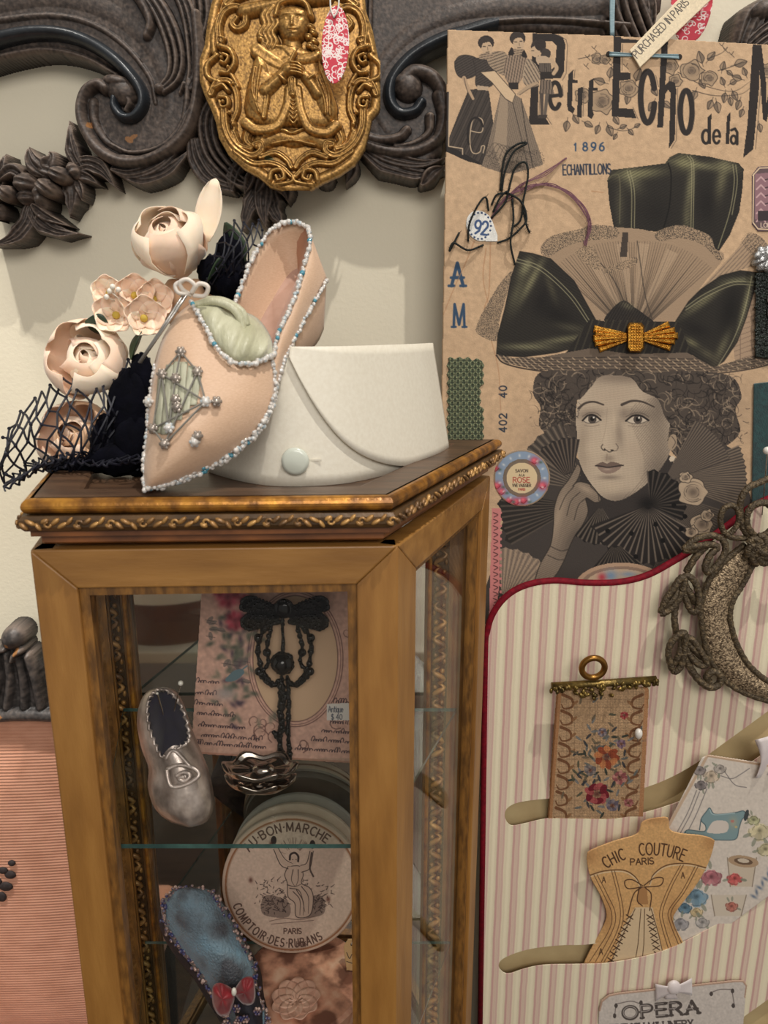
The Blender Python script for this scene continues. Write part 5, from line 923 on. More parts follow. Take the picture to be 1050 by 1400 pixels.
mb = MB(); mb.tube([Vector(c)+Vector(TPP.u)*(15.5*sc*cos(t))+Vector(TPP.v)*(15.5*sc*sin(t)) for t in np.linspace(0, 2*pi, 37)[:-1]], .0036, 10, closed=True); mb.build('ring', 'bronze_ring', tp, smooth=True)
mat('pearl', (232, 228, 218), (216, 210, 200), rough=.18, coat=.5, scale=30, spec=.7); mat('steel', (190, 188, 186), rough=.25, metal=1)
pn = empty('pearl_pin', tuple(TPP.p(873, 1003, .006)), 'pearl headed pin stuck in the needlepoint hanging', 'pin')
MB().ball(TPP.p(873, 1003, .0095), (.0045, .0045, .0065), 14, 9).build('pearl_head', 'pearl', pn, smooth=True); MB().tube([TPP.p(873, 1003, .009), TPP.p(872, 1014, .0038)], .0005, 6).build('shaft', 'steel', pn)
# corset card
CSP = tilt(880, 1304, -.002, .12)
cs = empty('corset_card', tuple(CSP.p(866, 1318)), 'tan die cut corset card reading CHIC COUTURE PARIS in the lower pocket', 'card')
CO = [(798, 1330), (799, 1316), (812, 1290), (826, 1264), (829, 1248), (822, 1226), (808, 1200), (803, 1180), (803, 1168), (808, 1162), (838, 1150), (866, 1142), (874, 1136), (878, 1124), (890, 1119), (910, 1117), (914, 1122), (916, 1134), (930, 1139), (958, 1142), (974, 1147), (976, 1154), (968, 1180), (954, 1206), (936, 1230), (924, 1246), (920, 1256), (924, 1270), (934, 1290), (934, 1310), (900, 1322), (850, 1334)]
cv = Cv(794, 1112, 982, 1338, 2.0, (214, 168, 112)); cv.noise(.03, 5, 3); cv.fill(CO, (0, 0, 0), 0, mask=True)
for x, y, rx, ry in ((805, 1170, 16, 14), (974, 1150, 14, 14), (895, 1118, 24, 8), (830, 1250, 8, 30), (920, 1252, 8, 26)): cv.blob(x, y, rx, ry, (156, 108, 66), .45)
BR_ = (84, 58, 40); WH = (226, 208, 176)
cv.text('CHIC', 0, 0, 15, BR_, 2.0, .72, arc=(890, 1276, 108, -34, 1), sp=.28); cv.text('COUTURE', 0, 0, 16, BR_, 1.9, .66, arc=(890, 1276, 108, -8, 1), sp=.24)
cv.text('PARIS', 862, 1182, 8.5, BR_, 1.6, 1.2, rot=-3)
for d in (0, 2.2): cv.line([(806, 1196+d), (826, 1190+d), (852, 1189+d), (868, 1198+d), (876, 1212+d)], 1.2 if d else 1.6, BR_ if d == 0 else WH, a=.8); cv.line([(966, 1186+d), (940, 1180+d), (912, 1182+d), (894, 1194+d), (888, 1208+d)], 1.2 if d else 1.6, BR_ if d == 0 else WH, a=.8)
for P in ([(812, 1196), (826, 1224), (836, 1248), (832, 1272), (806, 1314)], [(816, 1195), (830, 1222), (841, 1248), (837, 1272), (814, 1314)], [(836, 1190), (844, 1222), (848, 1250), (842, 1276), (822, 1314)], [(840, 1190), (848, 1222), (852, 1250), (846, 1276), (826, 1314)], [(954, 1184), (936, 1218), (918, 1244), (920, 1262), (932, 1290)], [(950, 1184), (932, 1218), (914, 1244), (916, 1262), (928, 1292)], [(934, 1182), (918, 1212), (906, 1244), (908, 1264), (918, 1296)], [(930, 1182), (914, 1212), (902, 1244), (904, 1264), (914, 1298)]): cv.line(P, 1.0, BR_, a=.85)
cv.fill([(868, 1240), (892, 1240), (908, 1310), (890, 1330), (830, 1332), (850, 1270)], (222, 200, 166), .8, sm=False)
for P in ([(868, 1242), (850, 1280), (830, 1326)], [(890, 1242), (900, 1276), (908, 1312)], [(876, 1242), (872, 1290), (866, 1326)], [(881, 1242), (880, 1290), (876, 1326)]): cv.line(P, 1.0, BR_, sm=False)
for i in range(9):
    y = 1250+i*8.4; xl = 860-i*3.6; xr = 888+i*1.7
    for x in (xl, xr): cv.line([(x-4, y), (x+5, y+6)], 1.5, (70, 48, 36), sm=False); cv.line([(x+5, y), (x-4, y+6)], 1.2, (70, 48, 36), sm=False)
cv.fill([(872, 1212), (884, 1212), (886, 1236), (872, 1236)], (176, 130, 84), sm=False)
for P in ([(878, 1210), (864, 1202), (854, 1204), (858, 1214), (878, 1212)], [(880, 1210), (894, 1200), (906, 1200), (902, 1210), (880, 1212)], [(876, 1213), (866, 1222), (858, 1250)], [(882, 1213), (890, 1222), (888, 1244)], [(874, 1212), (871, 1230), (878, 1238)]): cv.line(P, 1.5, BR_)
for x, y in ((826, 1202), (934, 1196), (822, 1300)): cv.text('A', x-3, y+4, 8, BR_, 1.2, .9)
cv.build('die_cut_card', CSP, 'card', cs, thick=.0008)
# sewing card
SWP = tilt(1000, 1288, -.0025, .09)
sw_ = empty('sewing_card', tuple(SWP.p(1000, 1290)), 'white card printed with a blue sewing machine and thread spools', 'card')
cv = Cv(900, 1020, 1085, 1306, 1.6, (216, 204, 190)); cv.noise(.015, 6, 3); cv.fill([(960, 1036), (968, 1032), (1060, 1046), (1084, 1052), (1084, 1200), (1000, 1262), (934, 1300), (918, 1300), (906, 1150), (914, 1126)], (0, 0, 0), 0, sm=False, mask=True)
cv.line([(968, 1033), (1084, 1052)], 3, (176, 136, 100), sm=False, a=.6); cv.line([(966, 1034), (914, 1128)], 4, (186, 150, 116), sm=False, a=.6)
def crose(x, y, r_, c, seed):
    g = random.Random(seed)
    for k in range(10): a = k*.63+g.uniform(-.2, .2); q = r_*(.62 if k < 6 else .3); cv.ell(x+q*cos(a), y+q*.85*sin(a), r_*.42, r_*.32, tuple(np.minimum(235, np.array(c)*(.9+.3*g.random()))), .8, a*57); cv.line([(x+(q+r_*.3)*cos(a+t), y+(q+r_*.3)*.85*sin(a+t)) for t in (-.35, 0, .35)], .8, tuple(np.array(c)*.55), a=.7, k=3)
    cv.blob(x, y, r_*.25, r_*.22, tuple(np.array(c)*.5), .7)
    for k in range(3): a = g.uniform(0, 6.3); cv.ell(x+r_*1.15*cos(a), y+r_*1.1*sin(a), r_*.4, r_*.16, (132, 136, 118), .7, a*57)
for x, y, r_, c in ((972, 1060, 12, (190, 172, 150)), (956, 1052, 9, (140, 130, 126)), (958, 1072, 9, (120, 112, 110)), (984, 1050, 9, (170, 160, 150)), (1038, 1135, 16, (198, 186, 150)), (1046, 1160, 12, (186, 176, 140)), (1030, 1120, 9, (170, 168, 130))): crose(x, y, r_, c, int(x))
for P in ([(985, 1060), (1000, 1064), (1012, 1058), (1024, 1050)], [(990, 1054), (1004, 1072), (1020, 1076)], [(952, 1080), (940, 1110), (926, 1136)], [(956, 1082), (944, 1112), (930, 1138)], [(966, 1078), (952, 1112), (940, 1136)]): cv.line(P, 1.2, (110, 104, 104), a=.8)
TL = (130, 154, 156); DT = (60, 84, 92)
MC = [(936, 1140), (940, 1134), (962, 1136), (964, 1128), (958, 1120), (966, 1108), (970, 1104), (976, 1112), (990, 1112), (1006, 1110), (1016, 1108), (1020, 1114), (1014, 1120), (1010, 1132), (1006, 1146), (990, 1148), (960, 1146)]; cv.fill(MC, TL); cv.line(MC+MC[:1], 1.2, DT, a=.8); cv.fill([(968, 1132), (976, 1122), (992, 1122), (996, 1130), (990, 1138), (968, 1138)], (214, 202, 190)); cv.ell(1020, 1114, 3, 8, (70, 74, 76), 1, 15); cv.line([(958, 1120), (956, 1134)], 1.2, DT); cv.blob(1002, 1124, 6, 8, (178, 168, 140), .7); cv.line([(970, 1106), (976, 1113), (1004, 1111)], 1.4, (176, 198, 198), a=.8); cv.ell(1001, 1122, 2.5, 2, (190, 120, 110), .8); cv.ell(1006, 1130, 2, 1.5, (206, 180, 120), .8)
for (x, y, w1, h1, c) in ((1014, 1190, 20, 36, (206, 190, 168)), (996, 1236, 24, 26, (210, 196, 176))):
    cv.fill([(x-w1, y-h1*.5), (x+w1, y-h1*.5), (x+w1*.7, y+h1*.6), (x-w1*.8, y+h1*.6)], c, sm=False); cv.line([(x-w1, y-h1*.5), (x-w1*.8, y+h1*.6)], 1.2, (140, 124, 108), sm=False); cv.line([(x+w1, y-h1*.5), (x+w1*.7, y+h1*.6)], 1.2, (140, 124, 108), sm=False)
cv.ell(1016, 1177, 21, 8, (178, 150, 120), 1, 8); cv.ell(1016, 1177, 13, 4.5, (110, 88, 70), 1, 8); cv.ell(1016, 1176, 8, 3, (206, 190, 168), 1, 8); crose(1004, 1200, 11, (196, 96, 92), 2); crose(1000, 1238, 9, (176, 110, 96), 3); crose(972, 1198, 15, (176, 110, 116), 4); crose(952, 1225, 16, (110, 136, 150), 5); crose(936, 1240, 10, (92, 120, 136), 6); crose(952, 1246, 9, (190, 170, 130), 8); crose(930, 1262, 12, (150, 146, 146), 9); crose(960, 1260, 10, (170, 164, 158), 10)
for i in range(8): eleaf_ = (1030+4*i, 1225-6*i); cv.blob(eleaf_[0], eleaf_[1], 5, 2, (92, 108, 130), .85, 30+50*(i % 2))
cv.build('printed_card', SWP, 'card', sw_, thick=.0008)
# opera card with ribbon
OPP = tilt(920, 1450, -.002, .06)
op = empty('opera_card', tuple(OPP.p(918, 1470)), 'grey lettered card reading OPERA at the foot of the folder', 'card')
cv = Cv(812, 1336, 1030, 1470, 1.8, (206, 196, 186)); cv.noise(.02, 5, 8); OC = [(816, 1470), (819, 1380), (822, 1368), (832, 1360), (846, 1357), (930, 1348), (1004, 1340), (1016, 1340), (1021, 1347), (1019, 1362), (1010, 1470)]; cv.fill(OC, (0, 0, 0), 0, sm=False, mask=True); cv.line(OC[1:-1], 4, (170, 130, 104), sm=False, a=.7)
cv.text('OPERA', 852, 1393, 17, (84, 76, 72), 4.2, 1.55, rot=-5, sp=.22, serif=.12); cv.text('OPERA', 852.5, 1392, 16, (190, 180, 172), .9, 1.55, rot=-5, sp=.22); cv.text('FRENCH MILLINERY.', 834, 1410, 9.5, (84, 76, 74), 2.0, 1.13, rot=-3.5, sp=.2, serif=.1); cv.text('PARIS', 880, 1430, 9, (84, 76, 74), 1.8, 1.2, rot=-4)
for P in ([(842, 1372), (840, 1388)], [(842, 1372), (862, 1368), (876, 1372)], [(1000, 1352), (1004, 1376)], [(1000, 1352), (984, 1352), (972, 1356)]):
    cv.line(P, 1.4, (110, 100, 96), a=.8)
for x, y in ((840, 1388), (876, 1370), (972, 1358), (1001, 1354), (842, 1374), (1002, 1374)): cv.ell(x, y, 2.4, 3.4, (84, 76, 72))
cv.text('PARIS', 906, 1362, 5, (110, 100, 96), 1.2, 1.2, rot=-5); cv.build('lettered_card', OPP, 'card', op, thick=.0009)
mat('satin_white', (222, 212, 208), (204, 192, 190), rough=.35, scale=40, sheen=.3)
rbn = empty('ribbon_knot', tuple(OPP.p(922, 1366)), 'small white satin ribbon knot tied through the opera card', 'ribbon')
MB().grid(lambda u, v: OPP.p(896+50*u, 1357-8*u+(v-.5)*(24-14*sin(u*pi)), .0025+.006*sin(u*pi)), 16, 6).build('loop', 'satin_white', rbn, smooth=True, solid=.0006)
MB().ball(OPP.p(921, 1350, .007), (.009, .0045, .011), 12, 8).build('knot', 'satin_white', rbn, smooth=True)
MB().grid(lambda u, v: OPP.p(915+(v-.5)*(10+8*u)+3*u, 1352+14*u, .0045+.001*sin(v*6)), 6, 5).build('tail', 'satin_white', rbn, smooth=True, solid=.0006)
RS = Pl((0, FY-.02, .9), (0, -1, -.1))
MB().grid(lambda u, v: RS.p(1032+28*u+8*sin(v*3), 1012+52*v-8*u, .004*sin(u*7+v*2)), 16, 12).build('satin_ribbon', 'satin_white', None, smooth=True, solid=.0008); tag(bpy.data.objects['satin_ribbon'], 'crumpled white satin ribbon at the right edge above the sewing card', 'ribbon')
# glass-headed pin at the right
pn = empty('long_pin', tuple(FOL.p(1042, 700, .01)), 'long steel pin with a white glass head beside the velvet swatch', 'pin')
MB().ball(FOL.p(1049, 616, .02), .0042, 14, 9).build('glass_head', 'pearl', pn, smooth=True); MB().tube([FOL.p(1049, 618, .02), FOL.p(1042, 704, .002)], .0006, 6).build('shaft', 'steel', pn)
# ------------------------------------------------------------------ bronze passementerie pinned over the folder
mat('bronze_cord', (118, 100, 74), (76, 63, 47), rough=.5, metal=.35, scale=260, bump=.9, bscale=520, c3=(78, 66, 48)); mat('bronze_mesh', (190, 166, 134), (92, 76, 58), rough=.4, metal=.5, scale=420, bump=1, bscale=600, detail=2, lo=.4, hi=.6)
lc = empty('cord_ornament', tuple(FOL.p(1040, 960, .012)), 'bronze cord passementerie ornament with looped leaves pinned to the folder', 'ornament')
OUTC = [(1019, 744), (1002, 757), (987, 771), (974, 786), (966, 801), (958, 829), (960, 857), (968, 894), (987, 926), (1013, 945), (1050, 958), (1086, 962)]; INC = [(1036, 764), (1028, 774), (1020, 790), (1012, 804), (1003, 818), (998, 836), (999, 854), (1006, 878), (1018, 902), (1032, 918), (1052, 932), (1086, 940)]
Oc = cr(OUTC, 6); Ic = cr(INC, 6); nC = min(len(Oc), len(Ic))
def cpt(i, v, z): q = Oc[i]*(1-v)+Ic[i]*v; return FOL.p(q[0], q[1], z)
gz = np.random.default_rng(3).normal(0, .0005, (nC, 9))
MB().grid(lambda u, v: cpt(int(round(u*(nC-1))), v, .018+.006*sin(pi*v)+gz[int(round(u*(nC-1))), int(round(v*8))]), nC, 9).build('metallic_band', 'bronze_mesh', lc, smooth=True, solid=.001)
def cord(pts, r=.0040, z=.018, dz=.004, n=8, name='cord', taper=False):
    P = cr(pts, 7); m = len(P); MB().tube([FOL.p(x, y, z+dz*sin(i/(m-1)*pi)) for i, (x, y) in enumerate(P)], [r*1.15*(.8+.2*abs(sin(i*1.1))) for i in range(m)], n).build(name, 'bronze_cord', lc, smooth=True)
cord(OUTC, .0032, .019, 0, name='edge_cord'); cord(INC, .0034, .019, 0, name='edge_cord')
for pts in ([(903, 838), (910, 820), (921, 804), (931, 790), (936, 794), (932, 810), (922, 828), (908, 838), (903, 838)], [(932, 792), (940, 787), (950, 796), (955, 812), (954, 832), (946, 836), (938, 820), (933, 802)], [(919, 916), (914, 896), (917, 880), (928, 868), (936, 866), (936, 884), (932, 908), (924, 918), (919, 916)], [(932, 870), (946, 874), (956, 888), (966, 906), (958, 910), (946, 900), (938, 886)]):
    cord(pts, .0036, .02, .004, name='leaf_loop'); P = np.array(pts); a, b_ = P[0], P[len(P)//2]; cord([tuple(a*.85+b_*.15), tuple((a+b_)/2+2), tuple(a*.2+b_*.8)], .0036, .019, .003, name='leaf_filling')
cord([(924, 826), (922, 846), (925, 868)], .0036, .017, name='stem'); cord([(930, 868), (934, 890), (944, 914), (958, 932), (972, 940), (984, 934), (984, 922), (974, 918), (966, 926), (970, 933)], .0040, .018, name='curl')
cord([(966, 746), (952, 760), (938, 782)], .0036, .018, name='stem')
cord([(934, 752), (950, 738), (972, 732), (988, 738), (992, 752), (984, 768), (970, 782), (964, 776), (970, 760), (980, 748), (966, 744), (948, 752), (934, 752)], .0036, .021, name='loop'); cord([(938, 750), (956, 746), (976, 744)], .0036, .021, name='loop')
cord([(1034, 734), (1008, 736), (992, 730), (985, 714), (988, 698), (998, 691), (1008, 696), (1010, 712), (1002, 726), (994, 732)], .0030, .022, name='loop'); cord([(1030, 738), (1016, 722), (1012, 698), (1014, 680), (1024, 666), (1038, 660), (1060, 650)], .0034, .022, name='loop'); cord([(1034, 736), (1022, 720), (1022, 702), (1032, 690), (1048, 688), (1058, 700), (1056, 722), (1042, 734)], .0036, .024, name='loop')
for k in range(7): a = k*.9; c = (1040+9*cos(a), 752+9*sin(a)); cord([(c[0]+10*cos(a+t), c[1]+11*sin(a+t)) for t in np.linspace(0, 4.4, 7)], .0036, .024+.001*k, .003, name='knot')
cord([(1034, 742), (1024, 756), (1016, 764)], .0034, .022, name='stem'); cord([(1054, 756), (1072, 766), (1086, 772)], .0036, .02, name='stem')
# ------------------------------------------------------------------ things on the cabinet lid
ZP = ZL-.006
def pxy(x, y, Y): return at_y(x, y, Y)
def crv(pts, k=6): return [tuple(p) for p in cr(pts, k)]     # (px, py, Y) curves
def strip(A, B, n=40, m=8, bulge=0.0, ss=None):
    """surface between two picture-and-depth curves, swelling towards the room"""
    a = cr(A, 12); b = cr(B, 12); ia = np.linspace(0, len(a)-1, n); ib = np.linspace(0, len(b)-1, n)
    f = lambda c, t: np.array([np.interp(t, np.arange(len(c)), c[:, j]) for j in range(3)])
    def fn(u, v):
        i = u*(n-1); pa = f(a, np.interp(i, np.arange(n), ia)); pb = f(b, np.interp(i, np.arange(n), ib)); q = pa*(1-v)+pb*v
        return pxy(q[0], q[1], q[2]-bulge*(sin(pi*v)**.7 if bulge else 0)*(min(1, u*6)**.5 if ss is None else ss(u)))
    return MB().grid(fn, n, m)
mat('satin_peach', (214, 180, 150), (204, 168, 138), rough=.42, scale=400, stretch=(1, 1, 4), bump=.25, bscale=900, sheen=.25); mat('satin_lining', (184, 134, 104), (170, 120, 92), rough=.5, scale=60, sheen=.2); mat('insole', (186, 150, 132), (174, 138, 120), rough=.7, scale=80)
mat('silk_green', (192, 190, 162), (168, 166, 134), rough=.42, scale=30, stretch=(3, 1, 1), sheen=.3, bump=.5, bscale=140); mat('crystal', (226, 226, 222), (176, 190, 196), rough=.08, scale=300, spec=1, coat=.6, c3=(206, 196, 186)); mat('bead_teal', (70, 140, 160), rough=.1, spec=1); mat('bead_grey', (184, 172, 160), (140, 130, 122), rough=.2, metal=.5, scale=200); mat('grey_thread', (120, 116, 108), rough=.8)
slp = empty('satin_slipper', tuple(pxy(205, 668, .52)), 'peach satin slipper with crystal bead trim and embroidered toe, leaning on the cabinet lid', 'slipper')
SILH = [(199, 668, .5120), (197, 640, .5175), (200, 600, .525), (204, 550, .534), (211, 500, .544), (223, 462, .553), (241, 432, .562), (262, 412, .570)]
SOLE = [(199, 669, .5115), (226, 664, .515), (262, 652, .521), (306, 630, .530), (342, 602, .540), (364, 574, .549), (374, 548, .556), (373, 490, .566)]
RIMR = [(373, 488, .566), (384, 448, .576), (402, 408, .588), (414, 368, .601), (424, 332, .614), (420, 310, .624)]; SIDE = [(375, 548, .562), (386, 500, .574), (404, 462, .586), (420, 430, .598), (436, 402, .610), (447, 382, .620)]
strip(RIMR, SIDE, 40, 10, .006, ss=lambda u: 1).build('side_wall', 'satin_peach', slp, smooth=True, solid=.001)
RIM = [(420, 310, .624), (402, 303, .629), (380, 308, .628), (362, 326, .622), (346, 352, .612), (334, 380, .602), (324, 408, .593), (316, 432, .585), (330, 470, .574), (350, 488, .569), (373, 486, .566), (384, 448, .576), (402, 408, .588), (414, 368, .601), (424, 332, .614)]
INS = [(406, 366, .640), (394, 362, .644), (380, 366, .645), (370, 376, .642), (358, 392, .634), (348, 408, .626), (342, 424, .618), (340, 440, .612), (344, 462, .602), (356, 472, .598), (370, 466, .598), (380, 440, .606), (392, 412, .616), (402, 390, .626), (407, 376, .636)]
Rm = cr(RIM, 4, True); In = cr(INS, 4, True); nR = len(Rm)
mb = MB(); mb.grid(lambda u, v: pxy(*(Rm[int(round(u*nR)) % nR]*(1-v)+In[int(round(u*nR)) % nR]*v)), nR, 8, closed_u=True); mb.build('lining', 'satin_lining', slp, smooth=True)
mb = MB(); c = In.mean(0); mb.grid(lambda u, v: pxy(*(In[int(round(u*nR)) % nR]*(1-v*.98)+c*v*.98)), nR, 5, closed_u=True); mb.build('insole', 'insole', slp, smooth=True)
# outer left and back so that the shoe is closed behind
LEFT = [(262, 412, .570), (300, 424, .583), (324, 406, .594), (346, 352, .612), (380, 307, .629), (420, 309, .625)]; BACKS = [(300, 560, .575), (330, 520, .590), (356, 490, .604), (384, 450, .622), (414, 410, .640), (440, 384, .634)]
strip(LEFT, BACKS, 30, 8, -.004, ss=lambda u: 1).build('side_wall', 'satin_peach', slp, smooth=True, solid=.001)
strip(SILH, [(p[0], p[1], p[2]+.014) for p in SOLE], 40, 8, -.010, ss=lambda u: 1).build('sole', 'insole', slp, smooth=True)
HB = [(446, 384, .621), (428, 414, .606), (404, 462, .590)]; HT_ = [(442, 450, .632), (432, 470, .624), (404, 500, .600)]
strip(HB, HT_, 16, 10, .006, ss=lambda u: 1).build('heel', 'satin_peach', slp, smooth=True, solid=.001)
def beads(path, r, n, m, name, par, j=.3, seed=1, teal=0, lift=0.0):
    g = random.Random(seed); P = cr(path, 14); P[:, 2] -= lift; idx = np.linspace(0, len(P)-1, n); mb = MB(); m2 = MB()
    for t in idx:
        q = [np.interp(t, np.arange(len(P)), P[:, k]) for k in range(3)]; c = pxy(q[0]+g.uniform(-1, 1)*2.4*j, q[1]+g.uniform(-1, 1)*2.4*j, q[2]-g.random()*.001)
        (m2 if g.random() < teal else mb).ball(c, r*g.uniform(.7, 1.2), 7, 5)
    o = mb.build(name, m, par, smooth=True); o['kind'] = 'stuff'
    if m2.v: o = m2.build(name, 'bead_teal', par, smooth=True); o['kind'] = 'stuff'
SOLEB = [(p[0], p[1], p[2]-.002) for p in SOLE[:7]]
beads(SOLEB, .0021, 62, 'crystal', 'bead_trim', slp, .8, 1, .12, .002); beads([(p[0]+1, p[1]-4, p[2]) for p in SOLEB], .0019, 56, 'crystal', 'bead_trim', slp, 1.2, 2, .08, .004)
beads(SILH[:5], .0019, 40, 'crystal', 'bead_trim', slp, .6, 3, 0, .001); beads(RIM[:8], .0020, 54, 'crystal', 'bead_trim', slp, .5, 4, .08, .002); beads([RIM[0]]+RIM[-1:-6:-1], .0020, 50, 'crystal', 'bead_trim', slp, .5, 5, .08, .003); beads(SIDE[::-1], .0019, 44, 'crystal', 'bead_trim', slp, .5, 6, .04, .003); beads([(373, 488, .563), (376, 520, .562), (375, 548, .559)], .0019, 16, 'crystal', 'bead_trim', slp, .8, 8, .05, .003)
THR = [(262, 414, .568), (274, 434, .558), (288, 462, .547), (306, 486, .540), (324, 497, .540), (344, 497, .546), (360, 491, .555), (374, 486, .564)]
vA = cr(SILH, 12); vB = cr(SOLE, 12); vT = cr(THR, 12); ci = lambda c, t: np.array([np.interp(t, np.linspace(0, 1, len(c)), c[:, k]) for k in range(3)])
def vq(u, v):
    f = lambda t: (lambda q: np.array([q[0], q[1], q[2]-.034*sin(pi*v)**.7*min(1, t*2.2)**.6]))(ci(vA, t)*(1-v)+ci(vB, t)*v)
    return f(u)+(ci(vT, v)-f(1.0))*u**3
VG = {}
def vamp_fn(u, v): q = vq(u, v); VG[(round(u*59), round(v*25))] = q; return pxy(*q)
MB().grid(vamp_fn, 60, 26).build('vamp', 'satin_peach', slp, smooth=True, solid=.001)
VGA = np.array(list(VG.values()))
beads(THR, .0021, 46, 'crystal', 'bead_trim', slp, .6, 7, .05, .006)
# green silk puff and cord
PU = [(266, 416, .572), (296, 412, .576), (326, 424, .578), (352, 436, .577), (370, 462, .570), (372, 484, .566)]
strip(PU, THR, 36, 14, .016, ss=lambda u: sin(pi*min(max(u, .02), .98))**.5*(1+.13*sin(u*34)+.07*sin(u*57))).build('silk_puff', 'silk_green', slp, smooth=True, solid=.001)
for pts in ([(266, 418, .562), (290, 412, .562), (316, 420, .560), (330, 440, .558), (334, 470, .553)], [(280, 410, .566), (306, 412, .566), (330, 426, .562), (338, 446, .560)]): MB().tube([pxy(*p) for p in cr(pts, 8)], .0030, 8).build('silk_cord', 'silk_green', slp, smooth=True)
mat('thread_white', (226, 216, 204), rough=.8); mat('silver_wire', (170, 166, 160), rough=.3, metal=.8)
for pts in ([(262, 404, .556), (250, 396, .552), (246, 386, .550), (256, 382, .550), (266, 390, .551), (262, 400, .553), (272, 388, .552), (284, 392, .553), (280, 404, .555), (264, 404, .555)], [(258, 402, .553), (244, 400, .551), (240, 390, .551), (250, 384, .551)]): MB().tube([pxy(*p) for p in cr(pts, 8)], .0016, 6).build('thread_bow', 'thread_white', slp, smooth=True)
for d in (0, 5): MB().tube([pxy(250+d, 404, .552), pxy(222+d*.6, 448, .549), pxy(190+d*.3, 496, .547)], .0010, 6).build('wire_tail', 'silver_wire', slp, smooth=True)
def vamp_pt(x, y, lift=.002):   # point on the vamp under a picture point
    d = np.hypot(VGA[:, 0]-x, VGA[:, 1]-y); k = np.argsort(d)[:4]; wt = 1/(d[k]+.5); return pxy(x, y, float((VGA[k, 2]*wt).sum()/wt.sum())-lift)
mat('ribbon_sage', (186, 184, 160), (160, 160, 138), rough=.6, scale=100, stretch=(6, 1, 1))
PA = [(246, 488), (258, 500), (268, 512)]; 
for i in range(6): x0 = 222+i*10; y0 = 512-18*sin((i+.6)/6*pi); y1 = 598-6*abs(i-1)-i*4; MB().grid(lambda u, v: vamp_pt(x0-u*8+(v-.5)*9.5, y0+(y1-y0)*u, .002), 14, 4).build('ribbon_inlay', 'ribbon_sage', slp, smooth=True, solid=.0004)
CL = [(247, 481), (221, 511), (270, 508), (281, 549), (240, 517), (240, 546), (231, 585), (209, 586), (225, 607), (203, 549)]
for a, b_ in ((0, 1), (0, 2), (2, 3), (1, 7), (7, 8), (3, 8), (1, 3), (7, 3), (0, 4), (4, 6), (2, 8), (1, 6)): MB().tube([vamp_pt(CL[a][0]+(CL[b_][0]-CL[a][0])*t, CL[a][1]+(CL[b_][1]-CL[a][1])*t, .004) for t in np.linspace(0, 1, 9)], .0007, 5).build('embroidery_thread', 'grey_thread', slp)
g = random.Random(9)
for x, y in CL+[(296, 549), (270, 596), (266, 604), (242, 557)]:
    mb = MB(); mb.ball(vamp_pt(x, y, .005), .0030, 9, 6)
    for k in range(6): mb.ball(vamp_pt(x+5*cos(k*1.05), y+5*sin(k*1.05), .0045), .0016, 6, 4)
    mb.build('bead_cluster', 'bead_grey' if g.random() < .6 else 'crystal', slp, smooth=True)
# ---- starched cuff
mat('starched_linen', (226, 219, 202), (220, 212, 194), rough=.55, scale=300, bump=.06, bscale=1200); mat('button_pearl', (216, 220, 206), (206, 210, 196), rough=.2, coat=.4, scale=20)
cf = empty('starched_cuff', tuple(at_z(450, 662, ZP)), 'white starched linen cuff with pearl button standing on the cabinet lid', 'cuff')
PB = [at_z(x, y, ZP)[:2] for x, y in ((286, 646), (320, 656), (365, 664), (420, 665), (480, 660), (545, 645), (590, 630), (609, 620))]; PBc = cr(PB, 10); cen = PBc.mean(0)+np.array([-.01, .06])
def cuff(u, v, off=0.0, Ht=.106):
    q = np.array([np.interp(u, np.linspace(0, 1, len(PBc)), PBc[:, k]) for k in range(2)]); d = q-cen; d = d/np.linalg.norm(d); q = q+d*off-d*(.012*v)
    return (q[0]-.006*v*u, q[1], ZP+.0003+Ht*v)
MB().grid(lambda u, v: cuff(u, v*.93), 60, 12).build('inner_band', 'starched_linen', cf, smooth=True, solid=.0018)
def at_u(px):   # fraction along the cuff seen at a picture column
    us = np.linspace(0, 1, 200); xs = [project(cuff(t, .5))[0] for t in us]; return float(np.interp(px, xs, us))
u0 = at_u(399)
def flap(u, v):
    uu = u0+(1-u0)*u; lo = .03+.90*(max(0, 1-u/.62))**1.9; vv = lo+(1-lo)*v; return cuff(uu, vv, .0045-.0022*v)
MB().grid(flap, 60, 14).build('turned_flap', 'starched_linen', cf, smooth=True, solid=.0016)
MB().grid(lambda u, v: cuff(u0+(1-u0)*u, .93+.07*sin(pi*v), .0023*(1-2*v)), 50, 6).build('fold', 'starched_linen', cf, smooth=True, solid=.001)
bc = Vector(cuff(at_u(404), .19, .0025)); MB().lathe([(.0005, 0), (.0098, 0), (.0108, .0015), (.0104, .0032), (.008, .0042), (.0005, .0046)], bc, 28, rot=Matrix.Rotation(pi/2, 3, 'X')).build('button', 'button_pearl', cf, smooth=True)
MB().box(Vector(cuff(at_u(428), .19, .0013)), (.011, .0008, .0014)).build('buttonhole', 'starched_linen', cf)
# ---- silk flowers
mat('petal_blush', (244, 214, 188), (236, 202, 174), rough=.7, scale=40, sheen=.3, sss=.15); mat('petal_cream', (248, 230, 206), (240, 218, 190), rough=.7, scale=40, sheen=.3, sss=.15); mat('petal_tan', (216, 174, 136), (202, 158, 122), rough=.7, scale=40, sheen=.3)
mat('leaf_green', (58, 78, 52), (40, 56, 40), rough=.5, scale=40, bump=.2); mat('pollen', (196, 168, 70), rough=.8); mat('stamen_white', (236, 230, 216), rough=.5)
def petal(w_, h_, cup, curl, roll=.0, n=9):
    def fn(u, v):
        a = (u-.5)*2; wid = w_*(sin(pi*(.12+.80*v))**.6); x = a*wid; y = h_*v; z = cup*(a*a)*(1-.4*v)*w_-curl*h_*max(0, v-.72)**2*8+cup*.6*h_*(v*v)*.4; return (x, z, y*(1-.10*a*a*v))
    return MB().grid(fn, n, n)
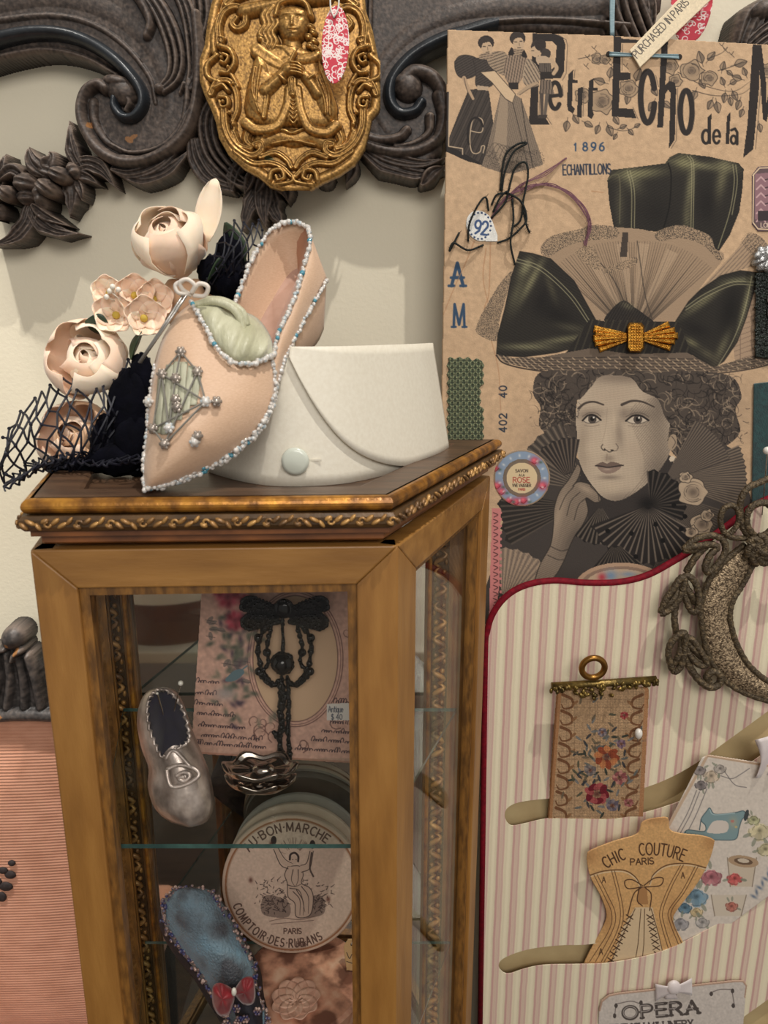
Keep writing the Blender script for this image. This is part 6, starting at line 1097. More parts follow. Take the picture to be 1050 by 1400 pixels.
def silk_rose(c, R_, face, label, mats, seed, open_=1.0):
    g = random.Random(seed); q = Vector(face).to_track_quat('Z', 'Y'); t = empty('silk_rose', tuple(c), label, 'flower', 'silk roses of the hat trimming', rot=q.to_euler())
    k = 0
    for lay, (n, rad, tiltd, sz) in enumerate(((2, .05, 4, .75), (3, .16, 10, .85), (4, .30, 24*open_, 1.0), (5, .42, 44*open_, 1.1))):
        for i in range(n):
            a = 2*pi*i/n+lay*.7+g.uniform(-.2, .2); me = petal(R_*.62*sz, R_*1.05*sz, -.55 if lay < 2 else -.4, .14+.16*lay*open_)
            o = me.build('petal', mats[(k+lay) % len(mats)], t, local=True, smooth=True, solid=.0006); k += 1
            o.rotation_euler = Euler((R(-tiltd-g.uniform(-6, 6)), 0, a), 'XYZ'); o.location = Vector((R_*rad*-sin(a), R_*rad*cos(a), -.35*R_+.05*R_*(3-lay)))
    mb = MB(); sp = [(R_*.16*(1-t_*.7)*cos(t_*11), R_*.16*(1-t_*.7)*sin(t_*11), R_*.25+R_*.2*t_) for t_ in np.linspace(0, 1, 22)]; mb.tube(sp, R_*.10, 6); mb.build('heart', mats[0], t, local=True, smooth=True)
    return t
def cdir(p, up=.3, side=0): d = Vector(CAM)-Vector(p); d.normalize(); d += Vector((side, 0, up)); return d.normalized()
p1 = pxy(240, 345, .665); silk_rose(p1, .040, cdir(p1, .9, -.35), 'cream silk rosebud at the top of the flower spray', ['petal_cream', 'petal_blush'], 3, .55)
p2 = pxy(128, 500, .645); silk_rose(p2, .038, cdir(p2, .35, -.25), 'blush silk rose above the navy netting on the lid', ['petal_blush', 'petal_cream'], 5, .8)
p3 = pxy(112, 604, .635); silk_rose(p3, .034, cdir(p3, .3, -.3), 'blush silk rose showing through the navy netting', ['petal_blush', 'petal_tan'], 8, .9)
p4 = pxy(252, 398, .672); tan_ = empty('silk_petals', tuple(p4), 'tan silk petals hanging under the cream rosebud', 'flower')
for a in (-.5, .1, .7): o = petal(.02, .038, -.4, .1).build('petal', 'petal_tan', tan_, local=True, smooth=True, solid=.0006); o.rotation_euler = Euler((R(165), 0, a*.6)); o.location = (a*.016, -.004, .01)
o = petal(.011, .052, -.4, -.05).build('petal', 'petal_cream', tan_, local=True, smooth=True, solid=.0006); o.rotation_euler = Euler((R(-8), R(14), 0)); o.location = Vector(pxy(278, 330, .668))-Vector(p4)
def blossom(c, r_, face, label, seed):
    g = random.Random(seed); t = empty('silk_blossom', tuple(c), label, 'flower', 'small silk blossoms beside the roses', rot=Vector(face).to_track_quat('Z', 'Y').to_euler())
    for i in range(5):
        o = petal(r_*.56, r_, -.5, .12).build('petal', 'petal_blush' if (i+seed) % 3 else 'petal_cream', t, local=True, smooth=True, solid=.0005); a = 2*pi*i/5+g.uniform(-.15, .15); o.rotation_euler = Euler((R(-66), 0, a)); o.location = (0, 0, 0)
    MB().ball((0, 0, .003), .0034, 8, 5).build('pollen_eye', 'pollen', t, local=True, smooth=True)
    return t
for x, y, Y, r_, lb in ((160, 432, .640, .021, 'small blush silk blossom with yellow eye, lowest left of its cluster'), (196, 436, .636, .021, 'small blush silk blossom beside the slipper bow'), (184, 405, .648, .020, 'small blush silk blossom in the middle of its cluster'), (208, 410, .650, .019, 'small blush silk blossom tucked under the rosebud'), (152, 402, .652, .017, 'small blush silk blossom at the upper left of its cluster')):
    p = pxy(x, y, Y); blossom(p, r_, cdir(p, .2, (x-180)*.012), lb, int(x))
st_ = empty('flower_stamens', tuple(pxy(150, 400, .63)), 'white beaded stamens poking from the silk blossoms', 'stamens')
for x, y, x1, y1 in ((160, 410, 154, 392), (158, 412, 146, 406), (164, 408, 162, 396), (170, 414, 150, 398)): MB().tube([pxy(x, y, .636), pxy(x1, y1, .628)], .0005, 5).ball(pxy(x1, y1, .628), .0024, 8, 5).build('stamen', 'stamen_white', st_, smooth=True)
def sleaf(pts, w_, label):
    P = [Vector(pxy(*p)) for p in cr(pts, 8)]; m = len(P); side = Vector((.6, -.5, .6)).normalized(); t = (P[-1]-P[0]).normalized(); side = (side-t*t.dot(side)).normalized(); nn = t.cross(side)
    def fn(u, v): p = P[int(round(v*(m-1)))]; w1 = w_*sin(pi*(.04+.94*v))**.8; a = (u-.5)*2; return p+side*(a*w1)+nn*(abs(a)*w1*.35)
    tag(MB().grid(fn, 9, m).build('silk_leaf', 'leaf_green', None, smooth=True, solid=.0006), label, 'leaf', 'silk leaves of the hat trimming')
sleaf([(150, 456, .635), (132, 446, .632), (116, 440, .630)], .011, 'green silk leaf left of the small blossoms'); sleaf([(196, 452, .632), (190, 470, .628), (180, 492, .624)], .012, 'green silk leaf hanging below the small blossoms'); sleaf([(326, 370, .675), (318, 338, .672), (308, 304, .668)], .012, 'dark green silk leaf standing behind the slipper heel'); sleaf([(312, 380, .66), (300, 372, .655), (284, 384, .650)], .013, 'dark green silk leaf under the small netting veil'); sleaf([(172, 402, .66), (178, 392, .655), (186, 388, .65)], .008, 'green silk leaf tip between the blossoms')
# ---- navy netting and velvet
mat('navy_net', (17, 18, 34), (10, 11, 22), rough=.6, scale=80); mat('navy_velvet', (9, 9, 19), (5, 5, 11), rough=.95, scale=60, bump=.5, spec=.1)
def netting(name, label, fn, nu, nv, r_, seed):
    g = random.Random(seed); mb = MB(); J = {}
    def P(i, j):
        if (i, j) not in J: J[(i, j)] = (np.clip((i+.5*(j % 2)+g.uniform(-.3, .3))/nu, 0, 1), np.clip((j+g.uniform(-.28, .28))/nv, 0, 1))
        return J[(i, j)]
    for j in range(nv):
        for i in range(nu+1):
            for di in ((0, 1) if j % 2 else (-1, 0)):
                if 0 <= i+di <= nu:
                    a, b_ = P(i, j), P(i+di, j+1); pts = [fn(a[0]+(b_[0]-a[0])*t, a[1]+(b_[1]-a[1])*t) for t in (0, .35, .7, 1)]; mb.tube(pts, r_, 4, cap=False)
            if g.random() < .3: mb.ball(fn(*P(i, j)), r_*1.8, 5, 4)
    return tag(mb.build(name, 'navy_net', None), label, 'veil')
def net1(u, v):   # dome over the left flowers
    top = np.interp(u, [0, .15, .35, .55, .8, 1], [598, 562, 528, 502, 488, 492]); bot = np.interp(u, [0, .1, .3, .6, 1], [650, 660, 648, 646, 646]); x = np.interp(u, [0, .1, .5, 1], [4, 10, 100, 205])+6*sin(v*5+u*9); y = top+(bot-top)*v+3*sin(u*17+v*6)
    return pxy(x, y, .600+.03*(1-v)-.028*sin(pi*v)*sin(pi*min(1, u+.1))+.006*sin(u*11+v*7))
n1 = netting('veil_netting', 'navy diamond mesh netting draped over the roses at the lid corner', net1, 13, 8, .00092, 4)
def net1b(u, v):
    x = np.interp(u, [0, .5, 1], [8, 90, 200])+5*sin(v*6); y = np.interp(u, [0, .3, .6, 1], [648, 626, 618, 620])+(24-8*u)*v+2*sin(u*19); return pxy(x, y, .592-.012*v+.008*sin(u*9+v*5))
netting('veil_netting', 'bunched navy netting edge trailing over the lid corner', net1b, 18, 4, .0009, 14)
def net2(u, v): x = 284+70*u+6*sin(v*5); y = np.interp(u, [0, .4, 1], [350, 306, 300])+np.interp(u, [0, .5, 1], [40, 84, 76])*v+3*sin(u*9); return pxy(x, y, .655-.02*sin(pi*u)*sin(pi*v))
netting('veil_netting', 'navy netting puff between the rosebud and the slipper heel', net2, 6, 6, .0008, 6)
vv_ = empty('velvet_bow', tuple(at_z(180, 655, ZL)), 'crumpled navy velvet bow under the netting beside the slipper', 'bow'); g = random.Random(2)
for (x, y, Y, rx, ry, rz) in ((182, 570, .614, .020, .014, .036), (188, 610, .604, .018, .014, .024), (162, 628, .602, .028, .014, .013), (196, 530, .622, .012, .012, .026), (152, 604, .616, .016, .012, .022), (112, 634, .608, .032, .012, .008)):
    def cr_fn(u, v, c=pxy(x, y, Y), s=g.random()*9):
        th = 2*pi*u; ph = pi*v; k = 1+.10*sin(4*th+s+3*ph)+.05*sin(7*th-2*ph+s); return (c[0]+rx*k*sin(ph)*cos(th), c[1]+ry*k*sin(ph)*sin(th), c[2]+rz*k*cos(ph))
    MB().grid(cr_fn, 28, 14, closed_u=True).build('velvet_fold', 'navy_velvet', vv_, smooth=True)
for (x, y, Y, rx, rz) in ((304, 376, .664, .020, .016), (320, 386, .66, .016, .014), (316, 352, .672, .012, .018)):
    def cr_fn(u, v, c=pxy(x, y, Y), s=g.random()*9):
        th = 2*pi*u; ph = pi*v; k = 1+.16*sin(5*th+s+4*ph); return (c[0]+rx*k*sin(ph)*cos(th), c[1]+.012*k*sin(ph)*sin(th), c[2]+rz*k*cos(ph))
    MB().grid(cr_fn, 24, 12, closed_u=True).build('velvet_fold', 'navy_velvet', vv_, smooth=True)
# ------------------------------------------------------------------ things inside the cabinet
def on(px, py, z): return at_z(px, py, z)
# silver shoe pincushion, leaning upright on the upper shelf
mat('old_silver', (214, 200, 192), (146, 134, 128), rough=.36, metal=.6, scale=60, bump=.25, bscale=160, c3=(182, 168, 160)); mat('velvet_navy', (22, 18, 48), (14, 11, 32), rough=.8, sheen=.25, scale=80)
ysh = on(262, 1131, ZS1)[1]
shoe = empty('silver_shoe', tuple(on(262, 1131, ZS1)), 'silver metal shoe pincushion with navy velvet on the upper glass shelf', 'pincushion')
def yv(y): return ysh+.002+(1131-y)*.00030
LFT = [(216, 941), (202, 946), (192, 962), (188, 988), (194, 1022), (204, 1050), (203, 1076), (212, 1104), (232, 1122), (258, 1130)]; RGT = [(222, 940), (238, 944), (250, 962), (260, 992), (272, 1022), (284, 1052), (291, 1084), (290, 1108), (280, 1124), (262, 1130)]
sA = [(x, y, yv(y)) for x, y in LFT]; sB = [(x, y, yv(y)) for x, y in RGT]
sf = lambda u: .25+.75*sin(pi*min(max(u*.86+.1, .02), .98))
strip(sA, sB, 40, 16, .026, ss=sf).build('shoe_body', 'old_silver', shoe, smooth=True, solid=.0012); strip(sA, sB, 30, 10, -.022, ss=sf).build('shoe_back', 'old_silver', shoe, smooth=True)
CUS = [(222, 943), (238, 952), (250, 972), (257, 998), (256, 1014), (240, 1024), (222, 1034), (212, 1016), (204, 992), (202, 966), (208, 950)]; Cc = cr(CUS, 5, True); cc = Cc.mean(0); nC2 = len(Cc)
def cus(u, v): q = Cc[int(round(u*nC2)) % nC2]*(1-v)+cc*v; return pxy(q[0], q[1], yv(q[1])-.023-.013*sin(pi/2*v))
MB().grid(cus, nC2, 7, closed_u=True).build('velvet_cushion', 'velvet_navy', shoe, smooth=True)
mb = MB(); mb.tube([pxy(q[0]+2.0*cos(i*2.1), q[1]+2.0*sin(i*2.1), yv(q[1])-.0255) for i, q in enumerate(cr(CUS, 7, True))], .0014, 6, closed=True); mb.build('scalloped_rim', 'old_silver', shoe, smooth=True)
for pts in ([(228, 1052), (244, 1046), (264, 1050), (272, 1060), (256, 1072), (236, 1076), (230, 1066), (228, 1052)], [(240, 1062), (250, 1056), (260, 1060), (252, 1068), (244, 1064), (252, 1062)], [(226, 1038), (238, 1026), (262, 1050)]): MB().tube([pxy(x, y, yv(y)-.0262) for x, y in cr(pts, 5)], .0018, 6).build('buckle_relief', 'old_silver', shoe, smooth=True)
for (x, y, x1, y1) in ((215, 948, 224, 978), (247, 934, 238, 972)):
    pn = empty('dress_pin', tuple(pxy(x1, y1, .58)), 'steel pin with white head in the navy velvet cushion' if x > 230 else 'plain steel pin stuck in the navy velvet cushion', 'pin')
    MB().tube([pxy(x, y, yv(y)-.05), pxy(x1, y1, yv(y1)-.034)], .0006, 5).build('shaft', 'steel', pn); MB().ball(pxy(x, y, yv(y)-.05), .0022 if x > 230 else .0011, 8, 5).build('head', 'pearl', pn, smooth=True)
# rose postcard leaning at the back of the upper shelf
yc0 = on(370, 1036, ZS1)[1]; PCP = Pl((0, yc0, ZS1), (0, -1, .10)); print_mat('postcard_print', rough=.55, spec=.35)
pc = empty('rose_postcard', tuple(PCP.p(380, 1036)), 'pink postcard with roses, script and an oval frame on the upper shelf', 'postcard')
cv = Cv(258, 776, 506, 1046, 1.4, (206, 164, 146)); cv.noise(.03, 10, 4)
PC = [(278, 780), (502, 784), (500, 1038), (478, 1043), (300, 1032), (268, 1030), (262, 1022)]; cv.fill(PC, (0, 0, 0), 0, sm=False, mask=True)
cv.line(PC[3:6], 6, (176, 112, 90), sm=False, a=.5); cv.ell(404, 900, 58, 86, (206, 172, 140)); 
for d in (0, 4, 7): cv.line([(404+(58+d)*cos(t), 900+(86+d)*sin(t)) for t in np.linspace(0, 6.3, 60)], 1.4 if d != 4 else .9, (110, 76, 70), a=.85, sm=False)
g = random.Random(3); BRN = (112, 78, 72)
for k in range(18): a = g.uniform(-.5, 2.4); x = 404+(74+g.uniform(0, 22))*cos(a); y = 900+(100+g.uniform(0, 22))*sin(a); q = g.choice((-1, 1)); s_ = g.uniform(6, 12); cv.line([(x+s_*(1-t*.75)*cos(a+q*t*5.5), y+s_*(1-t*.75)*sin(a+q*t*5.5)) for t in np.linspace(0, 1, 10)], 1.8, BRN, .8, sm=False, a=.8)
def script(x, y, L_, seed):
    g = random.Random(seed); t = 0.0
    while t < L_:
        n = g.randint(3, 7); P = []; ph = 0.0
        for k in range(n):
            A = g.choice((2.2, 2.6, 3.0, 3.0, 6.5)); w1 = g.uniform(2.8, 3.8)
            for q in np.linspace(0, 1, 9)[:-1]: P.append((x+t+w1*q-1.3*sin(2*pi*q)+A*.25*(.5-.5*cos(2*pi*q)), y+(t+w1*q)*.07-A*(.5-.5*cos(2*pi*q))))
            t += w1
        cv.line(P, 1.1, (52, 36, 46), a=.95, sm=False); t += 3.5
for x, y, L_, sd in ((268, 932, 28, 1), (268, 948, 24, 2), (266, 962, 20, 3), (270, 976, 40, 4), (272, 992, 60, 5), (276, 1006, 66, 6), (262, 1016, 90, 7), (440, 1000, 40, 8), (426, 1012, 60, 9), (404, 1024, 84, 10), (456, 960, 30, 11), (452, 988, 34, 12)): script(x, y, L_, sd)
for i in range(90):
    x = g.gauss(322, 17); y = g.gauss(905, 44); cv.blob(x, y, 7, 3.4, g.choice([(72, 80, 68), (104, 104, 90), (70, 56, 70), (96, 76, 84), (130, 122, 104)]), .85, g.uniform(0, 180))
for i in range(16): x = g.uniform(284, 340); y = g.uniform(800, 960); cv.ell(x, y, 6, 3, (104, 96, 92), .7, g.uniform(0, 180)); cv.line([(x-6, y), (x+6, y+2)], .8, (60, 52, 54), a=.7)
for x, y, r_ in ((312, 815, 20), (322, 848, 17), (300, 804, 13), (336, 822, 12)):
    for k in range(9): a = k*.75; cv.blob(x+r_*.5*cos(a), y+r_*.5*sin(a), r_*.4, r_*.28, [(166, 44, 66), (200, 84, 100), (122, 26, 46)][k % 3], 1.0, a*57)
    cv.blob(x, y, r_*.25, r_*.25, (110, 30, 48), .8)
cv.fill([(308, 930), (318, 918), (330, 914), (334, 920), (322, 930)], (96, 118, 126)); cv.line([(330, 916), (338, 910)], 2, (96, 118, 126)); cv.blob(308, 948, 16, 10, (140, 146, 150), .6)
cv.fill([(447, 962), (484, 960), (484, 984), (447, 984)], (222, 216, 208), sm=False); cv.text('Antique'.replace('A', 'A'), 449, 973, 8, (84, 88, 100), 1, .72, rot=0, sp=.14); cv.text('$ 40', 453, 983, 7, (84, 88, 100), 1, .9)
cv.build('printed_card', PCP, 'postcard_print', pc, thick=.001)
# jet bead brooch
mat('jet', (6, 5, 6), (16, 13, 13), rough=.1, scale=200, spec=.35); BJ = PCP
jb = empty('jet_brooch', tuple(BJ.p(385, 1036, .012)), 'black jet bead bow brooch with looped tassels on the postcard', 'brooch')
def jet(pts, r, n, name, z=.012, dz=.0, wob=0, seed=1):
    P = cr(pts, 10); mb = MB(); g = random.Random(seed)
    for t in np.linspace(0, len(P)-1, n): x = np.interp(t, np.arange(len(P)), P[:, 0]); y = np.interp(t, np.arange(len(P)), P[:, 1]); mb.ball(BJ.p(x+g.uniform(-wob, wob), y+g.uniform(-wob, wob), z+dz*g.random()), r*1.3*g.uniform(.7, 1.3), 6, 4)
    o = mb.build(name, 'jet', jb, smooth=True); o['kind'] = 'stuff'
for s_ in (-1, 1):
    f = lambda q: [(389+s_*x, y) for x, y in q]
    W = f([(4, 836), (20, 826), (42, 817), (56, 820), (58, 832), (44, 836), (24, 838), (6, 840)]); W2 = f([(6, 840), (26, 840), (48, 840), (58, 850), (50, 860), (30, 856), (12, 848)])
    for w_, nm in ((W, 'wing'), (W2, 'wing')):
        c = np.mean(w_, 0); P = cr(w_, 5, True); n_ = len(P); MB().grid(lambda u, v: BJ.p(*(P[int(round(u*n_)) % n_]*(1-v)+c*v), .010+.006*sin(pi/2*v)), n_, 5, closed_u=True).build(nm, 'jet', jb, smooth=True); jet(w_+w_[:1], .0017, 40, 'wing_beads', .013)
        for f_ in (.35, .65): jet([tuple(np.array(q)*(1-f_)+c*f_) for q in w_+w_[:1]], .0015, 26, 'wing_beads', .0145+.002*f_, .001, 1.2, 5)
    jet(f([(8, 850), (26, 858), (36, 880), (34, 905), (26, 925), (12, 936), (4, 930)]) , .0020, 40, 'loop_beads', .012, .003, .6, 3); jet(f([(18, 858), (24, 884), (22, 906), (32, 922), (20, 936), (8, 934)]), .0018, 34, 'loop_beads', .013, .003, .6, 4)
    for x, y in f([(36, 872), (35, 918), (24, 892)]): MB().ball(BJ.p(x, y, .014), .0042, 10, 7).build('drop_bead', 'jet', jb, smooth=True)
    jet(f([(4, 926), (6, 960), (5, 990), (6, 1020), (8, 1034)]), .0019, 38, 'tassel_beads', .013, .002, .8, 7)
MB().ball(BJ.p(388, 832, .016), (.010, .006, .010), 12, 8).build('centre_bead', 'jet', jb, smooth=True); jet([(388+10*cos(t), 832+10*sin(t)) for t in np.linspace(0, 6.2, 12)], .0018, 22, 'centre_ring', .018)
jet([(386, 846), (387, 880), (386, 906)], .0016, 26, 'chain', .013, .001, .4); MB().ball(BJ.p(386, 907, .016), .0105, 12, 8).build('ball', 'jet', jb, smooth=True); jet([(386+13*cos(t), 907+13*sin(t)) for t in np.linspace(0, 6.2, 14)], .0022, 22, 'ball_beads', .015); jet([(376, 1000), (388, 1030), (396, 1036)], .0022, 16, 'tassel_beads', .013, .002, 2); jet([(382, 930), (388, 950), (384, 976), (388, 1000)], .0024, 26, 'tassel_beads', .014, .002, 2.4, 8)
# silver stand
mat('bright_silver', (196, 186, 176), (150, 138, 128), rough=.14, metal=1, scale=30)
sc_ = on(358, 1072, ZS1); sd_ = empty('silver_stand', tuple(sc_), 'polished silver scalloped dish below the jet brooch', 'dish')
def dish(z, R0, nm, sx=1.0):
    prof = [(.35, 0), (.8, .001), (1.0, .006), (1.02, .010), (.94, .010), (.80, .006), (.3, .005)]
    def fn(u, v): t = 2*pi*u; i = v*(len(prof)-1); a = int(min(i, len(prof)-2)); fr_ = i-a; r0 = prof[a][0]*(1-fr_)+prof[a+1][0]*fr_; zz = prof[a][1]*(1-fr_)+prof[a+1][1]*fr_; k = 1+.06*cos(6*t)*r0; return (sc_[0]+R0*r0*k*cos(t)*sx, sc_[1]-.004+R0*.62*r0*k*sin(t), sc_[2]+z+zz*(1+.25*cos(6*t)))
    MB().grid(fn, 48, 25, closed_u=True).build(nm, 'bright_silver', sd_, smooth=True)
dish(.0006, .031, 'lower_tray'); dish(.013, .033, 'upper_tray'); MB().lathe([(.016, 0), (.012, .004), (.012, .010), (.017, .013)], (sc_[0], sc_[1]-.004, sc_[2]+.004), 20).build('stem', 'bright_silver', sd_, smooth=True); MB().ball((sc_[0]+.004, sc_[1]-.010, sc_[2]+.022), (.011, .008, .006), 14, 8).build('finial', 'bright_silver', sd_, smooth=True)
# round ribbon boxes on the lower shelf
mat('box_side', (196, 172, 152), (182, 156, 138), rough=.7, scale=40); mat('box_rim', (150, 112, 84), rough=.6); mat('box_grey', (150, 140, 130), (132, 122, 114), rough=.6, scale=40)
ZD = ZS2+.052; el = R(13); bn = np.array([0, -cos(el), sin(el)]); bup = np.array([0, sin(el), cos(el)]); b0 = on(399, 1304, ZD+.0008); rB = .0775; bcn = b0+bup*rB; BXP = Pl(bcn, bn); rot_ = Matrix.Rotation(pi/2-el, 3, 'X')
def rbox(c, r_, t, label, m, e=el):
    rm = Matrix.Rotation(pi/2-e, 3, 'X'); o = empty('ribbon_box', tuple(c-np.array([0, 0, r_])), label, 'box', 'round ribbon boxes on the lower shelf')
    MB().lathe([(r_*.96, -t), (r_*.97, -t*.4), (r_*.97, -.0005)], Vector(c), 64, rot=rm).build('box_base', m, o, smooth=False); MB().lathe([(r_, -t*.42), (r_, -.0015), (r_*.985, 0)], Vector(c), 64, rot=rm).build('lid', m, o); return o
bx1 = rbox(bcn, rB, .018, 'round card box lettered AU BON MARCHE, front of its stack', 'box_side')
e2 = R(11); n2_ = np.array([0, -cos(e2), sin(e2)]); c2 = bcn-bn*.0195+np.array([.002, 0, .0060]); rbox(c2, rB, .014, 'round cream box second in the stack behind the lettered lid', 'box_side', e2)
e3 = R(9); c3 = c2-n2_*.0155+np.array([.003, 0, .0065]); rbox(c3, rB, .012, 'grey round box at the back of the stack', 'box_grey', e3)
cv = Cv(292, 1096, 506, 1310, 1.9, (206, 178, 160)); cv.noise(.02, 8, 6); X0, Y0 = project(bcn); W_ = abs(project(bcn+np.array([rB, 0, 0]))[0]-X0); H0 = abs(project(bcn+bup*rB)[1]-project(bcn-bup*rB)[1])/2; Yc = (project(bcn+bup*rB)[1]+project(bcn-bup*rB)[1])/2
print('DBG box', X0, Yc, W_, H0)
d = np.hypot((cv.X-X0)/W_, (cv.Y-Yc)/H0); cv.M |= d < .985; cv.A[(d > .93) & (d < .955)] = (150, 100, 70); cv.A[d > .955] = (196, 166, 146); cv.A[(d > .915) & (d <= .93)] = (180, 150, 130); DB = (92, 66, 58)
cv.text('AU*BON*MARCHE', 0, 0, 11.5, DB, 2.0, .95, arc=(X0, Yc, W_*.765, -52, 1), sp=.3); cv.text('COMPTOIR*DES*RUBANS', 0, 0, 11, DB, 1.8, .82, arc=(X0, Yc+1, W_*.885, 251, -1), sp=.36); cv.text("'", X0+66, Yc-54, 7, DB, 1.6)
cv.text('PARIS', X0+2, Yc+67, 7, DB, 1.4, 1.1, center=True); cv.text('H.16', X0+14, Yc+84, 6, DB, 1.3, 1.1, center=True)
g = random.Random(6)
for k in range(22): a = R(-90+g.uniform(-70, 70)); cv.line([(X0+3+12*cos(a), Yc-38+12*sin(a)), (X0+3+26*cos(a), Yc-38+26*sin(a))], .7, DB, a=.5, sm=False)
FK = (58, 44, 42); FP = (196, 168, 150); T = lambda q: [(X0+2+x*1.15, Yc-2+y*1.15) for x, y in q]
for i in range(200):
    sd = g.choice((-1, 1)); x = sd*g.uniform(8, 46)*(1 if i % 2 else .8); y = g.uniform(-4, 26) if i % 2 else g.uniform(18, 36); q = T([(x, y), (x+g.uniform(-5, 5), y+g.uniform(-4, 4))]); cv.line(q, 1.5, FK, .6, sm=False, a=.75)
for sd in (-1, 1): cv.fill(T([(sd*6, 22), (sd*30, 14), (sd*38, 24), (sd*34, 38), (sd*6, 40)]), FK, .45)
BODYF = T([(-6, -20), (8, -20), (12, -10), (10, 0), (20, 6), (24, 18), (20, 38), (4, 40), (2, 24), (-6, 16), (-7, 0), (-10, -10)]); cv.fill(BODYF, FP); cv.line(BODYF+BODYF[:1], 1.1, FK, a=.9)
for q in ([(0, -16), (-2, -4), (2, 4)], [(6, -16), (6, -4), (3, 4)], [(-4, 6), (8, 10), (14, 34)], [(0, 10), (8, 20), (8, 38)], [(10, 4), (18, 16), (18, 36)], [(-7, 2), (2, 4), (10, 1)], [(4, 8), (12, 22), (12, 38)]): cv.line(T(q), 1.3, FK, .6, a=.85)
cv.fill(T([(-6, -20), (-14, -24), (-21, -38), (-24, -44), (-20, -46), (-16, -36), (-10, -27), (0, -22)]), FP); cv.line(T([(-6, -17), (-15, -22), (-23, -40)]), 1.1, FK); cv.line(T([(0, -23), (-10, -29), (-19, -44)]), .9, FK)
cv.fill(T([(8, -20), (16, -22), (20, -38), (24, -38), (20, -18), (10, -13)]), FP); cv.line(T([(9, -21), (16, -24), (20, -38)]), 1.0, FK); cv.line(T([(10, -13), (20, -18), (24, -38)]), 1.0, FK)
cv.ell(*T([(1, -28)])[0], 4.6, 6, FP); cv.line(T([(-4, -28), (-3, -34), (2, -36), (6, -32), (6, -26)]), 2.8, FK); cv.ell(*T([(-23, -51)])[0], 4, 6, FK); cv.ell(*T([(23, -46)])[0], 4, 6, FK); cv.line(T([(22, -36), (20, -18), (24, -8)]), 2.4, FK, a=.8); cv.line(T([(-1, -28), (0, -28)]), .9, FK); cv.line(T([(3, -28), (4, -28)]), .9, FK)
cv.line([(X0-30, Yc+50), (X0-10, Yc+46), (X0+10, Yc+48), (X0+30, Yc+44)], 1, DB, a=.7); cv.line([(X0-28, Yc+54), (X0+30, Yc+49)], .9, DB, sm=False, a=.7)
for x, y in ((-56, -6), (50, 20), (-28, -56)): cv.blob(X0+x, Yc+y, 3, 4, (84, 44, 36), .8)
cv.build('lid_print', BXP, 'card', bx1, base=.0002, thick=.0003)
# pink decoupage dish, price tag
m = mat('marbled_pink', (236, 196, 168), (120, 78, 62), rough=.35, scale=34, detail=8, c3=(214, 156, 128), lo=.36, hi=.62)
pdc = on(414, 1336, ZD); pd_ = empty('marbled_box', (pdc[0], pdc[1], ZS2), 'pink marbled round box carrying the lettered ribbon boxes', 'box')
MB().lathe([(.064, .0005), (.064, .030), (.066, .030), (.0665, .048), (.063, .0515), (.045, .0518), (.002, .052)], (pdc[0], pdc[1], ZS2), 56).build('box_body', 'marbled_pink', pd_); mat('dish_petal', (236, 196, 172), (196, 140, 118), rough=.35, scale=40)
for k in range(9): o = petal(.012, .026, -.15, .05).build('petal_relief', 'dish_petal', pd_, local=True, smooth=True, solid=.001); o.rotation_euler = Euler((R(-84), 0, k*.7)); o.location = (-.004, -.030, .0525)
tgp = Pl(on(480, 1330, ZD), (0, -1, .3)); pt_ = empty('price_tag', tuple(tgp.p(480, 1328)), 'tan paper price tag with handwriting by the lettered box', 'tag')
cv = Cv(466, 1280, 500, 1330, 2, (206, 164, 116)); cv.fill([(470, 1294), (476, 1284), (488, 1284), (496, 1292), (494, 1328), (474, 1326)], (0, 0, 0), 0, sm=False, mask=True); cv.ell(481, 1291, 2, 2, (70, 50, 40)); cv.line([(474, 1302), (478, 1310), (482, 1304), (488, 1312)], 1, (60, 50, 48)); cv.line([(474, 1314), (486, 1318)], 1, (60, 50, 48)); cv.build('tag_card', tgp, 'card', pt_, thick=.0006)
MB().tube([tgp.p(481, 1291, .001), tgp.p(484, 1276, .004), tgp.p(492, 1270, .002)], .0005, 5).build('string', 'white_string', pt_)
# blue beaded shoe
m = mat('blue_beadwork', (118, 152, 174), (76, 78, 86), rough=.45, scale=30, c3=(112, 132, 146), bump=1, bscale=420, sheen=.1); mat('navy_felt', (30, 28, 40), (20, 18, 28), rough=.8, scale=80, bump=.4); mat('bead_mixed', (190, 158, 148), (60, 62, 110), rough=.15, scale=160, c3=(120, 96, 92), spec=.9, lo=.4, hi=.6); mat('red_ribbon', (150, 30, 40), (116, 18, 28), rough=.5, scale=50, sheen=.3)
bs = empty('beaded_shoe', tuple(on(340, 1420, ZS2)), 'blue beaded slipper pincushion with a red bow on the lower shelf', 'pincushion')
yb = lambda y: .594+(1420-y)*.00022
BL_ = [(254, 1213), (234, 1219), (221, 1240), (227, 1268), (245, 1298), (268, 1326), (284, 1352), (300, 1378), (316, 1404), (334, 1420)]; BR2 = [(262, 1214), (288, 1218), (304, 1236), (318, 1262), (334, 1290), (348, 1320), (352, 1350), (362, 1378), (366, 1402), (350, 1420)]
tp_ = lambda q: [(x, y, yb(y)) for x, y in q]
strip(tp_(BL_), tp_(BR2), 44, 14, .022, ss=lambda u: .5+.5*sin(pi*min(max(u, .02), .98))).build('beaded_top', 'blue_beadwork', bs, smooth=True, solid=.001)
strip(tp_(BL_), [(x-4, y+10, yb(y)+.02) for x, y in BL_], 30, 5, .002, ss=lambda u: 1).build('felt_side', 'navy_felt', bs, smooth=True, solid=.001); strip(tp_(BR2), [(x+8, y+8, yb(y)+.02) for x, y in BR2], 30, 5, .002, ss=lambda u: 1).build('felt_side', 'navy_felt', bs, smooth=True, solid=.001)
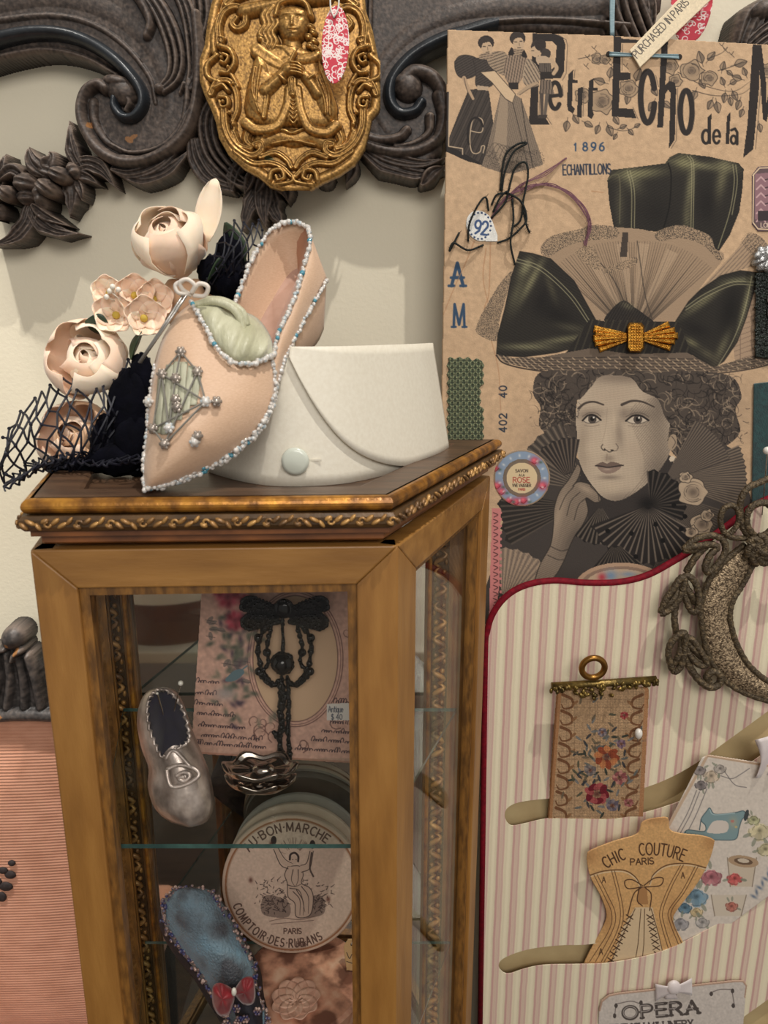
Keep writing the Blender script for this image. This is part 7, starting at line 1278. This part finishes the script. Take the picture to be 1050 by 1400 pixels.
strip(tp_([(298, 1350), (312, 1384), (334, 1418)]), tp_([(346, 1340), (360, 1372), (362, 1416)]), 16, 10, .030, ss=lambda u: .8).build('felt_toe', 'navy_felt', bs, smooth=True, solid=.001)
for q, sd in ((BL_, 1), ([(x+5, y+1) for x, y in BL_], 2), (BR2, 3), ([(x-5, y+2) for x, y in BR2], 4)): beads(tp_(q), .0019, 70, 'bead_mixed', 'bead_edge', bs, 1.4, sd, 0, .006)
g = random.Random(8)
for k in range(14):
    x = g.uniform(306, 352); y = g.uniform(1374, 1416); mb = MB(); c = np.array(pxy(x, y, yb(y)-.026))
    for a in range(6): mb.ball(pxy(x+4*cos(a*1.05), y+4*sin(a*1.05), yb(y)-.026), .0017, 6, 4)
    mb.ball(c, .0017, 6, 4); mb.build('bead_flower', 'bead_mixed', bs, smooth=True)
for pts in ([(320, 1356), (302, 1344), (291, 1350), (292, 1376), (304, 1390), (316, 1380)], [(320, 1356), (332, 1338), (346, 1338), (348, 1368), (336, 1374), (326, 1366)]):
    P = cr(pts, 5, True); c = P.mean(0); n_ = len(P); MB().grid(lambda u, v: pxy(*(P[int(round(u*n_)) % n_]*(1-v)+c*v), .570-.008*sin(pi/2*v)+.002*sin(u*30)*(1-v)), n_, 6, closed_u=True).build('bow_loop', 'red_ribbon', bs, smooth=True, solid=.0008)
MB().ball(pxy(320, 1356, .560), (.0026, .0026, .0045), 10, 6).build('bow_pearl', 'pearl', bs, smooth=True)
# ------------------------------------------------------------------ upholstered chair behind the cabinet
CHP = Pl((0, .815, 0), (0, -1, 0)); print_mat('chair_ebony', rough=.45, bump=.2, bscale=300)
chx = -.625
ch = empty('side_chair', (chx, .9, 0), 'salmon upholstered chair with black carved crest behind the cabinet', 'chair')
cv = Cv(-330, 850, 92, 1000, .9)
for s_ in (0, 1):
    f = lambda q: [(-2*125-x, y) if s_ else (x, y) for x, y in q]
    cv.rpoly(f([(-130, 900), (-60, 930), (-30, 900), (-8, 886), (20, 884), (42, 892), (56, 916), (66, 960), (82, 976), (86, 992), (-130, 992)]), 16, 10, sm=False)
    for q in ([(-4, 896), (-2, 930), (-12, 966)], [(10, 894), (14, 930), (10, 966)], [(24, 892), (32, 930), (34, 966)], [(38, 898), (48, 930), (56, 966)]): cv.rstroke(f(q), 7, 12, 8, z=12, prof=.8)
    cv.rblob(*f([(18, 873)])[0], 18, 17, 22, z=8); cv.rstroke(f([(-20, 902), (-6, 890), (8, 886)]), 8, 20, 6, z=8); cv.rstroke(f([(30, 888), (22, 894), (20, 900)]), 6, 22, 5, z=8); cv.rstroke(f([(-130, 944), (-70, 950), (-30, 922), (-10, 900)]), 12, 18, 10, z=4)
cv.rstroke([(-330, 992), (-230, 984), (-125, 978), (-10, 978), (30, 976), (84, 978)], 9, 16, z=12)
wear(cv, (58, 54, 52), (104, 92, 84), (26, 24, 23), seed=41, chips=[(13, 880, 3, 3, 0), (26, 888, 3, 5, 30), (4, 976, 4, 2, 0)]); cv.build('crest_rail', CHP, 'chair_ebony', ch, mid=.015, base=-.012, back=-.014)
m = mat('salmon_rep', (206, 150, 122), (190, 134, 106), rough=.9, scale=26, stretch=(1, 1, 2.2), sheen=.2, c3=(200, 144, 116)); N = m.node_tree.nodes; L = m.node_tree.links
tc = N.new('ShaderNodeTexCoord'); wv = N.new('ShaderNodeTexWave'); wv.bands_direction = 'Z'; wv.inputs['Scale'].default_value = 75; wv.inputs['Distortion'].default_value = 1.2; wv.inputs['Detail'].default_value = 2; wv.inputs['Detail Scale'].default_value = 12; L.new(tc.outputs['Object'], wv.inputs[0]); bpn = N.new('ShaderNodeBump'); bpn.inputs['Strength'].default_value = .6; bpn.inputs['Distance'].default_value = .001; L.new(wv.outputs['Fac'], bpn.inputs['Height']); L.new(bpn.outputs[0], N['Principled BSDF'].inputs['Normal'])
zt = float(CHP.p(0, 984)[2]); xr = -.35
def pad(u, v): a = 2*u-1; b_ = 2*v-1; return (chx-.0+(xr-chx)*a, .822-.016*(1-a**4)*(1-b_**4)**.8, .50+(zt-.50)*v)
MB().grid(pad, 30, 40).build('back_upholstery', 'salmon_rep', ch, smooth=True); MB().box((chx, .835, (.5+zt)/2), (2*(xr-chx), .024, zt-.5)).build('back_board', 'chair_ebony_plain' if False else 'dark_wood', ch)
mat('ebony_plain', (44, 40, 38), (32, 29, 28), rough=.4, scale=40)
for x in (chx-.275, chx+.260): MB().tube([(x, .835, 0), (x, .83, .45), (x, .828, zt-.02)], [.014, .018, .016], 10).build('stile', 'ebony_plain', ch, smooth=True)
MB().box((chx, .60, .43), (.50, .44, .07)).build('seat', 'salmon_rep', ch, bevel=.02)
for x in (chx-.22, chx+.22): MB().tube([(x, .41, 0), (x, .41, .2), (x, .41, .40)], [.012, .016, .022], 10).build('leg', 'ebony_plain', ch, smooth=True)
# embroidered sprig on the chair back
mat('sprig_black', (34, 28, 28), (52, 42, 40), rough=.8, scale=200); PADP = Pl((0, .8062, 0), (0, -1, 0))
for k, (x, y, rx, rz) in enumerate(((4, 1190, 8, 6), (14, 1196, 9, 7), (-6, 1205, 10, 8), (8, 1212, 11, 8), (2, 1226, 8, 9), (-12, 1218, 9, 8), (16, 1180, 6, 5))): MB().ball(PADP.p(x, y), (rx*.00085, .0025, rz*.00085), 10, 6).build('embroidered_petal', 'sprig_black', ch, smooth=True)
# ------------------------------------------------------------------ shop side, seen only in the cabinet mirror
mat('cloth_white', (214, 208, 196), (200, 192, 178), rough=.9, scale=10); mat('hatbox_white', (226, 224, 216), (210, 206, 196), rough=.6, scale=6); mat('hatbox_brown', (112, 70, 48), (92, 56, 38), rough=.5, scale=10)
stt = empty('shop_table', (-.35, -.42, 0), 'cloth covered shop table facing the cabinet, seen in its mirror', 'table')
MB().box((-.35, -.42, .70), (1.5, .72, .03)).build('table_top', 'cloth_white', stt, bevel=.005)
for x in (-1.02, .32):
    for y in (-.72, -.12): MB().tube([(x, y, 0), (x, y, .685)], .025, 10).build('leg', 'dark_wood', stt, smooth=True)
for x, y, r_, h_, lb in ((-.54, -.26, .17, .19, 'white lidded hat box with brown base, reflected in the cabinet mirror'),):
    hb = empty('hat_box', (x, y, .715), lb, 'box'); MB().lathe([(r_*.97, .0005), (r_*.97, h_*.62)], (x, y, .715), 40).build('box_base', 'hatbox_brown', hb); MB().lathe([(r_, h_*.55), (r_, h_*.98), (r_*.98, h_)], (x, y, .715), 40).build('lid', 'hatbox_white', hb)
# ------------------------------------------------------------------ pieces that belong to a part go under that part
def nest(thing, kids, part):
    for t in [o for o in COL.objects if o.parent is None and o.name.split('.')[0] == thing]:
        ps = [c for c in t.children if c.name.split('.')[0] == part]
        if not ps: continue
        for c in list(t.children):
            if c.name.split('.')[0] in kids and (c.location+t.location).length < 1e-6:
                c.parent = ps[0]; c.location = (0, 0, 0)
for a in (('satin_slipper', ('bead_trim', 'ribbon_inlay', 'embroidery_thread', 'bead_cluster'), 'vamp'), ('satin_slipper', ('silk_cord',), 'silk_puff'), ('satin_slipper', ('insole',), 'lining'), ('starched_cuff', ('button', 'buttonhole'), 'inner_band'), ('starched_cuff', ('fold',), 'turned_flap'),
          ('silver_shoe', ('buckle_relief',), 'shoe_body'), ('silver_shoe', ('scalloped_rim',), 'velvet_cushion'), ('ribbon_box', ('lid_print',), 'lid'), ('needlepoint_hanging', ('ring', 'leaf_ornament'), 'rod'), ('jet_brooch', ('wing_beads',), 'wing'), ('jet_brooch', ('ball_beads',), 'ball'), ('jet_brooch', ('centre_ring',), 'centre_bead'),
          ('beaded_shoe', ('bead_edge',), 'beaded_top'), ('beaded_shoe', ('bead_flower',), 'felt_toe'), ('beaded_shoe', ('bow_pearl',), 'bow_loop'), ('display_cabinet', ('gilt_bead', 'carved_moulding', 'moulding_bed'), 'back_stile'), ('side_chair', ('embroidered_petal',), 'back_upholstery'), ('fashion_board', ('eyelet',), 'printed_sheet'), ('cord_ornament', ('edge_cord',), 'metallic_band'), ('pocket_folder', ('piping',), 'front_panel')): nest(*a)
